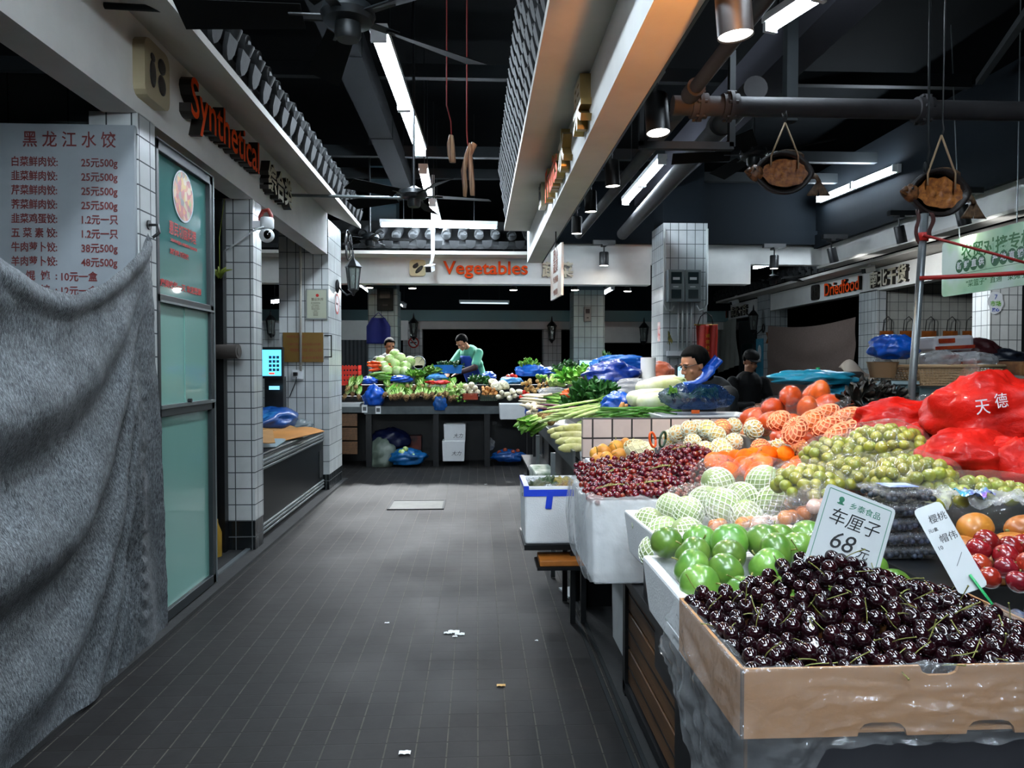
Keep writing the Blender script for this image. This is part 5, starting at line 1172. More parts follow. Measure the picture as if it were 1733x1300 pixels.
# ---- fish box with blue tape, low stand, white sacks under the counter
q = (.43,4.28)
o = thing('foam_box', 'big white foam box with blue tape standing out into the aisle', 'box', (.44,4.30,.455))
w_, d_, h_ = .36, .42, .325
b = part(o, 'body', open_box(w_,d_,h_,.025,.03), M_FOAM, bevel=.015)
M_BTAPE = mat('blue tape', '1f3fbf', .35)
part(o, 'tape', MB().bb((-w_/2-.003,-d_/2-.003,h_-.055),(w_/2+.003,-d_/2+.004,h_-.018)), M_BTAPE); part(o, 'tape', MB().bb((-w_/2-.003,-d_/2-.002,h_-.02),(-w_/2+.026,d_/2,h_+.003)), M_BTAPE)
part(o, 'tape', MB().box((-.04,-d_/2-.004,h_-.075),(.035,.004,.1),(0,.12,0)), M_BTAPE); part(o, 'tape', MB().box((.17,-d_/2-.004,h_-.07),(.03,.004,.06),(0,-.4,0)), M_BTAPE)
def cover(u, v): return V((.44,4.30,.455+h_-.02))+V(((u-.5)*(w_-.05),(v-.5)*(d_-.05),.03*fbm((u*4,v*4,9))))
solo('plastic_liner', MB().sheet(cover, 20, 20), M_FILMW, 'crumpled film over the greens in the blue-taped foam box', 'liner', smooth=True)
for i, (dx, dy, c_) in enumerate(((-.08,-.05,'5c5a3a'),(.07,.08,'6a6a35'),(-.02,.1,'47603a'),(.09,-.08,'6b4a3a'))):
    solo('leafy_bundle', lump((.44+dx,4.30+dy,.455+h_-.055), (.075,.08,.05), 100+i, .5, 4, n=(30,18)), mat('wilted greens %d' % i, c_, .6, col2='a08a3a' if i%2 else '2f3d24', vs=40), 'wilted greens packed in the blue-taped foam box', 'vegetable', 'greens in the blue-taped box', smooth=True)
M_BOARD = mat('orange wood board', 'b9702a', .5, var=.3, vs=4, st=(2,14,2))
o = thing('low_stand', 'low black stand with an orange wooden step carrying the blue-taped foam box', 'stand', (.5,4.34,0))
part(o, 'top', MB().bb((.26,4.08,.425),(.62,4.52,.455)), M_BLACK, world=True)
part(o, 'step', MB().bb((.34,4.0,.355),(.60,4.2,.385)), M_BOARD, bevel=.004, world=True); part(o, 'step_rim', MB().bb((.325,3.99,.335),(.61,4.21,.354)), M_BLACK, world=True)
for x, y in ((.52,4.1),(.58,4.1),(.52,4.48),(.60,4.48)): part(o, 'leg', MB().bb((x,y,.006),(x+.03,y+.03,.425)), M_BLACK, world=True)
foam_box('white ribbed foam box on the floor under the counter end', (.81,3.62,.012), .20, .5, .40, t=.02, ta=.05)
solo('plastic_bag', lump((.80,3.62,.50), (.12,.22,.10), 120, .2, 2.4, flat=.9), M_FILMW, 'milky stuffed bag on the foam box under the counter end', 'bag', smooth=True)
solo('paper_scrap', MB().box((.60,4.62,.02),(.12,.2,.012),(0,0,.2)), M_WHITE, 'white paper with a green stripe on the ground behind the bagged box', 'paper')
# ================================================================== people
M_SKIN = mat('skin', 'b9805f', .55, var=.12, vs=20, sss=.1); M_HAIR = mat('black hair', '050505', .8, spec=.1, bump=.3, bs=120, st=(1,1,.2))
def remesh(mb, vox, smooth=4):
    """one continuous surface out of overlapping shapes"""
    me = mb.data('form', M_SKIN); o = bpy.data.objects.new('form', me); COL.objects.link(o)
    m = o.modifiers.new('r', 'REMESH'); m.mode = 'VOXEL'; m.voxel_size = vox
    s = o.modifiers.new('s', 'SMOOTH'); s.iterations = smooth; s.factor = .5
    bpy.context.view_layer.update(); out = bpy.data.meshes.new_from_object(o.evaluated_get(bpy.context.evaluated_depsgraph_get())); bpy.data.objects.remove(o)
    g = MB(); g.v = [v.co.copy() for v in out.vertices]; g.f = [tuple(p.vertices) for p in out.polygons]; g.m = [0]*len(g.f); return g
def limb(g, pts, rs, n=12):
    P_ = [V(p) for p in pts]; Q = []; R_ = []
    for i in range(len(P_)-1):
        for k in range(4): t = k/4; Q.append(P_[i].lerp(P_[i+1], t)); R_.append(rs[i]+(rs[i+1]-rs[i])*t)
    Q.append(P_[-1]); R_.append(rs[-1]); g.tube(Q, R_, n)
    for p, r in zip(P_, rs): g.ell(p, r*1.02, 12, 8)
def person(label, loc, facing, head, look, chest, pelvis, sh, arms, top_m, hair_len=.0, apron=None, glasses=False, sleeve=1.0, cap=None, group=None):
    """upper figure behind a counter, standing on its feet; local frame: -Y is where the body faces; points in metres above the floor.
    HEAD centre, LOOK direction of the face, CHEST and PELVIS points, SH half shoulder width, ARMS ((elbow, wrist), ...) for left and right"""
    o = thing('person', label, 'person', loc, facing, group)
    head, chest, pelvis = V(head), V(chest), V(pelvis); lk = V(look).normalized(); hz = V((0,0,1)); hx = hz.cross(-lk)
    hx = lk.cross(hz).normalized(); hu = hx.cross(lk).normalized(); HM = M((hx, lk, hu)).transposed().to_4x4(); HM.translation = head
    def h(p): return HM@V(p)
    axis = (chest-pelvis).normalized(); neck0 = chest+axis*.10
    b = MB(); H = MB()
    H.ell((0,-.01,.03), (.074,.095,.095), 24, 16); H.ell((0,.022,-.035), (.058,.066,.075), 20, 12); H.ell((0,.058,-.085), (.03,.026,.024), 12, 8)
    H.tube([V((0,.082,.018)),V((0,.098,-.012)),V((0,.103,-.028)),V((0,.085,-.038))], [.008,.011,.015,.008], 8)
    for s in (-1,1):
        H.ell((s*.074,-.012,-.005), (.012,.02,.033), 10, 8); H.ell((s*.03,.078,.03), (.024,.013,.007), 10, 6); H.ell((s*.042,.055,-.03), (.02,.02,.018), 10, 8); H.ell((s*.014,.09,-.034),(.008,.009,.007),8,6)
    H.ell((0,.082,-.058), (.022,.012,.006), 10, 6); H.ell((0,.08,-.068), (.019,.012,.007), 10, 6)
    b.v = [HM@p for p in H.v]; b.f = H.f; b.m = H.m
    limb(b, [h((0,-.025,-.06)), neck0, chest+axis*.03], [.052,.055,.06])
    shp = [chest+V((s*sh,0,.0))+axis*.02 for s in (-1,1)]
    for s, (el, wr) in zip((0,1), arms):
        el, wr = V(el), V(wr); limb(b, [shp[s], el, wr], [.045,.038,.026])
        d = (wr-el).normalized(); sd = d.cross(V((0,0,1))); sd = sd.normalized() if sd.length > .1 else V((1,0,0)); up = sd.cross(d)
        pc = wr+d*.045; b.ell(pc, .02, 8, 6); b.tube([wr, wr+d*.03, wr+d*.085], [.024,.034,.036], 10, flat=.5)
        for k, L in enumerate((.062,.074,.07,.054)):
            r0 = wr+d*.085+sd*(.027-.018*k); b.tube([r0-d*.01, r0+d*L*.5-up*.004, r0+d*L-up*.022], [.0092,.0085,.007], 7)
        q = wr+d*.03+sd*.03; b.tube([q, q+d*.03+sd*.022-up*.01, q+d*.06+sd*.024-up*.02], [.011,.010,.008], 7)
    g = MB(); g.add([chest], [])
    limb(b, [pelvis, chest], [.13,.14])
    for s in (-1,1): limb(b, [pelvis+V((s*.09,0,0)), V((pelvis.x+s*.10,pelvis.y+.0,.48)), V((pelvis.x+s*.10,pelvis.y+.02,.06))], [.095,.065,.045]); b.ell((pelvis.x+s*.10,pelvis.y-.05,.035), (.045,.12,.035), 10, 8)
    part(o, 'body', remesh(b, .0062, 3), M_SKIN, True)
    # clothes
    t = MB(); side = V((1,0,0))
    for k, (w, d_) in enumerate(((.165,.125),(.17,.13),(.19,.135),(sh*.98,.12),(sh*.75,.10),(.075,.075))):
        p = pelvis.lerp(chest, (-.12,.2,.6,.95,1.12,1.3)[k]) if k < 5 else neck0
        t.ell(p, (w,d_,.11 if k < 4 else .05), 16, 10)
    limb(t, [pelvis, chest], [.155,.16])
    for s, (el, wr) in zip((0,1), arms): e = V(el); w = V(wr); limb(t, [shp[s], e, e.lerp(w, .93)] if sleeve >= 1 else [shp[s], shp[s].lerp(e, sleeve)], [.075,.058,.046] if sleeve >= 1 else [.078,.07])
    part(o, 'top', remesh(t, .010, 5), top_m, True)
    tr = MB()
    for s in (-1,1): limb(tr, [pelvis+V((s*.085,0,0)), V((pelvis.x+s*.10,pelvis.y,.48)), V((pelvis.x+s*.10,pelvis.y+.02,.10))], [.125,.085,.07])
    part(o, 'trousers', remesh(tr, .014, 3), mat('dark trousers', '14161a', .8), True)
    if sleeve < 1 and apron:
        g = MB()
        for s, (el, wr) in zip((0,1), arms): e, w = V(el), V(wr); limb(g, [shp[s].lerp(e,.85), e, e.lerp(w,.95)], [.05,.052,.04])
        part(o, 'oversleeve', g, mat('dark maroon sleeve', '2e1114', .7), True)
    hr = MB()
    hr.ell((0,-.022,.045), (.092,.110,.102), 26, 18, fn=lambda d: (1.0 if (d.z > .1-.55*(d.y < .35) or d.y < -.1) and not (d.y > .45 and d.z < .45) else .80)+.025*noise.noise(d*6))
    if hair_len: hr.ell((0,-.075,-.03), (.085,.062,.12+hair_len), 16, 10)
    hr.v = [HM@p for p in hr.v]; part(o, 'hair', hr, M_HAIR, True)
    e = MB()
    for s in (-1,1): e.ell((s*.03,.083,.014), (.013,.007,.006), 10, 6); e.tube([(s*.012,.09,.032),(s*.03,.092,.036),(s*.048,.08,.03)], .0035, 5); 
    e.v = [HM@p for p in e.v]; part(o, 'eyes_and_brows', e, mat('dark eyes', '14100e', .3), True)
    mo = MB().tube([(-.02,.088,-.062),(0,.094,-.063),(.02,.088,-.062)], [.001,.003,.001], 6); mo.v = [HM@p for p in mo.v]; part(o, 'mouth', mo, mat('lips', '8a4a40', .5), True)
    if glasses:
        gl = MB()
        for s in (-1,1):
            gl.tube([V((s*.034+.023*cos(a), .105-.012*abs(cos(a))*(1 if s*cos(a) > 0 else 0), .012+.018*sin(a))) for a in [k*pi/8 for k in range(17)]], .0022, 6)
            gl.tube([V((s*.058,.095,.016)),V((s*.078,.04,.016)),V((s*.08,-.02,.01))], .0022, 6)
        gl.tube([V((-.011,.106,.014)),V((.011,.106,.014))], .002, 6); gl.v = [HM@p for p in gl.v]; part(o, 'glasses', gl, M_BLACK, True)
    if apron:
        ap = MB().sheet(lambda u, v: pelvis.lerp(chest, -.2+1.12*v)+V(((u-.5)*(.36-.16*max(0,v-.55)/.45), -.172-.012*cos((u-.5)*5)+.07*abs(u-.5), 0))+V((0,-.02*v,0)), 12, 16, thick=.006)
        part(o, 'apron', ap, apron, True)
    if cap:
        c = MB().ell((0,-.012,.075), (.09,.108,.07), 20, 12).ell((0,.1,.055), (.07,.06,.008), 14, 6); c.v = [HM@p for p in c.v]; part(o, 'cap', c, cap, True)
    return o
person('stooping vendor in a green polo and blue apron behind the vegetables', P(806,640,12.45).xy.to_3d()+V((0,0,.33)), RAD(-38), (.02,-.40,1.50), (-.15,-.75,-.62), (0,-.17,1.32), (0,.05,.92), .19,
    (((-.24,-.38,1.12),(-.12,-.58,1.02)),((.25,-.36,1.10),(.12,-.58,1.02))), mat('green polo cloth', '4f9c80', .8, var=.1), apron=mat('blue apron', '1b3f9c', .7), sleeve=.75)
q = P(1207,640,5.35)
person('person with glasses in a dark jacket behind the blue bag of vegetables', (q.x,q.y,.0), RAD(-72), (0,-.17,1.455), (-.05,-.96,-.28), (0,.0,1.22), (0,.14,.78), .185,
    (((-.25,-.10,.98),(-.14,-.34,.96)),((.25,-.10,.98),(.14,-.34,.96))), mat('dark jacket', '0f1214', .75, var=.2, bump=.1), hair_len=.02, glasses=True)
q = P(1266,640,8.6)
person('person in a dark cap and jacket sitting beyond, before the brown curtain', (q.x,q.y,.0), RAD(10), (0,-.06,1.50), (-.1,-.9,-.35), (0,0,1.24), (0,.08,.8), .20,
    (((-.27,-.08,.98),(-.1,-.3,1.0)),((.27,-.08,.98),(.1,-.3,1.0))), mat('black jacket', '0b0d10', .8), cap=mat('black cap', '0c0d0f', .8))
q = P(655,600,12.5)
person('dim figure with dark hair behind the cabbages by the teal column', (q.x,q.y+.2,.33), RAD(20), (0,-.1,1.46), (.1,-.95,-.3), (0,0,1.20), (0,.06,.95), .20,
    (((-.26,-.1,.97),(-.1,-.32,.95)),((.26,-.1,.97),(.1,-.32,.95))), mat('dark green jacket', '141a17', .8))
# ================================================================== the vegetable stall across the aisle
VF = 10.65
o = thing('vegetable_stall', 'long black vegetable stall with a metal edge across the end of the aisle', 'stall', (-.3,11.3,0))
part(o, 'counter_top', MB().bb((-2.2,VF,.79),(2.55,11.5,.83)), M_BLACK, world=True)
part(o, 'metal_edge', MB().bb((-1.62,VF-.02,.765),(.52,VF,.875)), mat('dull steel edge', '5b6264', .35, .6, var=.3, vs=5), world=True)
part(o, 'metal_edge', MB().bb((-2.2,VF-.02,.79),(-1.65,VF,.87)), mat('dull steel edge', '5b6264', .35, .6), world=True)
part(o, 'back_panel', MB().bb((-2.2,11.4,0),(2.5,11.45,.79)), M_BLACK, world=True); part(o, 'platform', MB().bb((-2.2,11.95,0),(2.5,13.6,.33)), M_STEEL, world=True)
for x in (-1.6,-.64,.10,1.6): part(o, 'post', MB().bb((x,VF+.02,0),(x+.08,VF+.1,.79)), M_BLACK, world=True)
for i in range(3): part(o, 'slat', MB().bb((-2.2,VF,.19+.2*i),(-1.72,VF+.02,.37+.2*i)), M_SLAT, world=True, bevel=.004)
part(o, 'riser', MB().bb((-2.2,11.1,.83),(2.55,11.5,1.0)).bb((-2.2,11.5,.83),(2.55,11.9,1.16)), M_BLACK, world=True)
for px in (617,640):
    q = P(px, 692 if px < 630 else 694, VF-.03); o = thing('payment_card', ('small white payment card with its code blanked, left on the stall edge' if px < 630 else 'larger white payment card hanging on the stall edge'), 'card', q)
    part(o, 'card', MB().box((0,0,0),(.075,.004,.11)), M_WHITE); part(o, 'grey_square', MB().box((0,-.003,.0),(.05,.002,.055)), mat('mid grey print', '55585a', .6))
M_GREEN = mat('leaf green', '3f8a24', .5, col2='87b344', vs=14, rand=.25); M_DKGRN = mat('dark leaf green', '1f4a1c', .5, col2='2f6426', vs=20, rand=.25)
M_PALEG = mat('pale leaf green', '9cc25a', .5, col2='d5dfa4', vs=10, rand=.15); M_ROOT = mat('soil brown root', '5b4026', .85, col2='a3834f', vs=40, rand=.3)
M_RAD = mat('white radish', 'e3dcc8', .4, col2='cdbf9a', vs=9, rand=.08); M_POT = mat('potato skin', 'c29a5b', .7, col2='a9803f', vs=22, rand=.15); M_CARR = mat('carrot orange', 'e2590f', .45, rand=.12); M_TOM = mat('tomato red', 'd0220f', .25, rand=.12)
M_ONI = mat('onion brown', 'c98a4c', .4, rand=.15); M_NAPA = mat('napa white', 'e4e6d2', .4, col2='c4d08a', vs=6, rand=.08); M_AUB = mat('aubergine', '1f0f26', .2, rand=.2); M_BLUES = mat('bright blue bag', '0f56c4', .35, var=.35, vs=8, coat=.3, bump=.3, bs=18)
def leafy(L, W, n, curl=.4, th=0.0, seed=0):
    """tuft of leaves growing along +X from the root"""
    g = MB(); random.seed(seed+900)
    for k in range(n):
        a = 2*pi*k/n+rnd(-.3,.3); s = rnd(.15,.5); l = L*rnd(.75,1.05)
        def f(u, v):
            w = W*sin(pi*min(1,.12+.88*u))**.7*(.5+u*.6); x = l*u; r = s*L*.45*u**1.3
            y = cos(a)*r; z = sin(a)*r; t = V((0,-sin(a),cos(a)))
            return V((x,y,z))+t*((v-.5)*w)+V((0,cos(a),sin(a)))*(curl*W*abs(v-.5)*u+.012*L*sin(u*14+k)*abs(v-.5)*2)
        g.sheet(f, 7, 4)
    return g
def lettuce_parts(L, seed):
    lv = leafy(L, L*.34, 9, .5, seed=seed).data('leaves', M_GREEN, True)
    st_ = MB()
    for k in range(6): a = k*pi/3; st_.tube([V((-.02,0,0)), V((L*.25,.012*cos(a)*2,.012*sin(a)*2)), V((L*.55,L*.14*cos(a),L*.14*sin(a)))], [.012,.011,.006], 6)
    rt = MB().ell((-.035,0,0), (.05,.034,.034), 10, 7, fn=lambda d: 1+.3*noise.noise(d*3))
    for k in range(7): a = k*.9; rt.tube([V((-.04,0,0)), V((-.08,.012*cos(a),.012*sin(a))), V((-.12,.03*cos(a),.03*sin(a)-.01))], [.007,.005,.002], 4)
    return lv, st_.data('stems', M_PALEG, True), rt.data('root', M_ROOT, True)
LET = [lettuce_parts(.28, s) for s in (1,2,3)]
def bunchput(name, p, rot, label, cat, group, parts, sc=1.0):
    o = link(name, parts[0], None, p, rot, sc); tag(o, label, cat, group)
    for k, m in enumerate(parts[1:]): link(m.name.split('.')[0], m, o)
    return o
random.seed(21)
# greens with roots towards the viewer
for i, (px, py) in enumerate([(x, 668+random.uniform(-3,4)) for x in range(654,776,6)]+[(x, 655+random.uniform(-4,3)) for x in range(657,772,8)]):
    p = P(px, py, VF+.12+(.22 if py < 661 else 0)); bunchput('leafy_green', p, Euler((rnd(-1,1), -.35, pi/2+rnd(-.45,.45))), 'pale leafy green with brown roots laid along the stall front edge', 'vegetable', 'rooted greens on the far stall', LET[i%3], rnd(.85,1.05))
for i, (px, py) in enumerate(((585,668),(597,665),(607,669),(590,655),(603,653))):
    bunchput('leafy_green', P(px, py, VF+.15), Euler((rnd(-1,1), -.5, pi/2+rnd(-.3,.3))), 'leafy green with a knobbly root on the white tray by the corner column', 'vegetable', 'greens on the white tray', LET[i%3], .9)
foam_tray = solo('vegetable_tray', open_box(.62,.4,.09,.02,.1).xf(M.Translation(V((-1.98,VF+.2,.83)))), mat('white tray', 'd0d3d3', .6), 'white tray of rooted greens beside the corner column', 'tray', bevel=.006)
# cabbages heaped
cab = [MB().ell((0,0,0), (.085,.085,.08), 24, 16, fn=lambda d: 1+.09*abs(noise.noise(d*2.4+V((s,0,0))))+.06*noise.noise(d*5)).data('cabbage', mat('cabbage leaf', '86b04a', .5, col2='cfdca0', vs=9, rand=.15), True) for s in (1,5)]
cwr = leafy(.13, .12, 7, .9, seed=5).xf(M.Rotation(-pi/2,4,'Y') @ M.Translation(V((-.10,0,0)))).data('outer_leaves', M_GREEN, True)
for i, (px, py, dy) in enumerate(((650,620,.75),(668,617,.8),(686,621,.75),(660,608,.9),(677,607,.9),(645,612,.95),(694,612,.85),(668,600,.95),(655,628,.6),(685,630,.6),(672,628,.62))):
    o = link('cabbage', cab[i%2], None, P(px, py, VF+dy), rot3(.8), rnd(.9,1.1)); tag(o, 'pale green cabbage heaped in front of the dim figure', 'cabbage', 'cabbages heaped on the far stall'); link('outer_leaves', cwr, o)
def longveg(L, r0, r1, m, name, bend=.02, n=10): return MB().tube([V((L*(k/6-.5), bend*sin(k/6*pi), 0)) for k in range(7)], [r0*.35,r0*.9,r0,r0*.96,r0*.85,(r0+r1)/2,r1], n).data(name, m, True)
car = longveg(.2, .022, .006, M_CARR, 'carrot'); cucu = longveg(.26, .02, .016, M_GREEN, 'green_gourd'); radi = longveg(.24, .04, .02, M_RAD, 'white_radish', .01, 14); lk_w = longveg(.24, .014, .011, M_RAD, 'leek_shaft', .0)
rtop = leafy(.05, .02, 5, .3, seed=8).xf(M.Translation(V((.115,0,0)))).data('radish_top', M_GREEN, True); ctop = MB().cyl((-.102,0,0),(-.09,0,0),.007,6).data('carrot_top', M_DKGRN, True)
def strew(name, me, pts, label, cat, group, y, jy=.05, rot=None, sc=(.9,1.1), parts=()):
    for px, py in pts: put(name, me, P(px, py, y+rnd(-jy,jy)), label, cat, group, rot() if rot else rot3(), rnd(*sc), parts)
strew('carrot', car, [(rnd(628,655), rnd(612,628)) for _ in range(11)], 'pinkish carrot piled behind the green gourds on the far stall', 'carrot', 'carrots on the far stall', VF+.75, rot=lambda: Euler((0,rnd(-.2,.2),rnd(-.4,.4))), parts=[('carrot_top', ctop)])
strew('green_gourd', cucu, [(rnd(632,658), 631+k*1.4) for k in range(9)], 'long green gourd stacked in front of the carrots on the far stall', 'gourd', 'green gourds on the far stall', VF+.5, rot=lambda: Euler((0,rnd(-.15,.15),rnd(-.3,.3))))
strew('tomato', ball(.035,14,10,.1,.9).data('tomato', M_TOM, True), [(rnd(860,875), rnd(634,642)) for _ in range(7)], 'red tomato in the white bag on the far stall', 'tomato', 'tomatoes in the white bag', VF+.45, .04)
pepr = longveg(.17, .02, .008, M_TOM, 'red_pepper', .03)
strew('red_pepper', pepr, [(rnd(727,754), rnd(645,652)) for _ in range(12)], 'shiny red pepper in the white bag among the greens', 'pepper', 'red peppers on the far stall', VF+.32, rot=lambda: Euler((0,rnd(-.2,.2),rnd(-.3,.3))))
# round white radish ends, onions, cauliflower
rr_ = ball(.045,16,11,.08).data('round_radish', M_RAD, True)
strew('round_radish', rr_, [(788,654),(798,652),(784,664),(797,665),(808,664),(793,658),(804,657)], 'cream round radish end stacked above the red crate', 'radish', 'round radishes above the red crate', VF+.14, .03)
strew('onion', ball(.024,12,9,-.2).data('onion', M_ONI, True), [(rnd(816,840), rnd(655,671)) for _ in range(34)], 'small tan onion heaped in the dark tray', 'onion', 'onions on the far stall', VF+.16, .05)
def cauli():
    g = MB(); tb = ball(.018,8,6)
    for p in scatter(lambda: (lambda d: (d.x*.08,d.y*.08,d.z*.06))(V((random.gauss(0,1),random.gauss(0,1),abs(random.gauss(0,1)))).normalized()), 60, .02, 2000): g.add([p+v for v in tb.v], tb.f)
    return g
cf = remesh(cauli().ell((0,0,0),(.075,.075,.05),14,9), .007, 2).data('cauliflower', mat('cauliflower', 'dcd3b4', .6, rand=.06), True); cfl = leafy(.1,.09,8,.8,seed=12).xf(M.Rotation(-pi/2,4,'Y') @ M.Translation(V((-.07,0,0)))).data('outer_leaves', M_GREEN, True)
for px, py, dy in ((841,655,.2),(852,653,.22),(835,650,.3)): o = link('cauliflower', cf, None, P(px,py,VF+dy), Euler((rnd(-.3,.3)-.5,rnd(-.3,.3),rnd(-3,3))), 1); tag(o, 'cream cauliflower head behind the onion tray', 'cauliflower', 'cauliflowers on the far stall'); link('outer_leaves', cfl, o)
strew('white_radish', radi, [(846,672),(856,668),(864,674),(872,670),(850,664),(880,663),(868,662)], 'white radish laid on the foam box at the end of the far stall', 'radish', 'long radishes on the far stall', VF+.1, .04, rot=lambda: Euler((0,rnd(-.2,.2),pi/2+rnd(-.6,.6))), sc=(.8,1), parts=[('radish_top', rtop)])
strew('potato', ball(.03,12,9,.0,.8).data('potato', M_POT, True), [(rnd(882,928), rnd(643,668)) for _ in range(30)], 'tan potato heaped near the blue bags at the stall corner', 'potato', 'potatoes at the stall corner', VF+.1, .1)
strew('tomato', ball(.034,14,10,.1,.9).data('tomato', M_TOM, True), [(887,664),(893,668),(882,672)], 'orange-red tomato among the potatoes at the stall corner', 'tomato', 'tomatoes at the stall corner', VF-.05, .1)
strew('lime', ball(.032,12,9,.05).data('lime', M_GREEN, True), [(rnd(905,935), rnd(634,648)) for _ in range(12)], 'small green round gourd near the blue bags', 'gourd', 'round gourds near the blue bags', VF+.3, .08)
strew('aubergine', longveg(.2,.035,.02,M_AUB,'aubergine',.02,12), [(935,640),(944,645),(950,638)], 'dark aubergine beside the green round gourds', 'aubergine', 'aubergines', VF+.25, .04)
def crate(label, c, w, d, h, m):
    o = thing('crate', label, 'crate', c); g = MB(); 
    part(o, 'base', MB().bb((-w/2,-d/2,0),(w/2,d/2,.008)), m)
    for nm, a, b in (('front',(-w/2,-d/2),(w/2,-d/2)),('back',(-w/2,d/2),(w/2,d/2)),('end',(-w/2,-d/2),(-w/2,d/2)),('end',(w/2,-d/2),(w/2,d/2))):
        q = MB()
        for k in range(4): q.bar((a[0],a[1],.012+k*h/4+h*.08),(b[0],b[1],.012+k*h/4+h*.08),.008,h*.16)
        for k in range(9): t = k/8; x, y = a[0]+(b[0]-a[0])*t, a[1]+(b[1]-a[1])*t; q.bar((x,y,0),(x,y,h),.01,.01)
        part(o, nm+'_lattice', q, m)
    return o
crate('red-brown lattice crate under the round radishes', P(796,676,VF+.14), .22, .25, .085, mat('red crate plastic', '9c3a1c', .5)); crate('dark green crate of onions beside the red crate', P(827,678,VF+.16), .26, .25, .08, mat('dark green crate plastic', '22301f', .5))
crate('bright red tall lattice crate by the corner column', P(588,652,VF+.5), .36, .3, .30, mat('bright red crate', 'd02a12', .45))
foam_box('white foam box hanging over the edge at the end of the far stall', P(868,709,VF-.18), .39, .3, .22)
def bluebag(label, px, py, y, r, seed, m=None, flat=.8, rz=0): return solo('plastic_bag', lump(P(px,py,y), r, seed, .24, 2.2, flat=flat, n=(48,28), rz=rz), m or M_BLUES, label, 'bag', smooth=True)
bluebag('dark blue bag holding brown roots beside the white tray', 633,672,VF+.15, (.14,.12,.15), 201); bluebag('blue bag end above the gourd pile', 625,645,VF+.45, (.12,.12,.06), 202)
bluebag('blue and white bag between the gourds and the greens', 680,642,VF+.42, (.15,.12,.06), 203); bluebag('light blue bag behind the red peppers', 738,640,VF+.55, (.15,.1,.06), 204, mat('light blue bag', '3f8fd0', .35, var=.3, coat=.3))
bluebag('white bag holding the red peppers', 742,654,VF+.36, (.18,.12,.035), 205, M_FILMW); bluebag('white bag behind the tomatoes on the far stall', 862,641,VF+.5, (.12,.1,.04), 206, M_FILMW)
bluebag('blue bag with pale radish leaves hanging off the stall edge', 745,684,VF-.04, (.09,.05,.11), 207, M_FILMB); bluebag('blue bag below the stooping vendor', 828,637,VF+.7, (.1,.1,.07), 208)
bluebag('blue open bag with greens beside the far tile pillar', 897,628,VF+.7, (.22,.16,.10), 209, M_FILMB); bluebag('blue bag at the end of the far stall by the screen', 925,630,VF+.75, (.2,.14,.07), 210); bluebag('light blue bag of pale gourds before the vendor', 865,645,VF+.4, (.17,.12,.05), 211, mat('light blue bag', '3f8fd0', .35))
for i, (px, py) in enumerate(((742,671),(748,676),(751,668))): bunchput('leafy_green', P(px,py,VF-.02), Euler((0,.9,pi/2+.3*i)), 'pale sprout bunch in the blue bag over the stall edge', 'vegetable', 'sprouts over the stall edge', LET[i], .7)
o = thing('vegetable_bin', 'bright blue lined basket of dark leaves in front of the stooping vendor', 'basket', P(758,632,VF+.85))
part(o, 'basket', open_box(.46,.34,.13,.015,.12), mat('blue basket liner', '1f78cf', .4, var=.2)); g = MB()
for k in range(26): q = leafy(.12,.07,4,.6,seed=k).xf(M.Translation(V((rnd(-.17,.17),rnd(-.11,.11),.08))) @ Euler((rnd(-1,1),rnd(-1.6,-.2),rnd(-3,3))).to_matrix().to_4x4()); g.add(q.v, q.f)
part(o, 'leaves', g, M_DKGRN, True, kind='stuff')
def heapleaf(label, c, w, d, h, m, n=40, L=.12, name='leaf_heap', kind='stuff'):
    g = MB(); c = V(c)
    for k in range(n):
        x, y = rnd(-1,1), rnd(-1,1); z = h*max(.1,1-(x*x+y*y)*.6); q = leafy(L,L*.5,3,.6,seed=k+int(c.x*100)).xf(M.Translation(c+V((x*w/2,y*d/2,z))) @ Euler((rnd(-2,2),rnd(-1.2,.2),rnd(-3,3))).to_matrix().to_4x4()); g.add(q.v, q.f)
    o = solo(name, g, m, label, 'vegetable', smooth=True); 
    if kind: o['kind'] = kind
    return o
heapleaf('loose dark green leaves in front of the vendor', P(810,650,VF+.5), .36,.3,.05, M_DKGRN, 36); heapleaf('bright green leaves behind the red peppers', P(705,640,VF+.5), .25,.2,.06, M_GREEN, 24); heapleaf('mid green leaves in the light blue bag', P(735,634,VF+.65), .25,.2,.06, M_GREEN, 22)
heapleaf('pale greens before the round radishes', P(775,662,VF+.2), .24,.2,.05, M_PALEG, 26,.1); heapleaf('dark spinach heap left of the screen', P(962,633,11.2), .40,.3,.13, M_DKGRN, 50,.11); heapleaf('green leaves in the open blue bag by the tile pillar', P(897,622,VF+.68), .26,.2,.07, M_GREEN, 24,.1)
strew('green_gourd', cucu, [(774,674),(783,673),(778,679),(788,679)], 'dark green gourd end before the pale greens', 'gourd', 'gourd ends at the stall edge', VF+.1, .02, rot=lambda: Euler((0,0,pi/2+rnd(-.3,.3))), sc=(.8,.95))
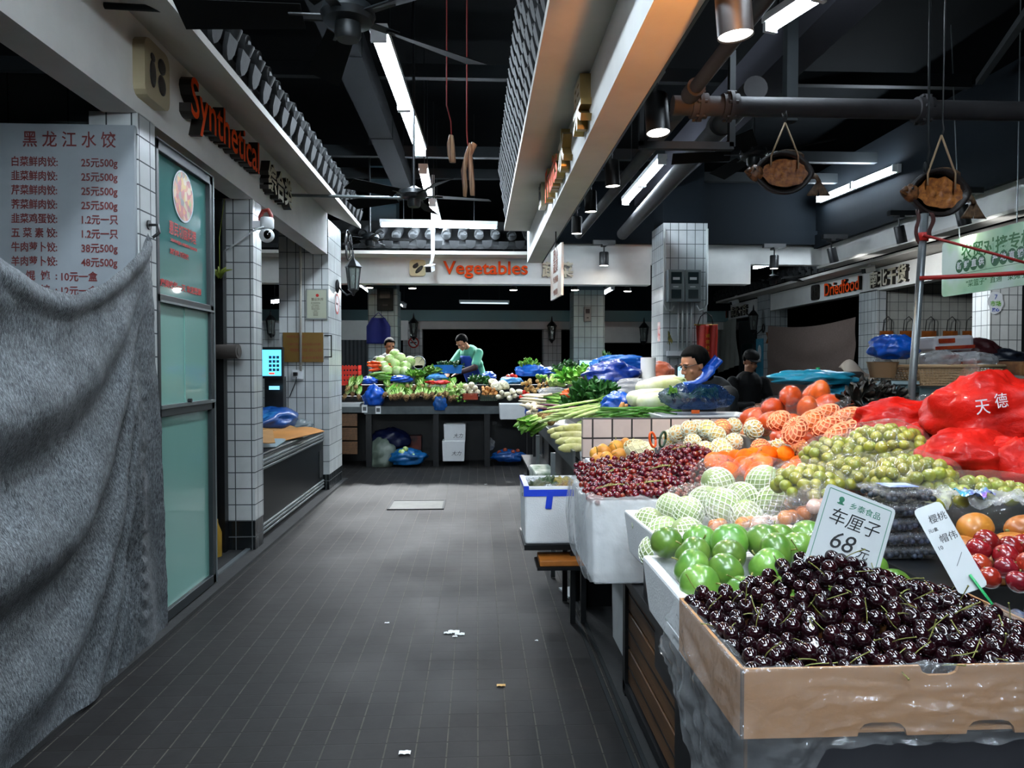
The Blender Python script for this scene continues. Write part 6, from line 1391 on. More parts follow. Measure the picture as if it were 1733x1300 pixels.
# weighing dish, crates and bags below
q = P(709,614,11.5); o = thing('weighing_scale', 'round cream dial scale standing behind the cabbages', 'scale', (q.x,11.5,1.16))
part(o, 'dial', MB().cyl((0,-.03,q.z-1.16),(0,.02,q.z-1.16),.10,28), mat('cream dial', 'd8cba6', .4), 40); part(o, 'rim', MB().tube([(.10*cos(a),-.035,q.z-1.16+.10*sin(a)) for a in [k*pi/14 for k in range(29)]], .008, 6), M_ALU, True); part(o, 'stand', MB().bb((-.06,-.03,0),(.06,.05,q.z-1.2)), M_BLACK); part(o, 'needle', MB().bar((0,-.04,q.z-1.16),(.05,-.04,q.z-1.1),.004,.004), M_INK)
foam_box('lower white foam box with scribbles under the far stall', P(768,779,VF+.2)*1.0, .33, .28, .30); foam_box('upper white foam box standing on the scribbled one', P(770,748,VF+.2), .32, .27, .27)
for px, py, s_ in ((775,738,.07),(772,768,.07)): g = MB(); letters(g, '大力', onto(P(px,py,VF+.04), fx, (0,0,1)), s_, .001, shear=.3); solo('box_scribble', g, M_INK, 'marker scribble on the '+('upper' if py < 750 else 'lower')+' white foam box', 'lettering')
solo('plastic_bag', lump(P(647,772,VF+.15), (.19,.16,.24), 220, .2, 2, flat=.7), film('greenish clear bag', '9fb0a0', .55), 'greenish clear bag of greens on the floor under the far stall', 'bag', smooth=True)
bluebag('blue bag with pale cabbage spilling on the floor under the far stall', 688,774,VF+.1, (.26,.18,.12), 221, mat('teal-blue bag', '0f5f9c', .3, var=.4, vs=6, coat=.3)); bluebag('deep navy bag in the dark under the far stall', 660,745,VF+.45, (.28,.2,.17), 222, mat('navy bag', '0e1840', .4, var=.3))
strew('cabbage_piece', cab[0], [(680,766),(690,772),(700,772),(686,760)], 'pale cabbage piece lying on the blue bag under the far stall', 'cabbage', 'cabbage pieces under the far stall', VF-.02, .02, sc=(.42,.6))
bluebag('blue net bag with small fruit on the floor under the stall end', 861,772,VF+.15, (.22,.16,.09), 223, M_FILMB); strew('tomato', ball(.034,12,9).data('tomato', mat('dim red fruit','8a3a20',.4), True), [(845,766),(855,762),(868,765),(876,763),(862,768)], 'small fruit on the blue net bag under the stall end', 'fruit', 'fruit under the stall end', VF+.1, .03)
solo('plastic_bag', lump(P(829,752,VF+.2), (.07,.06,.09), 224, .2), M_FILMW, 'white bag tied to the post under the far stall', 'bag', smooth=True)
solo('storage_box', MB().bb(P(690,762,VF+.5)-V((.25,0,.0)), P(690,738,VF+.5)+V((.2,.2,0))), mat('dark printed box', '2b1f22', .6, col2='6b2a1c', vs=9), 'dark printed box behind the bags under the far stall', 'box')
# screens, plant, apron, pillar things
def screen(label, px, py, y, w, h, facing=0.0):
    q = P(px, py, y); o = thing('weighing_terminal', label, 'scale', (q.x,q.y,q.z-h/2-.12), facing)
    part(o, 'housing', MB().bb((-w/2-.015,0,.105),(w/2+.015,.03,h+.135)), M_BLACK, bevel=.006); part(o, 'screen', MB().bb((-w/2,-.004,.12),(w/2,0,h+.12)), emis('lit pale blue screen', '8fd0f5', .8))
    g = MB()
    for i in range(3):
        for j in range(4): g.bb((w*.22+.022*i*w/.22,-.006,.15+j*.028*h/.2),(w*.22+.022*i*w/.22+.014,-.004,.15+j*.028*h/.2+.018))
    part(o, 'key_print', g, emis('blue keys', '2f7fb8', .5)); part(o, 'stand', MB().bb((-.05,.01,.96-(q.z-h/2-.12)),(.05,.06,.11)), M_BLACK); return o
screen('pale blue weighing screen beside the dark spinach heap', 997,619,10.95, .285, .155); screen('pale blue weighing screen just before the face of the person with glasses', 1162,635,5.9, .16, .14, .25)
q = P(1026,612,11.8); o = thing('potted_plant', 'green potted plant standing between the far columns', 'plant', (q.x,11.8,1.16)); part(o, 'pot', MB().lathe([(.07,0),(.09,.14),(.1,.15),(.08,.15),(.001,.13)], 18), M_STEEL, 40); part(o, 'foliage', leafy(.42,.06,18,.3,seed=44).xf(M.Translation(V((0,0,.13))) @ M.Rotation(-pi/2,4,'Y')), M_DKGRN, True)
o = thing('hanging_apron', 'deep blue apron hanging on the teal column', 'apron', P(641,560,13.9)); q = P(641,560,13.9)
part(o, 'cloth', MB().sheet(lambda u, v: V(((u-.5)*(.24+.2*min(1,v*3)), -.03-.03*sin(u*9), -.48*v+.24)), 16, 12, thick=.006), mat('deep blue cloth', '15247a', .8), True); part(o, 'nail', MB().cyl((0,-.04,.335),(0,.12,.335),.008,8), M_ALU); part(o, 'strap', MB().tube([(-.1,-.03,.24),(0,-.03,.34),(.1,-.03,.24)], .008, 6), mat('deep blue cloth', '15247a', .8), True)
lantern(P(700,557,19.7), 'black lantern on the far white pillar above the no-smoking disc', 1.25, V((0,-1,0))); lantern(P(934,562,19.7), 'black lantern on the far white pillar behind the vendor', 1.25, V((0,-1,0))); lantern(P(458,552,15.3), 'black lantern on the tile wall behind the freezer', 1.0, V((0,-1,0))); lantern(P(1090,565,18.2), 'pale lantern far off left of the meter column', 1.2, V((0,-1,0)))
T = onto(P(700,580,19.96), fx, (0,0,1)); o = thing('no_smoking_sign', 'red ringed no-smoking disc on the far white pillar', 'sign', P(700,580,19.96)); part(o, 'disc', MB().prism([(.155*cos(k*pi/14),.155*sin(k*pi/14)) for k in range(28)], .003, T), M_WHITE, world=True); g = ring(T,.11,.15,.005); g.add([T@V(p) for p in ((-.1,.08,.005),(-.08,.1,.005),(.1,-.08,.005),(.08,-.1,.005))], [(0,3,2,1)]); part(o, 'ring', g, M_RED, world=True); part(o, 'emblem', MB().add([T@V(p) for p in ((-.09,-.015,.004),(.08,-.015,.004),(.08,.015,.004),(-.09,.015,.004))],[(0,1,2,3)]), M_INK, world=True)
for px, py, y, w, h, lb in ((994,532,13.95,.13,.28,'grey meter box on the teal tile column right of the sign'),(652,507,13.95,.3,.42,'dark meter box high on the teal column behind the cabbages')):
    q = P(px, py, y); o = thing('meter_box', lb, 'meter box', q); part(o, 'case', MB().box((0,0,0),(w,.08,h)), M_STEEL if w > .2 else M_ALU, bevel=.008); part(o, 'window', MB().box((0,-.042,h*.2),(w*.6,.004,h*.3)), M_BLACK); part(o, 'latch', MB().box((0,-.045,-h*.25),(w*.3,.01,.02)), M_BLACK)
# ---- big twin meter box, pipes, flag on column 4
o = thing('meter_box', 'twin grey electricity meter box on the big white tiled column', 'meter box', P(1160,483,CY)); q = P(1160,483,CY); yy = CY-.14
a, b = P(1131,456,yy), P(1187,511,yy)
for x0, x1 in ((a.x,(a.x+b.x)/2-.004),((a.x+b.x)/2+.004,b.x)):
    part(o, 'case', MB().bb((x0,yy,b.z),(x1,CY,a.z)), mat('grey meter case', '7b8586', .5, var=.1), bevel=.01, world=True); w_ = x1-x0; h_ = a.z-b.z
    part(o, 'window', MB().bb((x0+w_*.18,yy-.006,b.z+h_*.56),(x1-w_*.18,yy+.002,a.z-h_*.08)), mat('dark meter window', '2a3638', .1), world=True); part(o, 'dial', MB().bb((x0+w_*.28,yy-.008,b.z+h_*.68),(x1-w_*.3,yy-.004,b.z+h_*.76)), M_WHITE, world=True)
    part(o, 'small_window', MB().bb((x0+w_*.2,yy-.006,b.z+h_*.1),(x1-w_*.2,yy+.002,b.z+h_*.38)), mat('dark meter window', '2a3638', .1), world=True); part(o, 'latch', MB().bb((x0+w_*.3,yy-.01,b.z+h_*.45),(x0+w_*.62,yy,b.z+h_*.48)), M_WHITE, world=True)
g = MB()
for px, dx in ((1124,0),(1196,0)): p = P(px,512,CY-.04); g.tube([p+V((0,0,1.05)), p+V((0,0,-.02)), p+V((.04 if px < 1150 else -.04,0,-.1)), p+V((.11 if px < 1150 else -.11,0,-.12)), p+V((.15 if px < 1150 else -.15,0,-.05))], .018, 8)
solo('conduit', g, mat('pale conduit', 'b7bdbb', .5), 'pale conduits bending round the twin meter box', 'pipe', smooth=True)
for i, px in enumerate((1148,1155,1163,1170)): solo('conduit', MB().cyl(P(px,590 if i%2 else 600,CY-.02), P(px,512,CY-.02), .014, 8), mat('pale conduit', 'b7bdbb', .5), 'straight pale conduit below the twin meter box, '+('first','second','third','fourth')[i]+' from the flower', 'pipe', smooth=True)
q = P(1138,600,CY-.05); o = thing('wall_rack', 'white wire shelf low on the big tiled column', 'shelf', q); part(o, 'plate', MB().bb((-.08,-.02,-.02),(.28,.05,.05)), M_WHITE); part(o, 'rail', MB().bb((-.08,-.03,-.05),(.28,-.02,-.03)), M_ALU)
for i in range(2):
    q = P(1117 if i == 0 else 1110, 567, CY+(.0 if i == 0 else .0)-.005)
solo('hanging_flower', leafy(.2,.04,9,.4,seed=61).xf(M.Translation(P(1131,560,CY-.06)) @ M.Rotation(pi/2.3,4,'Y')), mat('yellow-green sprig', '8a7a2c', .6, col2='2f4a1c', vs=20), 'dry flower sprig hanging on the big tiled column', 'plant', smooth=True)
q = P(1108,562,CY+.3); solo('wall_sticker', MB().bb((CX0-.004,CY+.16,q.z-.14),(CX0,CY+.30,q.z+.14)), mat('red and white sticker', 'c23a30', .5, col2='e0dcd8', vs=14), 'red and white sticker on the side of the big tiled column', 'sticker')
a = P(1195,550,CY-.12); o = thing('pennant', 'red silk pennant with gold characters hanging beside the person with glasses', 'pennant', a)
part(o, 'cloth', MB().sheet(lambda u, v: a+V(((u-.5)*(.30-.04*v)+.02*v, -.02+.03*sin(u*11+v*2), -.50*v)), 22, 14, thick=.004), mat('red silk', 'c3230f', .5, var=.15, vs=5), True, world=True); part(o, 'rod', MB().cyl(a+V((-.17,0,.0)), a+V((.17,0,.0)), .012, 8), mat('gold rod', '8a6a2c', .4, .6), True, world=True)
g = MB(); 
for k, ch in enumerate('诚信经营'): letters(g, ch, onto(a+V((.0,-.075,-.16-.085*k)), fx, (0,0,1)), .06, .001)
part(o, 'lettering', g, mat('gold print', 'd9a32c', .4), world=True); part(o, 'tassel', MB().tube([a+V((.15,-.03,-.5)), a+V((.155,-.03,-.56)), a+V((.155,-.03,-.62))], [.02,.026,.03], 8), mat('gold print', 'd9a32c', .4), True, world=True)
part(o, 'arm', MB().bar(a+V((0,0,.18)), V((CX1-.06,CY+.01,a.z+.18)), .015, .015), M_ALU, world=True); part(o, 'hook', MB().tube([a+V((-.12,0,0)), a+V((-.08,0,.12)), a+V((0,0,.18)), a+V((.08,0,.12)), a+V((.1,0,0))], .007, 6), M_BLACK, True, world=True)
# ================================================================== second vegetable stall along the aisle, behind the divider
o = thing('vegetable_stall', 'black vegetable stall running along the aisle behind the tiled divider', 'stall', (1.5,6.6,0)); B0, B1 = 4.5, 9.3
part(o, 'counter_top', MB().bb((.60,B0,.80),(1.38,B1,.84)).bb((1.38,B0,.80),(1.78,5.08,.84)), M_BLACK, world=True); part(o, 'tray_edge', MB().bb((.585,B0,.82),(.60,7.2,.93)), mat('dull steel edge', '5b6264', .35, .6), world=True)
part(o, 'riser', MB().bb((1.05,B0,.84),(1.38,B1,.96)).bb((1.38,B0,.84),(1.78,5.08,.96)), M_BLACK, world=True); part(o, 'riser', MB().bb((1.14,6.7,.96),(1.6,B1,1.2)).bb((1.38,6.3,.8),(1.6,B1,.96)).bb((1.14,8.75,1.2),(1.6,B1,1.31)), M_BLACK, world=True); part(o, 'front_panel', MB().bb((.72,B0,.012),(.74,B1,.80)), M_BLACK, world=True)
for y in (4.55,6.4,8.2,9.2): part(o, 'post', MB().bb((.62,y,.012),(.68,y+.06,.80)), M_BLACK, world=True)
part(o, 'shelf_board', MB().bb((.5,5.0,.50),(.72,6.3,.52)), M_STEEL, world=True); part(o, 'shelf_board', MB().bb((.5,6.5,.42),(.72,8.4,.44)), M_STEEL, world=True)
for y in (5.0,6.28): part(o, 'rack_leg', MB().bb((.5,y,.006),(.53,y+.03,.86)), M_ALU, world=True)
solo('paper_bag', MB().box((.50,5.65,.60),(.16,.3,.13),(.1,0,.1)), mat('white and green paper', 'cfd3cc', .6, col2='39643a', vs=7), 'white and green packet on the side shelf above the blue-taped box', 'packet', bevel=.015)
foam_box('white-lined tray of greens at the near end of the aisle stall', (.95,5.0,.841), .62, .7, .10, m=mat('white tray', 'd0d3d3', .6), name='vegetable_tray')
leek_l = leafy(.34,.03,5,.2,seed=71).xf(M.Translation(V((.1,0,0)))).data('leek_leaves', M_GREEN, True)
def lay(n, fn, y0): return [fn(k) for k in range(n)]
for k in range(16): p = P(rnd(893,915), 668+rnd(0,22), 8.0-.05*k); put('leek', lk_w, p, 'white leek with green top lying at the aisle corner of the stall', 'leek', 'leeks at the stall corner', Euler((0,rnd(-.1,.1),rnd(-.25,.25))), rnd(.9,1.1), [('leek_leaves', leek_l)])
strew('garlic_bulb', ball(.032,12,9,-.25).data('garlic_bulb', M_RAD, True), [(rnd(893,908), rnd(684,702)) for _ in range(12)], 'white garlic bulb at the aisle corner of the stall', 'garlic', 'garlic at the stall corner', 7.2, .15)
for k in range(7): bunchput('leafy_green', P(rnd(908,930), rnd(700,722), 6.1+rnd(-.2,.2)), Euler((rnd(-1,1), .35, pi+rnd(-.5,.5))), 'dark herb bunch hanging over the stall edge', 'vegetable', 'herbs over the stall edge', LET[k%3], .75)
prp = longveg(.4,.012,.009,mat('purple stalk','5a1f3f',.4,rand=.2),'purple_stalk'); 
for k in range(14): put('purple_stalk', prp, P(rnd(945,985), 688+k*1.2, 6.3+rnd(-.1,.1)), 'purple vegetable stalk in the middle of the aisle stall', 'vegetable', 'purple stalks', Euler((0,rnd(-.1,.1),rnd(-.2,.2))), rnd(.8,1.05))
cel = longveg(.5,.013,.008,M_PALEG,'celery_stalk'); cell_ = leafy(.18,.05,5,.5,seed=75).xf(M.Translation(V((.22,0,0)))).data('celery_leaves', M_GREEN, True)
for k in range(26): put('celery_stalk', cel, P(rnd(950,1030), 700+rnd(-6,12)-k*.4, 5.6+rnd(-.15,.15)), 'pale green celery stalk laid towards the tiled divider', 'celery', 'celery stalks', Euler((0,-.12+rnd(-.1,.1),.35+rnd(-.25,.25))), rnd(.8,1.0), [('celery_leaves', cell_)])
for k in range(4): heapleaf(('curled stems over the aisle stall, lowest','curled stems over the aisle stall, second','curled stems heaped highest on the aisle stall','green stems under the bright blue bag')[k], P((985,1000,1005,1030)[k], (692,680,668,705)[k], 5.9), .26,.22,.05, M_DKGRN if k < 3 else M_GREEN, 26, .12)
bean = longveg(.22,.0065,.004,mat('green bean','4f8a2f',.4,rand=.3),'green_bean',.015,6)
for k in range(110): put('green_bean', bean, P(rnd(1030,1130), rnd(690,712), 5.0+rnd(-.18,.18)), 'long green bean in the heap behind the tiled divider', 'bean', 'green beans', Euler((rnd(-.2,.2),rnd(-.15,.15),.25+rnd(-.5,.5))), rnd(.85,1.2))
strew('ginger_root', MB().ell((0,0,0),(.04,.02,.018),12,8,fn=lambda d:1+.4*noise.noise(d*3)).data('ginger_root', M_ONI, True), [(rnd(1040,1058), rnd(690,708)) for _ in range(9)], 'tan root lying beside the bright blue bag', 'root', 'tan roots by the blue bag', 5.2, .06)
bam = longveg(.24,.03,.018,mat('bamboo shoot','a9a65a',.5,col2='d5cf9c',vs=16,rand=.15),'bamboo_shoot',.01,12); bamt = leafy(.08,.03,4,.2,seed=78).xf(M.Translation(V((.1,0,0)))).data('shoot_tip', M_PALEG, True)
for px, py, y in ((968,727,5.0),(982,724,4.95),(962,738,4.9),(978,737,4.85),(970,747,4.75),(985,748,4.7),(975,758,4.65),(955,730,5.05)): put('bamboo_shoot', bam, P(px,py,y), 'ribbed yellow-green shoot stacked at the near end of the aisle stall', 'vegetable', 'shoots near the divider', Euler((0,0,.1+rnd(-.2,.2))), 1, [('shoot_tip', bamt)])
strew('carrot', car, [(rnd(960,990), rnd(660,672)) for _ in range(16)], 'bright orange carrot piled behind the purple stalks', 'carrot', 'carrots on the aisle stall', 7.3, .1, rot=lambda: Euler((0,rnd(-.2,.2),rnd(-.5,.5))), parts=[('carrot_top', ctop)])
heapleaf('leafy celery tops before the big dark blue sack', P(985,648,8.2), .5,.3,.1, M_GREEN, 46, .14); heapleaf('pale greens left of the carrots on the aisle stall', P(960,655,8.6), .4,.3,.06, M_PALEG, 30, .12)
bluebag('big dark blue sack lying before the meter column', 1036,637,7.2, (.26,.22,.14), 230, mat('dark blue sack', '0c2f86', .3, var=.4, vs=7, coat=.4, bump=.3, bs=20)); bluebag('bright blue tied bag between the celery and the green beans', 1046,684,5.5, (.12,.12,.085), 231); bluebag('blue bag beside the curled stems', 995,680,6.4, (.16,.12,.06), 232, mat('light blue bag', '3f8fd0', .35)); bluebag('blue bag hanging over the stall corner by the foam box', 903,690,8.9, (.10,.14,.12), 233)
bluebag('orange plastic bag behind the celery tops', 996,631,9.0, (.2,.15,.07), 234, mat('orange bag', 'd0542c', .4, var=.3)); bluebag('blue film stretched over white goods behind the dark blue sack', 1048,615,8.2, (.3,.16,.09), 235, M_FILMB, rz=.3); bluebag('milky bag before the white cabbages', 1075,655,6.6, (.2,.16,.07), 236, M_FILMW); bluebag('pale film bag by the potatoes at the stall corner', 940,662,8.4, (.2,.15,.04), 237, M_FILMW)
nap = MB().tube([V((-.18,0,0)),V((-.17,0,0)),V((-.08,0,0)),V((.04,0,.0)),V((.14,0,0)),V((.19,0,0))], [.03,.055,.066,.062,.05,.03], 18).ell((-.17,0,0),(.03,.045,.045),12,8); napl = leafy(.16,.08,9,.5,seed=81).xf(M.Translation(V((.06,0,0)))).data('leaf_tops', M_PALEG, True)
nm = remesh(nap,.008,2).data('napa_cabbage', M_NAPA, True)
for px, py, y, a in ((1116,654,5.7,.2),(1104,672,5.4,.05),(1135,648,5.9,.25),(1122,678,5.3,.1)): o = link('napa_cabbage', nm, None, P(px,py,y), Euler((0,-.08,a)), 1.0); tag(o, 'long white napa cabbage beside the blue bag of vegetables', 'cabbage', 'napa cabbages'); link('leaf_tops', napl, o)
c = P(1177,672,4.75)
o = thing('plastic_bag', 'big tied blue bag of green vegetables in front of the person with glasses', 'bag', (c.x,c.y,c.z-.08)); bb_ = film('deep blue bag film', '0c4a84', .68, .12, .9, .6, 20)
part(o, 'film', lump(c, (.23,.16,.085), 240, .16, 2.4, flat=.9, n=(64,36)), bb_, True, world=True)
kn = P(1178,648,4.72); part(o, 'knot', MB().tube([kn+V((-.06,0,-.03)), kn, kn+V((.05,0,.03)), kn+V((.09,0,.08)), kn+V((.1,0,.11))], [.05,.022,.03,.04,.03], 14, flat=.5), M_BLUES, True, world=True)
for k in range(7): bunchput('leafy_green', c+V((-.15+.05*k,rnd(-.05,.05),-.01)), Euler((rnd(-1,1),-.6,rnd(-3,3))), 'green vegetable showing through the big tied blue bag', 'vegetable', 'vegetables inside the blue bag', LET[k%3], .42)
foam_box('white foam lid with an orange label under the blue bag', (c.x+.02,c.y-.06,c.z-.155), .62, .40, .05); solo('box_label', MB().box(P(1177,697,4.46),(.05,.004,.022)), mat('orange label', 'd9601c', .5), 'orange label on the foam lid under the blue bag', 'label')
part(o, 'tie_end', MB().sheet(lambda u, v: kn+V((.06+.09*v,.02*sin(u*6),.06+.10*v))+V(((u-.5)*.05,0,-(u-.5)*.05)), 8, 8), M_BLUES, True, world=True)
o = thing('side_table', 'grey topped table with a red mark behind the napa cabbages', 'table', (2.0,7.3,0)); a, b = P(1072,648,7.2), P(1150,640,7.2); part(o, 'top', MB().bb((a.x,7.1,a.z-.04),(b.x+.3,7.6,a.z+.03)), mat('white laminate', 'b9bfc0', .5), world=True); part(o, 'red_mark', MB().bb((a.x+.14,7.095,a.z-.015),(a.x+.19,7.1,a.z+.015)), M_RED, world=True)
for x in (a.x+.05,b.x+.2): part(o, 'leg', MB().bb((x,7.15,0),(x+.05,7.2,a.z-.04)), M_BLACK, world=True)
q = P(1097,632,7.25); solo('paper_roll', MB().lathe([(.02,0),(.075,0),(.075,.22),(.02,.22)], 20, M.Translation(V((q.x,q.y,a.z+.03)))), M_WHITE, 'white paper roll standing on the grey topped table', 'roll', smooth=40)
bluebag('salmon pink bags beside the paper roll on the grey topped table', 1115,629,7.3, (.14,.1,.09), 241, mat('salmon bag', 'c86a4c', .4, var=.3), flat=.6)
# ================================================================== dried fish, cured meat, pole, boards
def dried_fish(label, c, L, hgt, tail_dir, hook_top, seed, rz=0.0, rope='tan'):
    """split dried fish seen from its cut side: dark rind round an amber belly, head at -X, tail at +X, hung by two strings"""
    o = thing('dried_fish', label, 'fish', c, rz); random.seed(seed)
    rind = mat('dark dried fish skin', '1d1512', .45, var=.5, vs=14, bump=.3, bs=90); fl = mat('amber dried flesh', 'a8692c', .5, col2='6a3a1a', vs=30, bump=.4, bs=60); fin = mat('dried fin', '6a5238', .6, col2='332419', vs=30)
    def outl(a): 
        x = cos(a); y = sin(a); return V((L*.42*x*(1 if x < 0 else .95), 0, hgt*.5*y*(1-.35*max(0,-x)**3-.45*max(0,x)**3)))
    b = MB(); n = 40; vs = []
    for ring_, (k, yy) in enumerate(((1,.0),(.98,.025),(.86,.05),(.60,.062),(.0,.066))):
        for j in range(n): p = outl(2*pi*j/n)*k; vs.append(V((p.x, yy*1.0, p.z))+V((0,.004*noise.noise(p*40),0)))
    fs = [(r_*n+j, r_*n+(j+1)%n, (r_+1)*n+(j+1)%n, (r_+1)*n+j) for r_ in range(4) for j in range(n)]; b.add(vs, fs)
    vs = []
    for ring_, (k, yy) in enumerate(((1,.0),(.97,-.012),(.84,.004),(.78,.012))):
        for j in range(n): p = outl(2*pi*j/n)*k; vs.append(V((p.x, yy, p.z)))
    b.add(vs, [((r_+1)*n+j, (r_+1)*n+(j+1)%n, r_*n+(j+1)%n, r_*n+j) for r_ in range(3) for j in range(n)]); part(o, 'skin', b, rind, True)
    def fl_f(u, v):
        a = 2*pi*u; p = outl(a)*(.80*v*(1+.14*noise.noise(V((cos(a)*3,sin(a)*3,seed))))); p.z *= .80; p.x += .02*L; return (p.x, .012+.012*(1-v)-.012*abs(noise.noise(V((p.x*22,0,p.z*30)))), p.z)
    part(o, 'flesh', MB().sheet(fl_f, 44, 12), fl, True)
    h = MB().ell((-L*.40,.004,-hgt*.02), (L*.12,.024,hgt*.19), 22, 14, fn=lambda d: (1-.45*max(0,-d.x)*abs(d.z))*(1+.12*noise.noise(d*4))).tube([V((-L*.47,-.01,.012)),V((-L*.535,-.012,.0)),V((-L*.47,-.012,-.02))], [.018,.009,.012], 8); part(o, 'head', h, mat('amber fish head', '7d4f26', .5, col2='2e1c12', vs=40, bump=.3), True)
    part(o, 'eye', MB().ell((-L*.42,-.034,hgt*.04), (.008,.005,.008), 8, 6), M_BLACK, True)
    t = MB(); tb = V((L*.38,.02,-hgt*.03))
    t.tube([tb, tb+V((L*.07,0,-hgt*.05)), tb+V((L*.10,0,-hgt*.16))], [.04,.026,.03], 10, flat=.4)
    for s in (-.35,.35):
        t.sheet(lambda u, v: tb+V((L*.10,0,-hgt*.14))+V(((v-.5)*.05*(.5+u)+s*.12*u*L/.45, .006*sin(v*20), -u*hgt*.36*(1-.2*abs(s)))), 6, 6, thick=.003)
    part(o, 'tail_fin', t, fin, True); part(o, 'back_fin', MB().sheet(lambda u, v: outl(pi*.28+u*.9)*1.0+V((0,.0,.02*v*(1-u))), 8, 3, thick=.003), fin, True)
    k1, k2 = outl(pi*.72)*.72, outl(pi*.30)*.72; ht = V(hook_top)-V(c); R = M.Rotation(-rz, 3, 'Z'); ht = R@ht
    top = V((0,0,hgt*.5+.17))
    part(o, 'string', MB().tube([k1+V((0,-.012,-.03)), k1+V((0,-.012,.03)), top], .0055, 6).tube([k2+V((0,-.012,-.05)), k2+V((0,-.012,.03)), top], .0055, 6), mat('tan twine', '8d765a', .8), True)
    part(o, 'hook', MB().tube([top+V((.0,0,-.01)), top+V((.012,0,.03)), top+V((.006,0,.07)), ht.lerp(top,.4), ht], .004, 6), M_BLACK, True)
    return o
dried_fish('split dried fish hung under the thick water pipe', P(1328,292,4.5), .47, .27, 1, (P(1328,200,4.62).x,4.66,3.06), 3, rz=.0)
dried_fish('split dried fish hung above the steel pole at the edge of the picture', P(1592,326,3.75), .42, .25, 1, (P(1600,150,3.75).x,3.75,3.9), 9, rz=.05)
for i, (px, py, dx, lb) in enumerate(((1592,326,0,''),)):
    struct('beam_hanger', MB().bb((.86,3.73,3.9),(5.4,3.77,3.95)), M_STEEL)
solo('spare_hook', MB().tube([P(1572,290,3.74), P(1570,270,3.74), P(1573,255,3.74), P(1571,238,3.74), V((P(1571,238,3.74).x,3.74,3.9))], .006, 6).ell(P(1566,283,3.74),(.012,.01,.03),8,6), M_STEEL, 'dark hook with pale string beside the pole-side dried fish', 'hook', smooth=True)
def meat(label, strips, top, cord):
    o = thing('cured_meat', label, 'meat', strips[0][0][0])
    for pts, w in strips:
        g = MB().tube(pts, w, 10, flat=.55); 
        for k, v in enumerate(g.v): v += V((.004*noise.noise(v*40), .004*noise.noise(v*33), 0))
        part(o, 'strip', g, mat('cured pork', '4d2414', .4, col2='c9a885', vs=4, bump=.2, st=(13,13,.5)), True, world=True)
    part(o, 'cord', MB().tube(cord, .004, 6), mat('red twine', '7d1c18', .7), True, world=True); return o
y = 4.45
meat('short strip of cured pork hanging from a red string', [([P(764,229,y),P(763,245,y),P(764,262,y),P(766,275,y)], [.018,.028,.030,.022])], None, [P(764,230,y),P(763,206,y),P(756,178,y),P(757,150,y)+V((0,0,1.4))])
meat('pair of long cured pork strips tied with red string', [([P(797,243,y),P(790,262,y),P(785,290,y),P(787,316,y),P(786,333,y)], [.012,.018,.022,.020,.014]), ([P(803,243,y),P(795,262,y),P(797,288,y),P(799,314,y),P(800,331,y)], [.022,.016,.020,.022,.016])], None, [P(795,258,y),P(791,240,y),P(790,222,y),P(791,150,y)+V((0,0,1.4))])
o = thing('steel_pole', 'leaning galvanised pole with a red taped band among the goods', 'pole', F(1525,905)*1.0 if 0 else V((P(1535,700,3.3).x-.05,3.3,.6)))
a, b = P(1541,690,3.3), P(1565,362,3.32); part(o, 'tube', MB().cyl(a+(a-b)*.62, b, .017, 16), mat('galvanised steel', '71787a', .35, .6, var=.3, vs=9), True, world=True)
part(o, 'red_band', MB().cyl(a.lerp(b,.86), a.lerp(b,.90), .024, 16), mat('red tape', 'b3201a', .5), True, world=True)
part(o, 'hanging_rag', MB().sheet(lambda u, v: P(1549+6*u,358+52*v,3.29)+V((.02*sin(v*7)*.3,0,.01*sin(u*9))), 8, 12, thick=.003).sheet(lambda u, v: P(1572+7*u,360+44*v,3.29)+V((.01*sin(v*6),0,0)), 8, 12, thick=.003), mat('dark red cured scraps', '3d1712', .5, var=.4, vs=30), True, world=True)
solo('rope', MB().tube([P(1563,398,3.29), P(1620,413,3.25), P(1680,429,3.2), P(1760,452,3.15)], .006, 6), mat('red rope', '8a1a18', .6), 'upper red rope running down from the steel pole', 'rope', smooth=True)
solo('rope', MB().tube([P(1556,471,3.3), P(1620,468,3.25), P(1680,465,3.2), P(1760,460,3.15)], .010, 6), mat('red strap', '9a1d1a', .6), 'lower flat red strap tied level from the steel pole', 'strap', smooth=True)
solo('rope', MB().tube([P(1563,398,3.31), P(1560,430,3.31), P(1557,470,3.31)], .008, 6), mat('red strap', '9a1d1a', .6), 'red strap running down the steel pole between the two ropes', 'strap', smooth=True)
# ---- green hanging board
bx = 5.2; y0, y1 = PX(1594,450,bx).y, PX(1760,450,bx).y; z0, z1 = PX(1594,503,bx).z, PX(1594,411,bx).z
o = thing('hanging_board', 'pale green hanging board with dark green Chinese characters by the steel pole', 'sign', (bx,(y0+y1)/2,z0))
def gboard():
    t = NT('pale green board'); n = t.noise(1.6, 3, .5); t.l(t.ramp(n, [(.35,'8fc29a'),(.5,'b9d8b4'),(.62,'d5e3d8')]), t.b.inputs['Base Color']); t.set(Roughness=.3); return t.m
rr = .05; pl = []
W, Hh = y0-y1, z1-z0
for a0, cx, cy_ in ((0,1,1),(90,-1,1),(180,-1,-1),(270,1,-1)):
    for q in (0,30,60,90): a = RAD(a0+q); pl.append((cx*(W/2-rr)+rr*cos(a), cy_*(Hh/2-rr)+rr*sin(a)))
TB = onto((bx,(y0+y1)/2,(z0+z1)/2), rx, (0,0,1)); part(o, 'panel', MB().prism(pl, .03, TB @ M.Translation(V((0,0,-.03)))), gboard(), world=True)
def bl(u, v): return TB @ M.Translation(V((u*W/2, v*Hh/2, .001)))
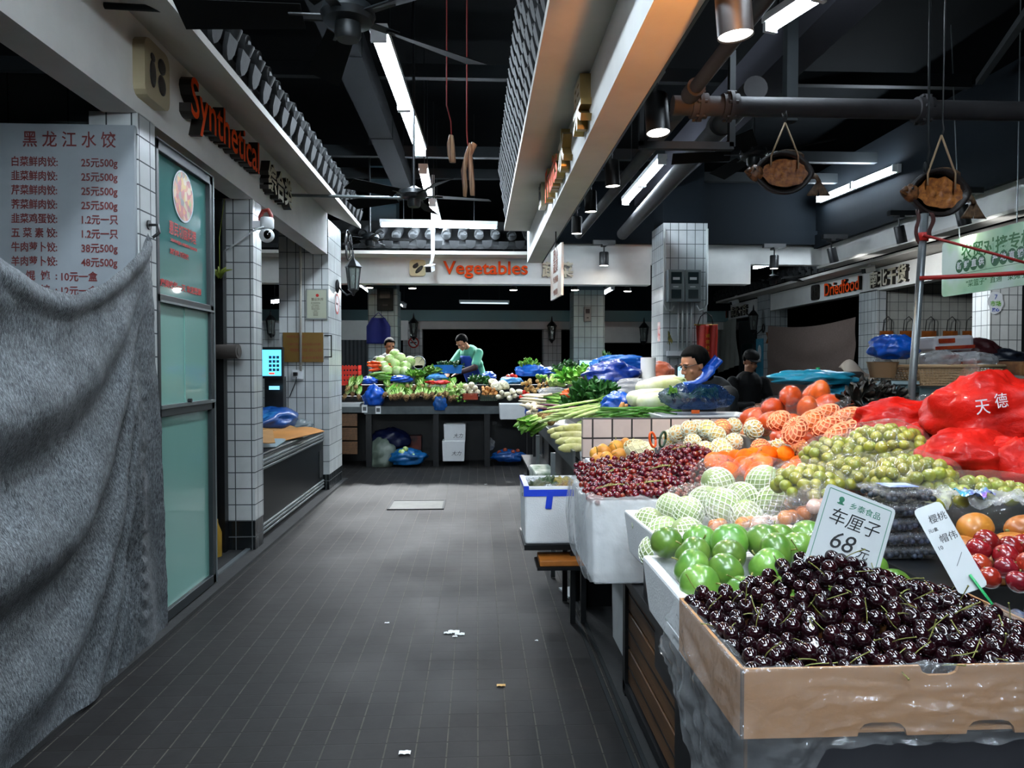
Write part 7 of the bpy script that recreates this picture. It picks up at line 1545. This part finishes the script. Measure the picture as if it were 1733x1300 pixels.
g = MB(); letters(g, '农贸对接专柜', bl(.18,.42), .17, .002, bold=.003, width=W*.72)
letters(g, '"菜篮子"  直通  "菜摊子"', bl(.2,-.68), .075, .002, width=W*.62); g.add([bl(a,b)@V((0,0,0)) for a, b in ((-.7,-.29),(.9,-.29),(.9,-.275),(-.7,-.275))], [(0,1,2,3)]); part(o, 'lettering', g, mat('board green print', '1f6b2c', .5), world=True)
g = MB(); g2 = MB()
for k, (u, ch) in enumerate(zip((-.58,-.42,-.26,-.10,.18,.34,.5,.66), '新鲜直供产地直销')):
    g.prism([(.062*cos(j*pi/9),.072*sin(j*pi/9)) for j in range(18)], .001, bl(u,.0)); letters(g2, ch, bl(u,.0) @ M.Translation(V((0,0,.0015))), .085, .001, bold=.002)
part(o, 'disc_print', g, mat('board green disc', '1f5c34', .5), world=True); part(o, 'white_print', g2, M_WHITE, world=True)
part(o, 'hanger', MB().cyl((bx,y0-.3,z1),(bx+.0,y0-.1,5.2),.006,6), M_ALU, world=True); part(o, 'hanger', MB().cyl((bx,y1+.3,z1),(bx,y1+.3,5.2),.006,6), M_ALU, world=True)
# ---- hanging board seen edge-on above the vegetables
hx = P(945,440,6.9).x; o = thing('hanging_board', 'narrow hanging board seen nearly edge-on in front of the vegetable sign', 'sign', P(942,500,6.9))
za, zb = P(948,412,6.9).z, P(940,508,7.1).z; yn, yf = 6.75, 7.35; xn, xf_ = P(950,450,6.75).x, P(932,450,7.35).x
vs = [V((xn,yn,zb+.06)),V((xf_,yf,zb)),V((xf_,yf,za-.06)),V((xn,yn,za))]; vs = [V((xn,yn,P(950,484,yn).z)),V((xf_,yf,P(932,509,yf).z)),V((xf_,yf,P(934,438,yf).z)),V((xn,yn,P(950,410,yn).z))]
zl = min(v.z for v in vs); zt_ = max(v.z for v in vs); nn = (vs[1]-vs[0]).cross(V((0,0,1))).normalized()*.02
g = MB().add([V((xn,yn,zl)),V((xf_,yf,zl)),V((xf_,yf,zt_)),V((xn,yn,zt_))]+[V((xn,yn,zl))+nn,V((xf_,yf,zl))+nn,V((xf_,yf,zt_))+nn,V((xn,yn,zt_))+nn], [(0,1,2,3),(7,6,5,4),(0,4,5,1),(1,5,6,2),(2,6,7,3),(3,7,4,0)]); part(o, 'panel', g, mat('white board with faded print', 'c9cbc6', .4, col2='a98f7c', vs=3), world=True)
TT = onto(V(((xn+xf_)/2,(yn+yf)/2,(zl+zt_)/2))-nn.normalized()*.004, V((xn-xf_,yn-yf,0)), (0,0,1)); g = MB()
for k, (tx, sz) in enumerate((('放心',.13),('蔬菜',.13),('今日价格',.07),('平价销售',.06))): letters(g, tx, TT @ M.Translation(V((0,.17-.12*k,.0))), sz, .002)
part(o, 'lettering', g, mat('brownish print', '7c4a35', .6), world=True); part(o, 'hanger', MB().cyl(((xn+xf_)/2,(yn+yf)/2,zt_),((xn+xf_)/2,(yn+yf)/2,4.5),.006,6), M_STEEL, world=True)
# ---- cctv
def cctv(label, c, aim, drop, m=M_WHITE):
    o = thing('security_camera', label, 'camera', c); d = V(aim).normalized(); q = d.to_track_quat('Y', 'Z').to_matrix().to_4x4(); g = MB().box((0,0,0),(.09,.22,.085)).box((0,.015,.052),(.11,.26,.012)); g.v = [q@p for p in g.v]; part(o, 'body', g, m, bevel=.01)
    g = MB().cyl((0,.11,0),(0,.118,0),.036,16).bb((-.04,.1105,-.038),(.04,.113,.038)); g.v = [q@p for p in g.v]; part(o, 'lens', g, M_BLACK, 40)
    part(o, 'arm', MB().tube([V((0,0,.05)),V((.03,0,.13)),V((.04,0,.22)),V((.04,0,drop))], [.022,.02,.03,.028], 12), m, True); return o
cctv('white bullet camera on a long white drop pole before the vegetable sign', P(728,455,10.9), (-.2,-1,-.25), 4.24-P(728,455,10.9).z)
cctv('white bullet camera by the dried-food shop sign', PX(1470,457,DX-.3), (-1,-.35,-.25), 3.16-PX(1470,457,DX-.3).z); cctv('small far camera before the next dried-food sign', PX(1243,512,DX-.3), (-1,-.3,-.3), 3.16-PX(1243,512,DX-.3).z)
# ---- brown curtain and shop fittings of the dried-food row
def bcurt(u, v):
    y = 12.95+u*4.0; zt = 2.33+.07*u-.10*sin(u*pi); z = zt+(.8-zt)*v; s = z-.5*((u-.45)*1.6)**2
    return (DX-.03-.05*(.5+.5*sin(s*11+.6*sin(u*5)))*min(1,v*2.5)*(1-abs(u-.5))-.012*fbm((y*2,z*2,1)), y, z)
solo('brown_curtain', MB().sheet(bcurt, 50, 60), mat('brown blanket cloth', '85736a', .9, var=.15, vs=30, bump=.15, bs=70), 'brown blanket hung in swags across the dried-food shop front', 'curtain', smooth=True)
solo('tarpaulin', MB().sheet(lambda u, v: PX(1212+36*u+4*v, 552-14*u+80*v+12*u*0, DX-.05)+V((-.06*abs(sin(u*13+v*3)),0,0)), 40, 16), mat('pale grey tarpaulin', 'a7aaa2', .6, var=.15, vs=3), 'pale pleated tarpaulin hung behind the person with glasses', 'tarpaulin', smooth=True)
struct('door_2', MB().bb((DX-.01,PX(1278,560,DX).y,0),(DX+.05,PX(1251,560,DX).y,2.6)), M_DALU)
q = PX(1262,590,DX-.02); struct('window_1', MB().bb((DX-.03,PX(1275,560,DX).y,.9),(DX-.012,PX(1256,560,DX).y,2.0)), mat('dark teal glass', '1c3034', .1))
lantern(V((DX-.28,PX(1275,545,DX-.28).y,PX(1275,545,DX-.28).z)), 'black lantern beside the glass door of the dried-food row', 1.2, V((-1,0,0)))
q = PX(1286,605,DX-.01); o = thing('wall_poster', 'blue vertical poster on the far pillar of the brown curtain shop', 'poster', q); part(o, 'sheet', MB().bb((-.012,-.22,-.55),(0,.22,.45)), mat('blue poster', '2f7f9c', .5, col2='4a9ab5', vs=4)); part(o, 'picture', MB().ell((-.013,0,.1),(.004,.12,.2),16,8), M_WHITE, True)
q = P(1310,572,16.98); o = thing('wall_plaque', 'orange-brown cut-out sign on the pillar left of the brown curtain', 'sign', q); part(o, 'plate', MB().prism([(-.2,-.13),(.16,-.13),(.12,0),(.16,.13),(-.2,.13),(-.16,0)], .02, onto(q, fx, (0,0,1))), mat('orange-brown sign', '7d4a1c', .5), world=True); g = MB(); letters(g, '腊味', onto(q+V((-.02,-.022,0)), fx, (0,0,1)), .14, .002); part(o, 'lettering', g, M_INK, world=True)
yy = 12.3
for i, (px, w) in enumerate(((1500,24),(1535,26),(1572,26),(1608,26),(1640,24))):
    q = P(px, 572, yy); o = thing('hook_card', 'orange price card under a row of wire hooks on the tiled shop wall', 'card', q, 0, 'hook cards on the tiled shop wall'); ww = w*yy/FPX
    part(o, 'card', MB().box((0,0,0),(ww,.006,.24)), mat('orange brown card', 'a35a1c', .6, col2='6d3a14', vs=6)); part(o, 'hook_wire', MB().tube([(-ww*.3,-.02,.12),(-ww*.28,-.04,.3),(0,-.05,.36),(ww*.28,-.04,.3),(ww*.3,-.02,.12)], .008, 6), M_BLACK, True)
q = P(1685,512,9.54); o = thing('wall_sticker', 'blue and green round sticker on the pillar under the green board', 'sticker', q); TS = onto(q, fx, (0,0,1)); part(o, 'sheet', MB().prism([((.11+.012*sin(k*5))*cos(k*pi/14),(.15+.012*sin(k*7))*sin(k*pi/14)) for k in range(28)], .002, TS), mat('white sticker', 'c9d0d6', .4), world=True)
g = MB(); letters(g, '7', TS @ M.Translation(V((0,.07,.003))), .09, .001); letters(g, '放心', TS @ M.Translation(V((0,-.1,.003))), .05, .001, bold=.002); part(o, 'blue_print', g, mat('blue print', '2b4aa5', .5), world=True); g = MB(); letters(g, '市场', TS @ M.Translation(V((0,-.02,.003))), .075, .001, bold=.002); part(o, 'green_print', g, mat('sticker green', '5a9a2c', .5), world=True)
# ================================================================== goods heaped behind the fruit
tb = (2.02, 4.44, 3.9, 5.4, .82)
o = thing('goods_table', 'cloth covered table behind the fruit stall carrying tubs, baskets and parcels', 'table', (2.9,4.8,0)); part(o, 'top', MB().bb((tb[0],tb[1],.78),(tb[2],tb[3],.82)), M_BLACK, world=True)
for x in (tb[0]+.05,tb[2]-.1):
    for y in (tb[1]+.05,tb[3]-.1): part(o, 'leg', MB().bb((x,y,0),(x+.05,y+.05,.78)), M_BLACK, world=True)
part(o, 'cloth', MB().sheet(lambda u, v: V((tb[0]+u*(tb[2]-tb[0])*.6, tb[1]-.02+.01*sin(u*30), .83-.4*v)), 40, 6), mat('teal cloth', '1d8fa8', .6, var=.2), True, world=True)
M_BIN = film('cloudy storage tub', 'a9c4c6', .45, .1, .7, .15, 12)
def tub(label, px0, px1, py0, py1, y, d, z=None, inside=None):
    a, b = P(px0,py1,y), P(px1,py0,y); w = b.x-a.x; h = b.z-a.z; o = thing('storage_tub', label, 'tub', ((a.x+b.x)/2,y+d/2,a.z))
    part(o, 'body', open_box(w,d,h,.006,.08,.006), M_BIN, bevel=.01); part(o, 'rim', MB().add(*(lambda g: (g.v,g.f))(open_box(w+.02,d+.02,.02,.014,0,.0).xf(M.Translation(V((0,0,h-.02)))))), mat('pale tub rim', '9fb3b5', .4)); return o, h
# stacked: dark crates, tubs, basket and parcels
solo('storage_crate', MB().bb((2.1,4.5,.82),(2.62,4.85,1.215)), mat('dark grey crate', '2f3638', .6), 'dark crate under the turquoise cloth heap', 'crate', bevel=.01)

solo('storage_crate', MB().bb((P(1484,690,4.4).x,4.4,.82),(P(1600,690,4.4).x,4.85,P(1484,690,4.4).z)), mat('dark grey crate', '2f3638', .6), 'dark grey crate under the cloudy tubs', 'crate', bevel=.01)
tub('cloudy tub of packets left of the steel pole', 1482, 1552, 645, 690, 4.4, .42); tub('cloudy tub just right of the steel pole', 1556, 1612, 650, 690, 4.42, .42)
solo('foil_packet', MB().sheet(lambda u, v: P(1500+30*u,655+30*v+10*abs(u-.5),4.36)+V((0,-.02*sin(u*pi),0)), 8, 8, thick=.01), mat('blue snack packet', '3f8fb0', .3, col2='b9d5d8', vs=9), 'blue triangular packet leaning on the cloudy tub', 'packet', smooth=True)
def basket(label, px0, px1, py0, py1, y, d, m):
    a, b = P(px0,py1,y), P(px1,py0,y); w = b.x-a.x; h = b.z-a.z; o = thing('basket', label, 'basket', ((a.x+b.x)/2,y+d/2,a.z)); k = .84
    def pt(s, t, z): 
        f = k+(1-k)*z; return V((s*w/2*f, t*d/2*f, z*h))
    part(o, 'rim', MB().tube([pt(-1,-1,1),pt(1,-1,1),pt(1,1,1),pt(-1,1,1),pt(-1,-1,1)], .012, 8), m, True); part(o, 'base', MB().bb((-w/2*k,-d/2*k,0),(w/2*k,d/2*k,.008)), m)
    for nm, e0, e1, n in (('front',(-1,-1),(1,-1),26),('back',(-1,1),(1,1),26),('end',(-1,-1),(-1,1),14),('end',(1,-1),(1,1),14)):
        g = MB()
        for j in range(n+1): t = j/n; s, q = e0[0]+(e1[0]-e0[0])*t, e0[1]+(e1[1]-e0[1])*t; g.bar(pt(s,q,0), pt(s,q,1), .007, .004)
        for z in (.0,.14,.28,.42,.56,.70,.82,.93): g.bar(pt(*e0,z), pt(*e1,z), .004, .009)
        part(o, nm+'_lattice', g, m)
    return o
basket('wide cream lattice basket right of the steel pole', 1553, 1700, 620, 652, 4.35, .5, mat('cream basket plastic', 'c2a27a', .5))
q0, q1 = P(1500,640,4.4), P(1548,612,4.4); o = thing('bowl', 'tan plastic bowl under the bright blue bag', 'bowl', ((q0.x+q1.x)/2,4.6,q0.z)); r_ = (q1.x-q0.x)*.56; part(o, 'shell', MB().lathe([(r_*.72,0),(r_*.95,q1.z-q0.z),(r_,q1.z-q0.z),(r_*.93,q1.z-q0.z-.005),(r_*.7,.01),(.001,.01)], 28), mat('tan bowl', '9c7a58', .5), 40)
bluebag('bright blue crumpled bag in the tan bowl left of the steel pole', 1512, 590, 4.55, (.13,.12,.085), 301, mat('vivid blue film', '0a63d8', .3, var=.25, vs=8, coat=.4, bump=.3, bs=20)); bluebag('clear tied bag left of the tan bowl', 1494, 624, 4.6, (.055,.06,.085), 302, M_FILMW)
def parcel(label, px, py, y, w, d, h, rz, m, ty=0, band=None):
    o = thing('parcel', label, 'parcel', P(px,py,y), rz); R = Euler((0,ty,0)).to_matrix()
    g = MB().box((0,0,h/2),(w,d,h)); g.v = [R@p for p in g.v]; part(o, 'pack', g, m, bevel=.02)
    if band: 
        g = MB().box((0,-d/2-.003,h*.22),(w*.98,.004,h*.22)).box((-w*.2,-d/2-.003,h*.68),(w*.4,.004,h*.3)); g.v = [R@p for p in g.v]; part(o, 'printed_band', g, band)
    return o
mw2 = mat('white wrapped pack', 'c3c3c6', .35, var=.12, vs=6, coat=.3, bump=.2, bs=18); ob = mat('orange printed band', 'b04a1c', .4, col2='8a1f1c', vs=22)
parcel('upper white wrapped pack with orange print by the steel pole', 1598, 594, 4.62, .27, .2, .095, .05, mw2, -.05, ob); parcel('lower white wrapped pack with orange print in the cream basket', 1606, 619, 4.62, .28, .22, .085, -.08, mw2, -.05, ob)
bluebag('clear crumpled bag in the cream basket', 1595, 608, 4.42, (.10,.08,.055), 303, M_FILMW); bluebag('clear crumpled bag at the far end of the cream basket', 1655, 610, 4.5, (.10,.09,.05), 304, M_FILMW)
bluebag('dark maroon bag behind the cream basket', 1652, 595, 5.0, (.14,.12,.08), 305, mat('maroon bag', '3a1216', .4, var=.3)); bluebag('dark navy parcel at the edge beyond the cream basket', 1698, 607, 4.9, (.14,.12,.06), 306, mat('navy parcel', '161c2a', .4, var=.3))
parcel('brown paper parcel at the edge beyond the cream basket', 1722, 640, 4.7, .2, .2, .11, .3, mat('brown red parcel', '5a3524', .6, col2='a3703f', vs=8)); bluebag('grey patterned bag at the edge above the biggest red bag', 1712, 655, 3.6, (.13,.1,.05), 307, mat('grey patterned bag', '4a5258', .4, col2='8a8368', vs=16))
solo('paper_sheet', MB().sheet(lambda u, v: P(1435+52*u, 622+26*v-6*sin(u*4), 4.7)+V((0,.12*(1-v),.03*sin(u*5+v*3))), 12, 8, thick=.003), mat('cream paper', 'cdbfae', .8), 'cream crumpled paper sheet left of the clear tied bag', 'paper', smooth=True)
parcel('dark open box of papers left of the cream sheet', 1420, 652, 4.75, .24, .2, .09, .2, mat('dark box', '22201f', .7)); solo('magazine', MB().box(P(1402,634,4.7),(.16,.12,.012),(.25,.12,.2)), mat('yellowish leaflet', 'a8a56a', .6, col2='4a5560', vs=9), 'yellowish leaflet on the dark open box', 'leaflet')
bluebag('teal plastic sheet heaped behind the orange melons', 1378, 640, 4.6, (.26,.14,.05), 308, mat('teal sheet', '1f94b0', .4, var=.3, coat=.3)); bluebag('turquoise cloth heap left of the cloudy tubs', 1450, 668, 4.62, (.21,.12,.07), 309, mat('turquoise cloth', '1688a5', .6, var=.25))
solo('plastic_bottle', MB().lathe([(.03,0),(.035,.01),(.035,.08),(.012,.11),(.012,.125),(.001,.125)], 14, M.Translation(P(1384,655,4.62))), mat('green cap bottle', '1f9a5c', .4), 'small green capped bottle behind the orange melons', 'bottle', smooth=40)
bluebag('clear bag with red sausages right of the steel pole', 1592, 690, 3.2, (.13,.1,.06), 310, M_FILM)
for k, (px, py) in enumerate(((1580,682),(1592,678),(1604,683),(1590,690),(1602,692))): put('sausage', longveg(.13,.013,.011,mat('dark red sausage','6a1714',.35,rand=.2),'sausage',.02,10) if k == 0 else bpy.data.meshes['sausage'], P(px,py,3.2), 'dark red sausage in the clear bag right of the steel pole', 'sausage', 'sausages by the pole', Euler((0,rnd(-.2,.2),rnd(-.4,.4))))
heapleaf('dark stringy seaweed behind the netted pink packs', P(1475,690,3.35), .22,.2,.05, mat('dark seaweed', '12140f', .5, var=.4), 40, .1)
# ================================================================== floor details
a, b = F(655,848), F(750,864); o = thing('floor_plate', 'pale metal access plate let into the floor of the aisle', 'floor plate', ((a.x+b.x)/2,(a.y+b.y)/2,0)); a2 = F(655,863); b2 = F(751,863); ya, yb = F(700,863).y, F(700,848).y; part(o, 'plate', MB().bb((a2.x,ya,.001),(b2.x,yb,.006)), mat('worn pale steel', '4b4e49', .6, .3, var=.35, vs=8), world=True)
g = MB(); 
for x0, x1, y0_, y1_ in ((a2.x,b2.x,ya,ya+.02),(a2.x,b2.x,yb-.02,yb),(a2.x,a2.x+.02,ya,yb),(b2.x-.02,b2.x,ya,yb)): g.bb((x0,y0_,.001),(x1,y1_,.009))
part(o, 'frame', g, M_STEEL, world=True)
for i, (px, py, s) in enumerate(((758,1072,.02),(768,1070,.028),(778,1074,.024),(770,1078,.012),(848,1161,.018),(908,1085,.008),(685,1275,.02),(822,780+40,.015),(655,1055,.012))):
    q = F(px,py); solo('litter_scrap', MB().sheet(lambda u, v: q+V(((u-.5)*s*2.2,(v-.5)*s*1.4,.003+.006*abs(noise.noise(V((u*4+i,v*4,i)))))), 6, 6), M_WHITE if i != 4 else mat('yellow peel', 'c9a15a', .6), 'scrap of pale litter on the aisle floor', 'litter', 'litter scraps on the aisle floor', smooth=True)
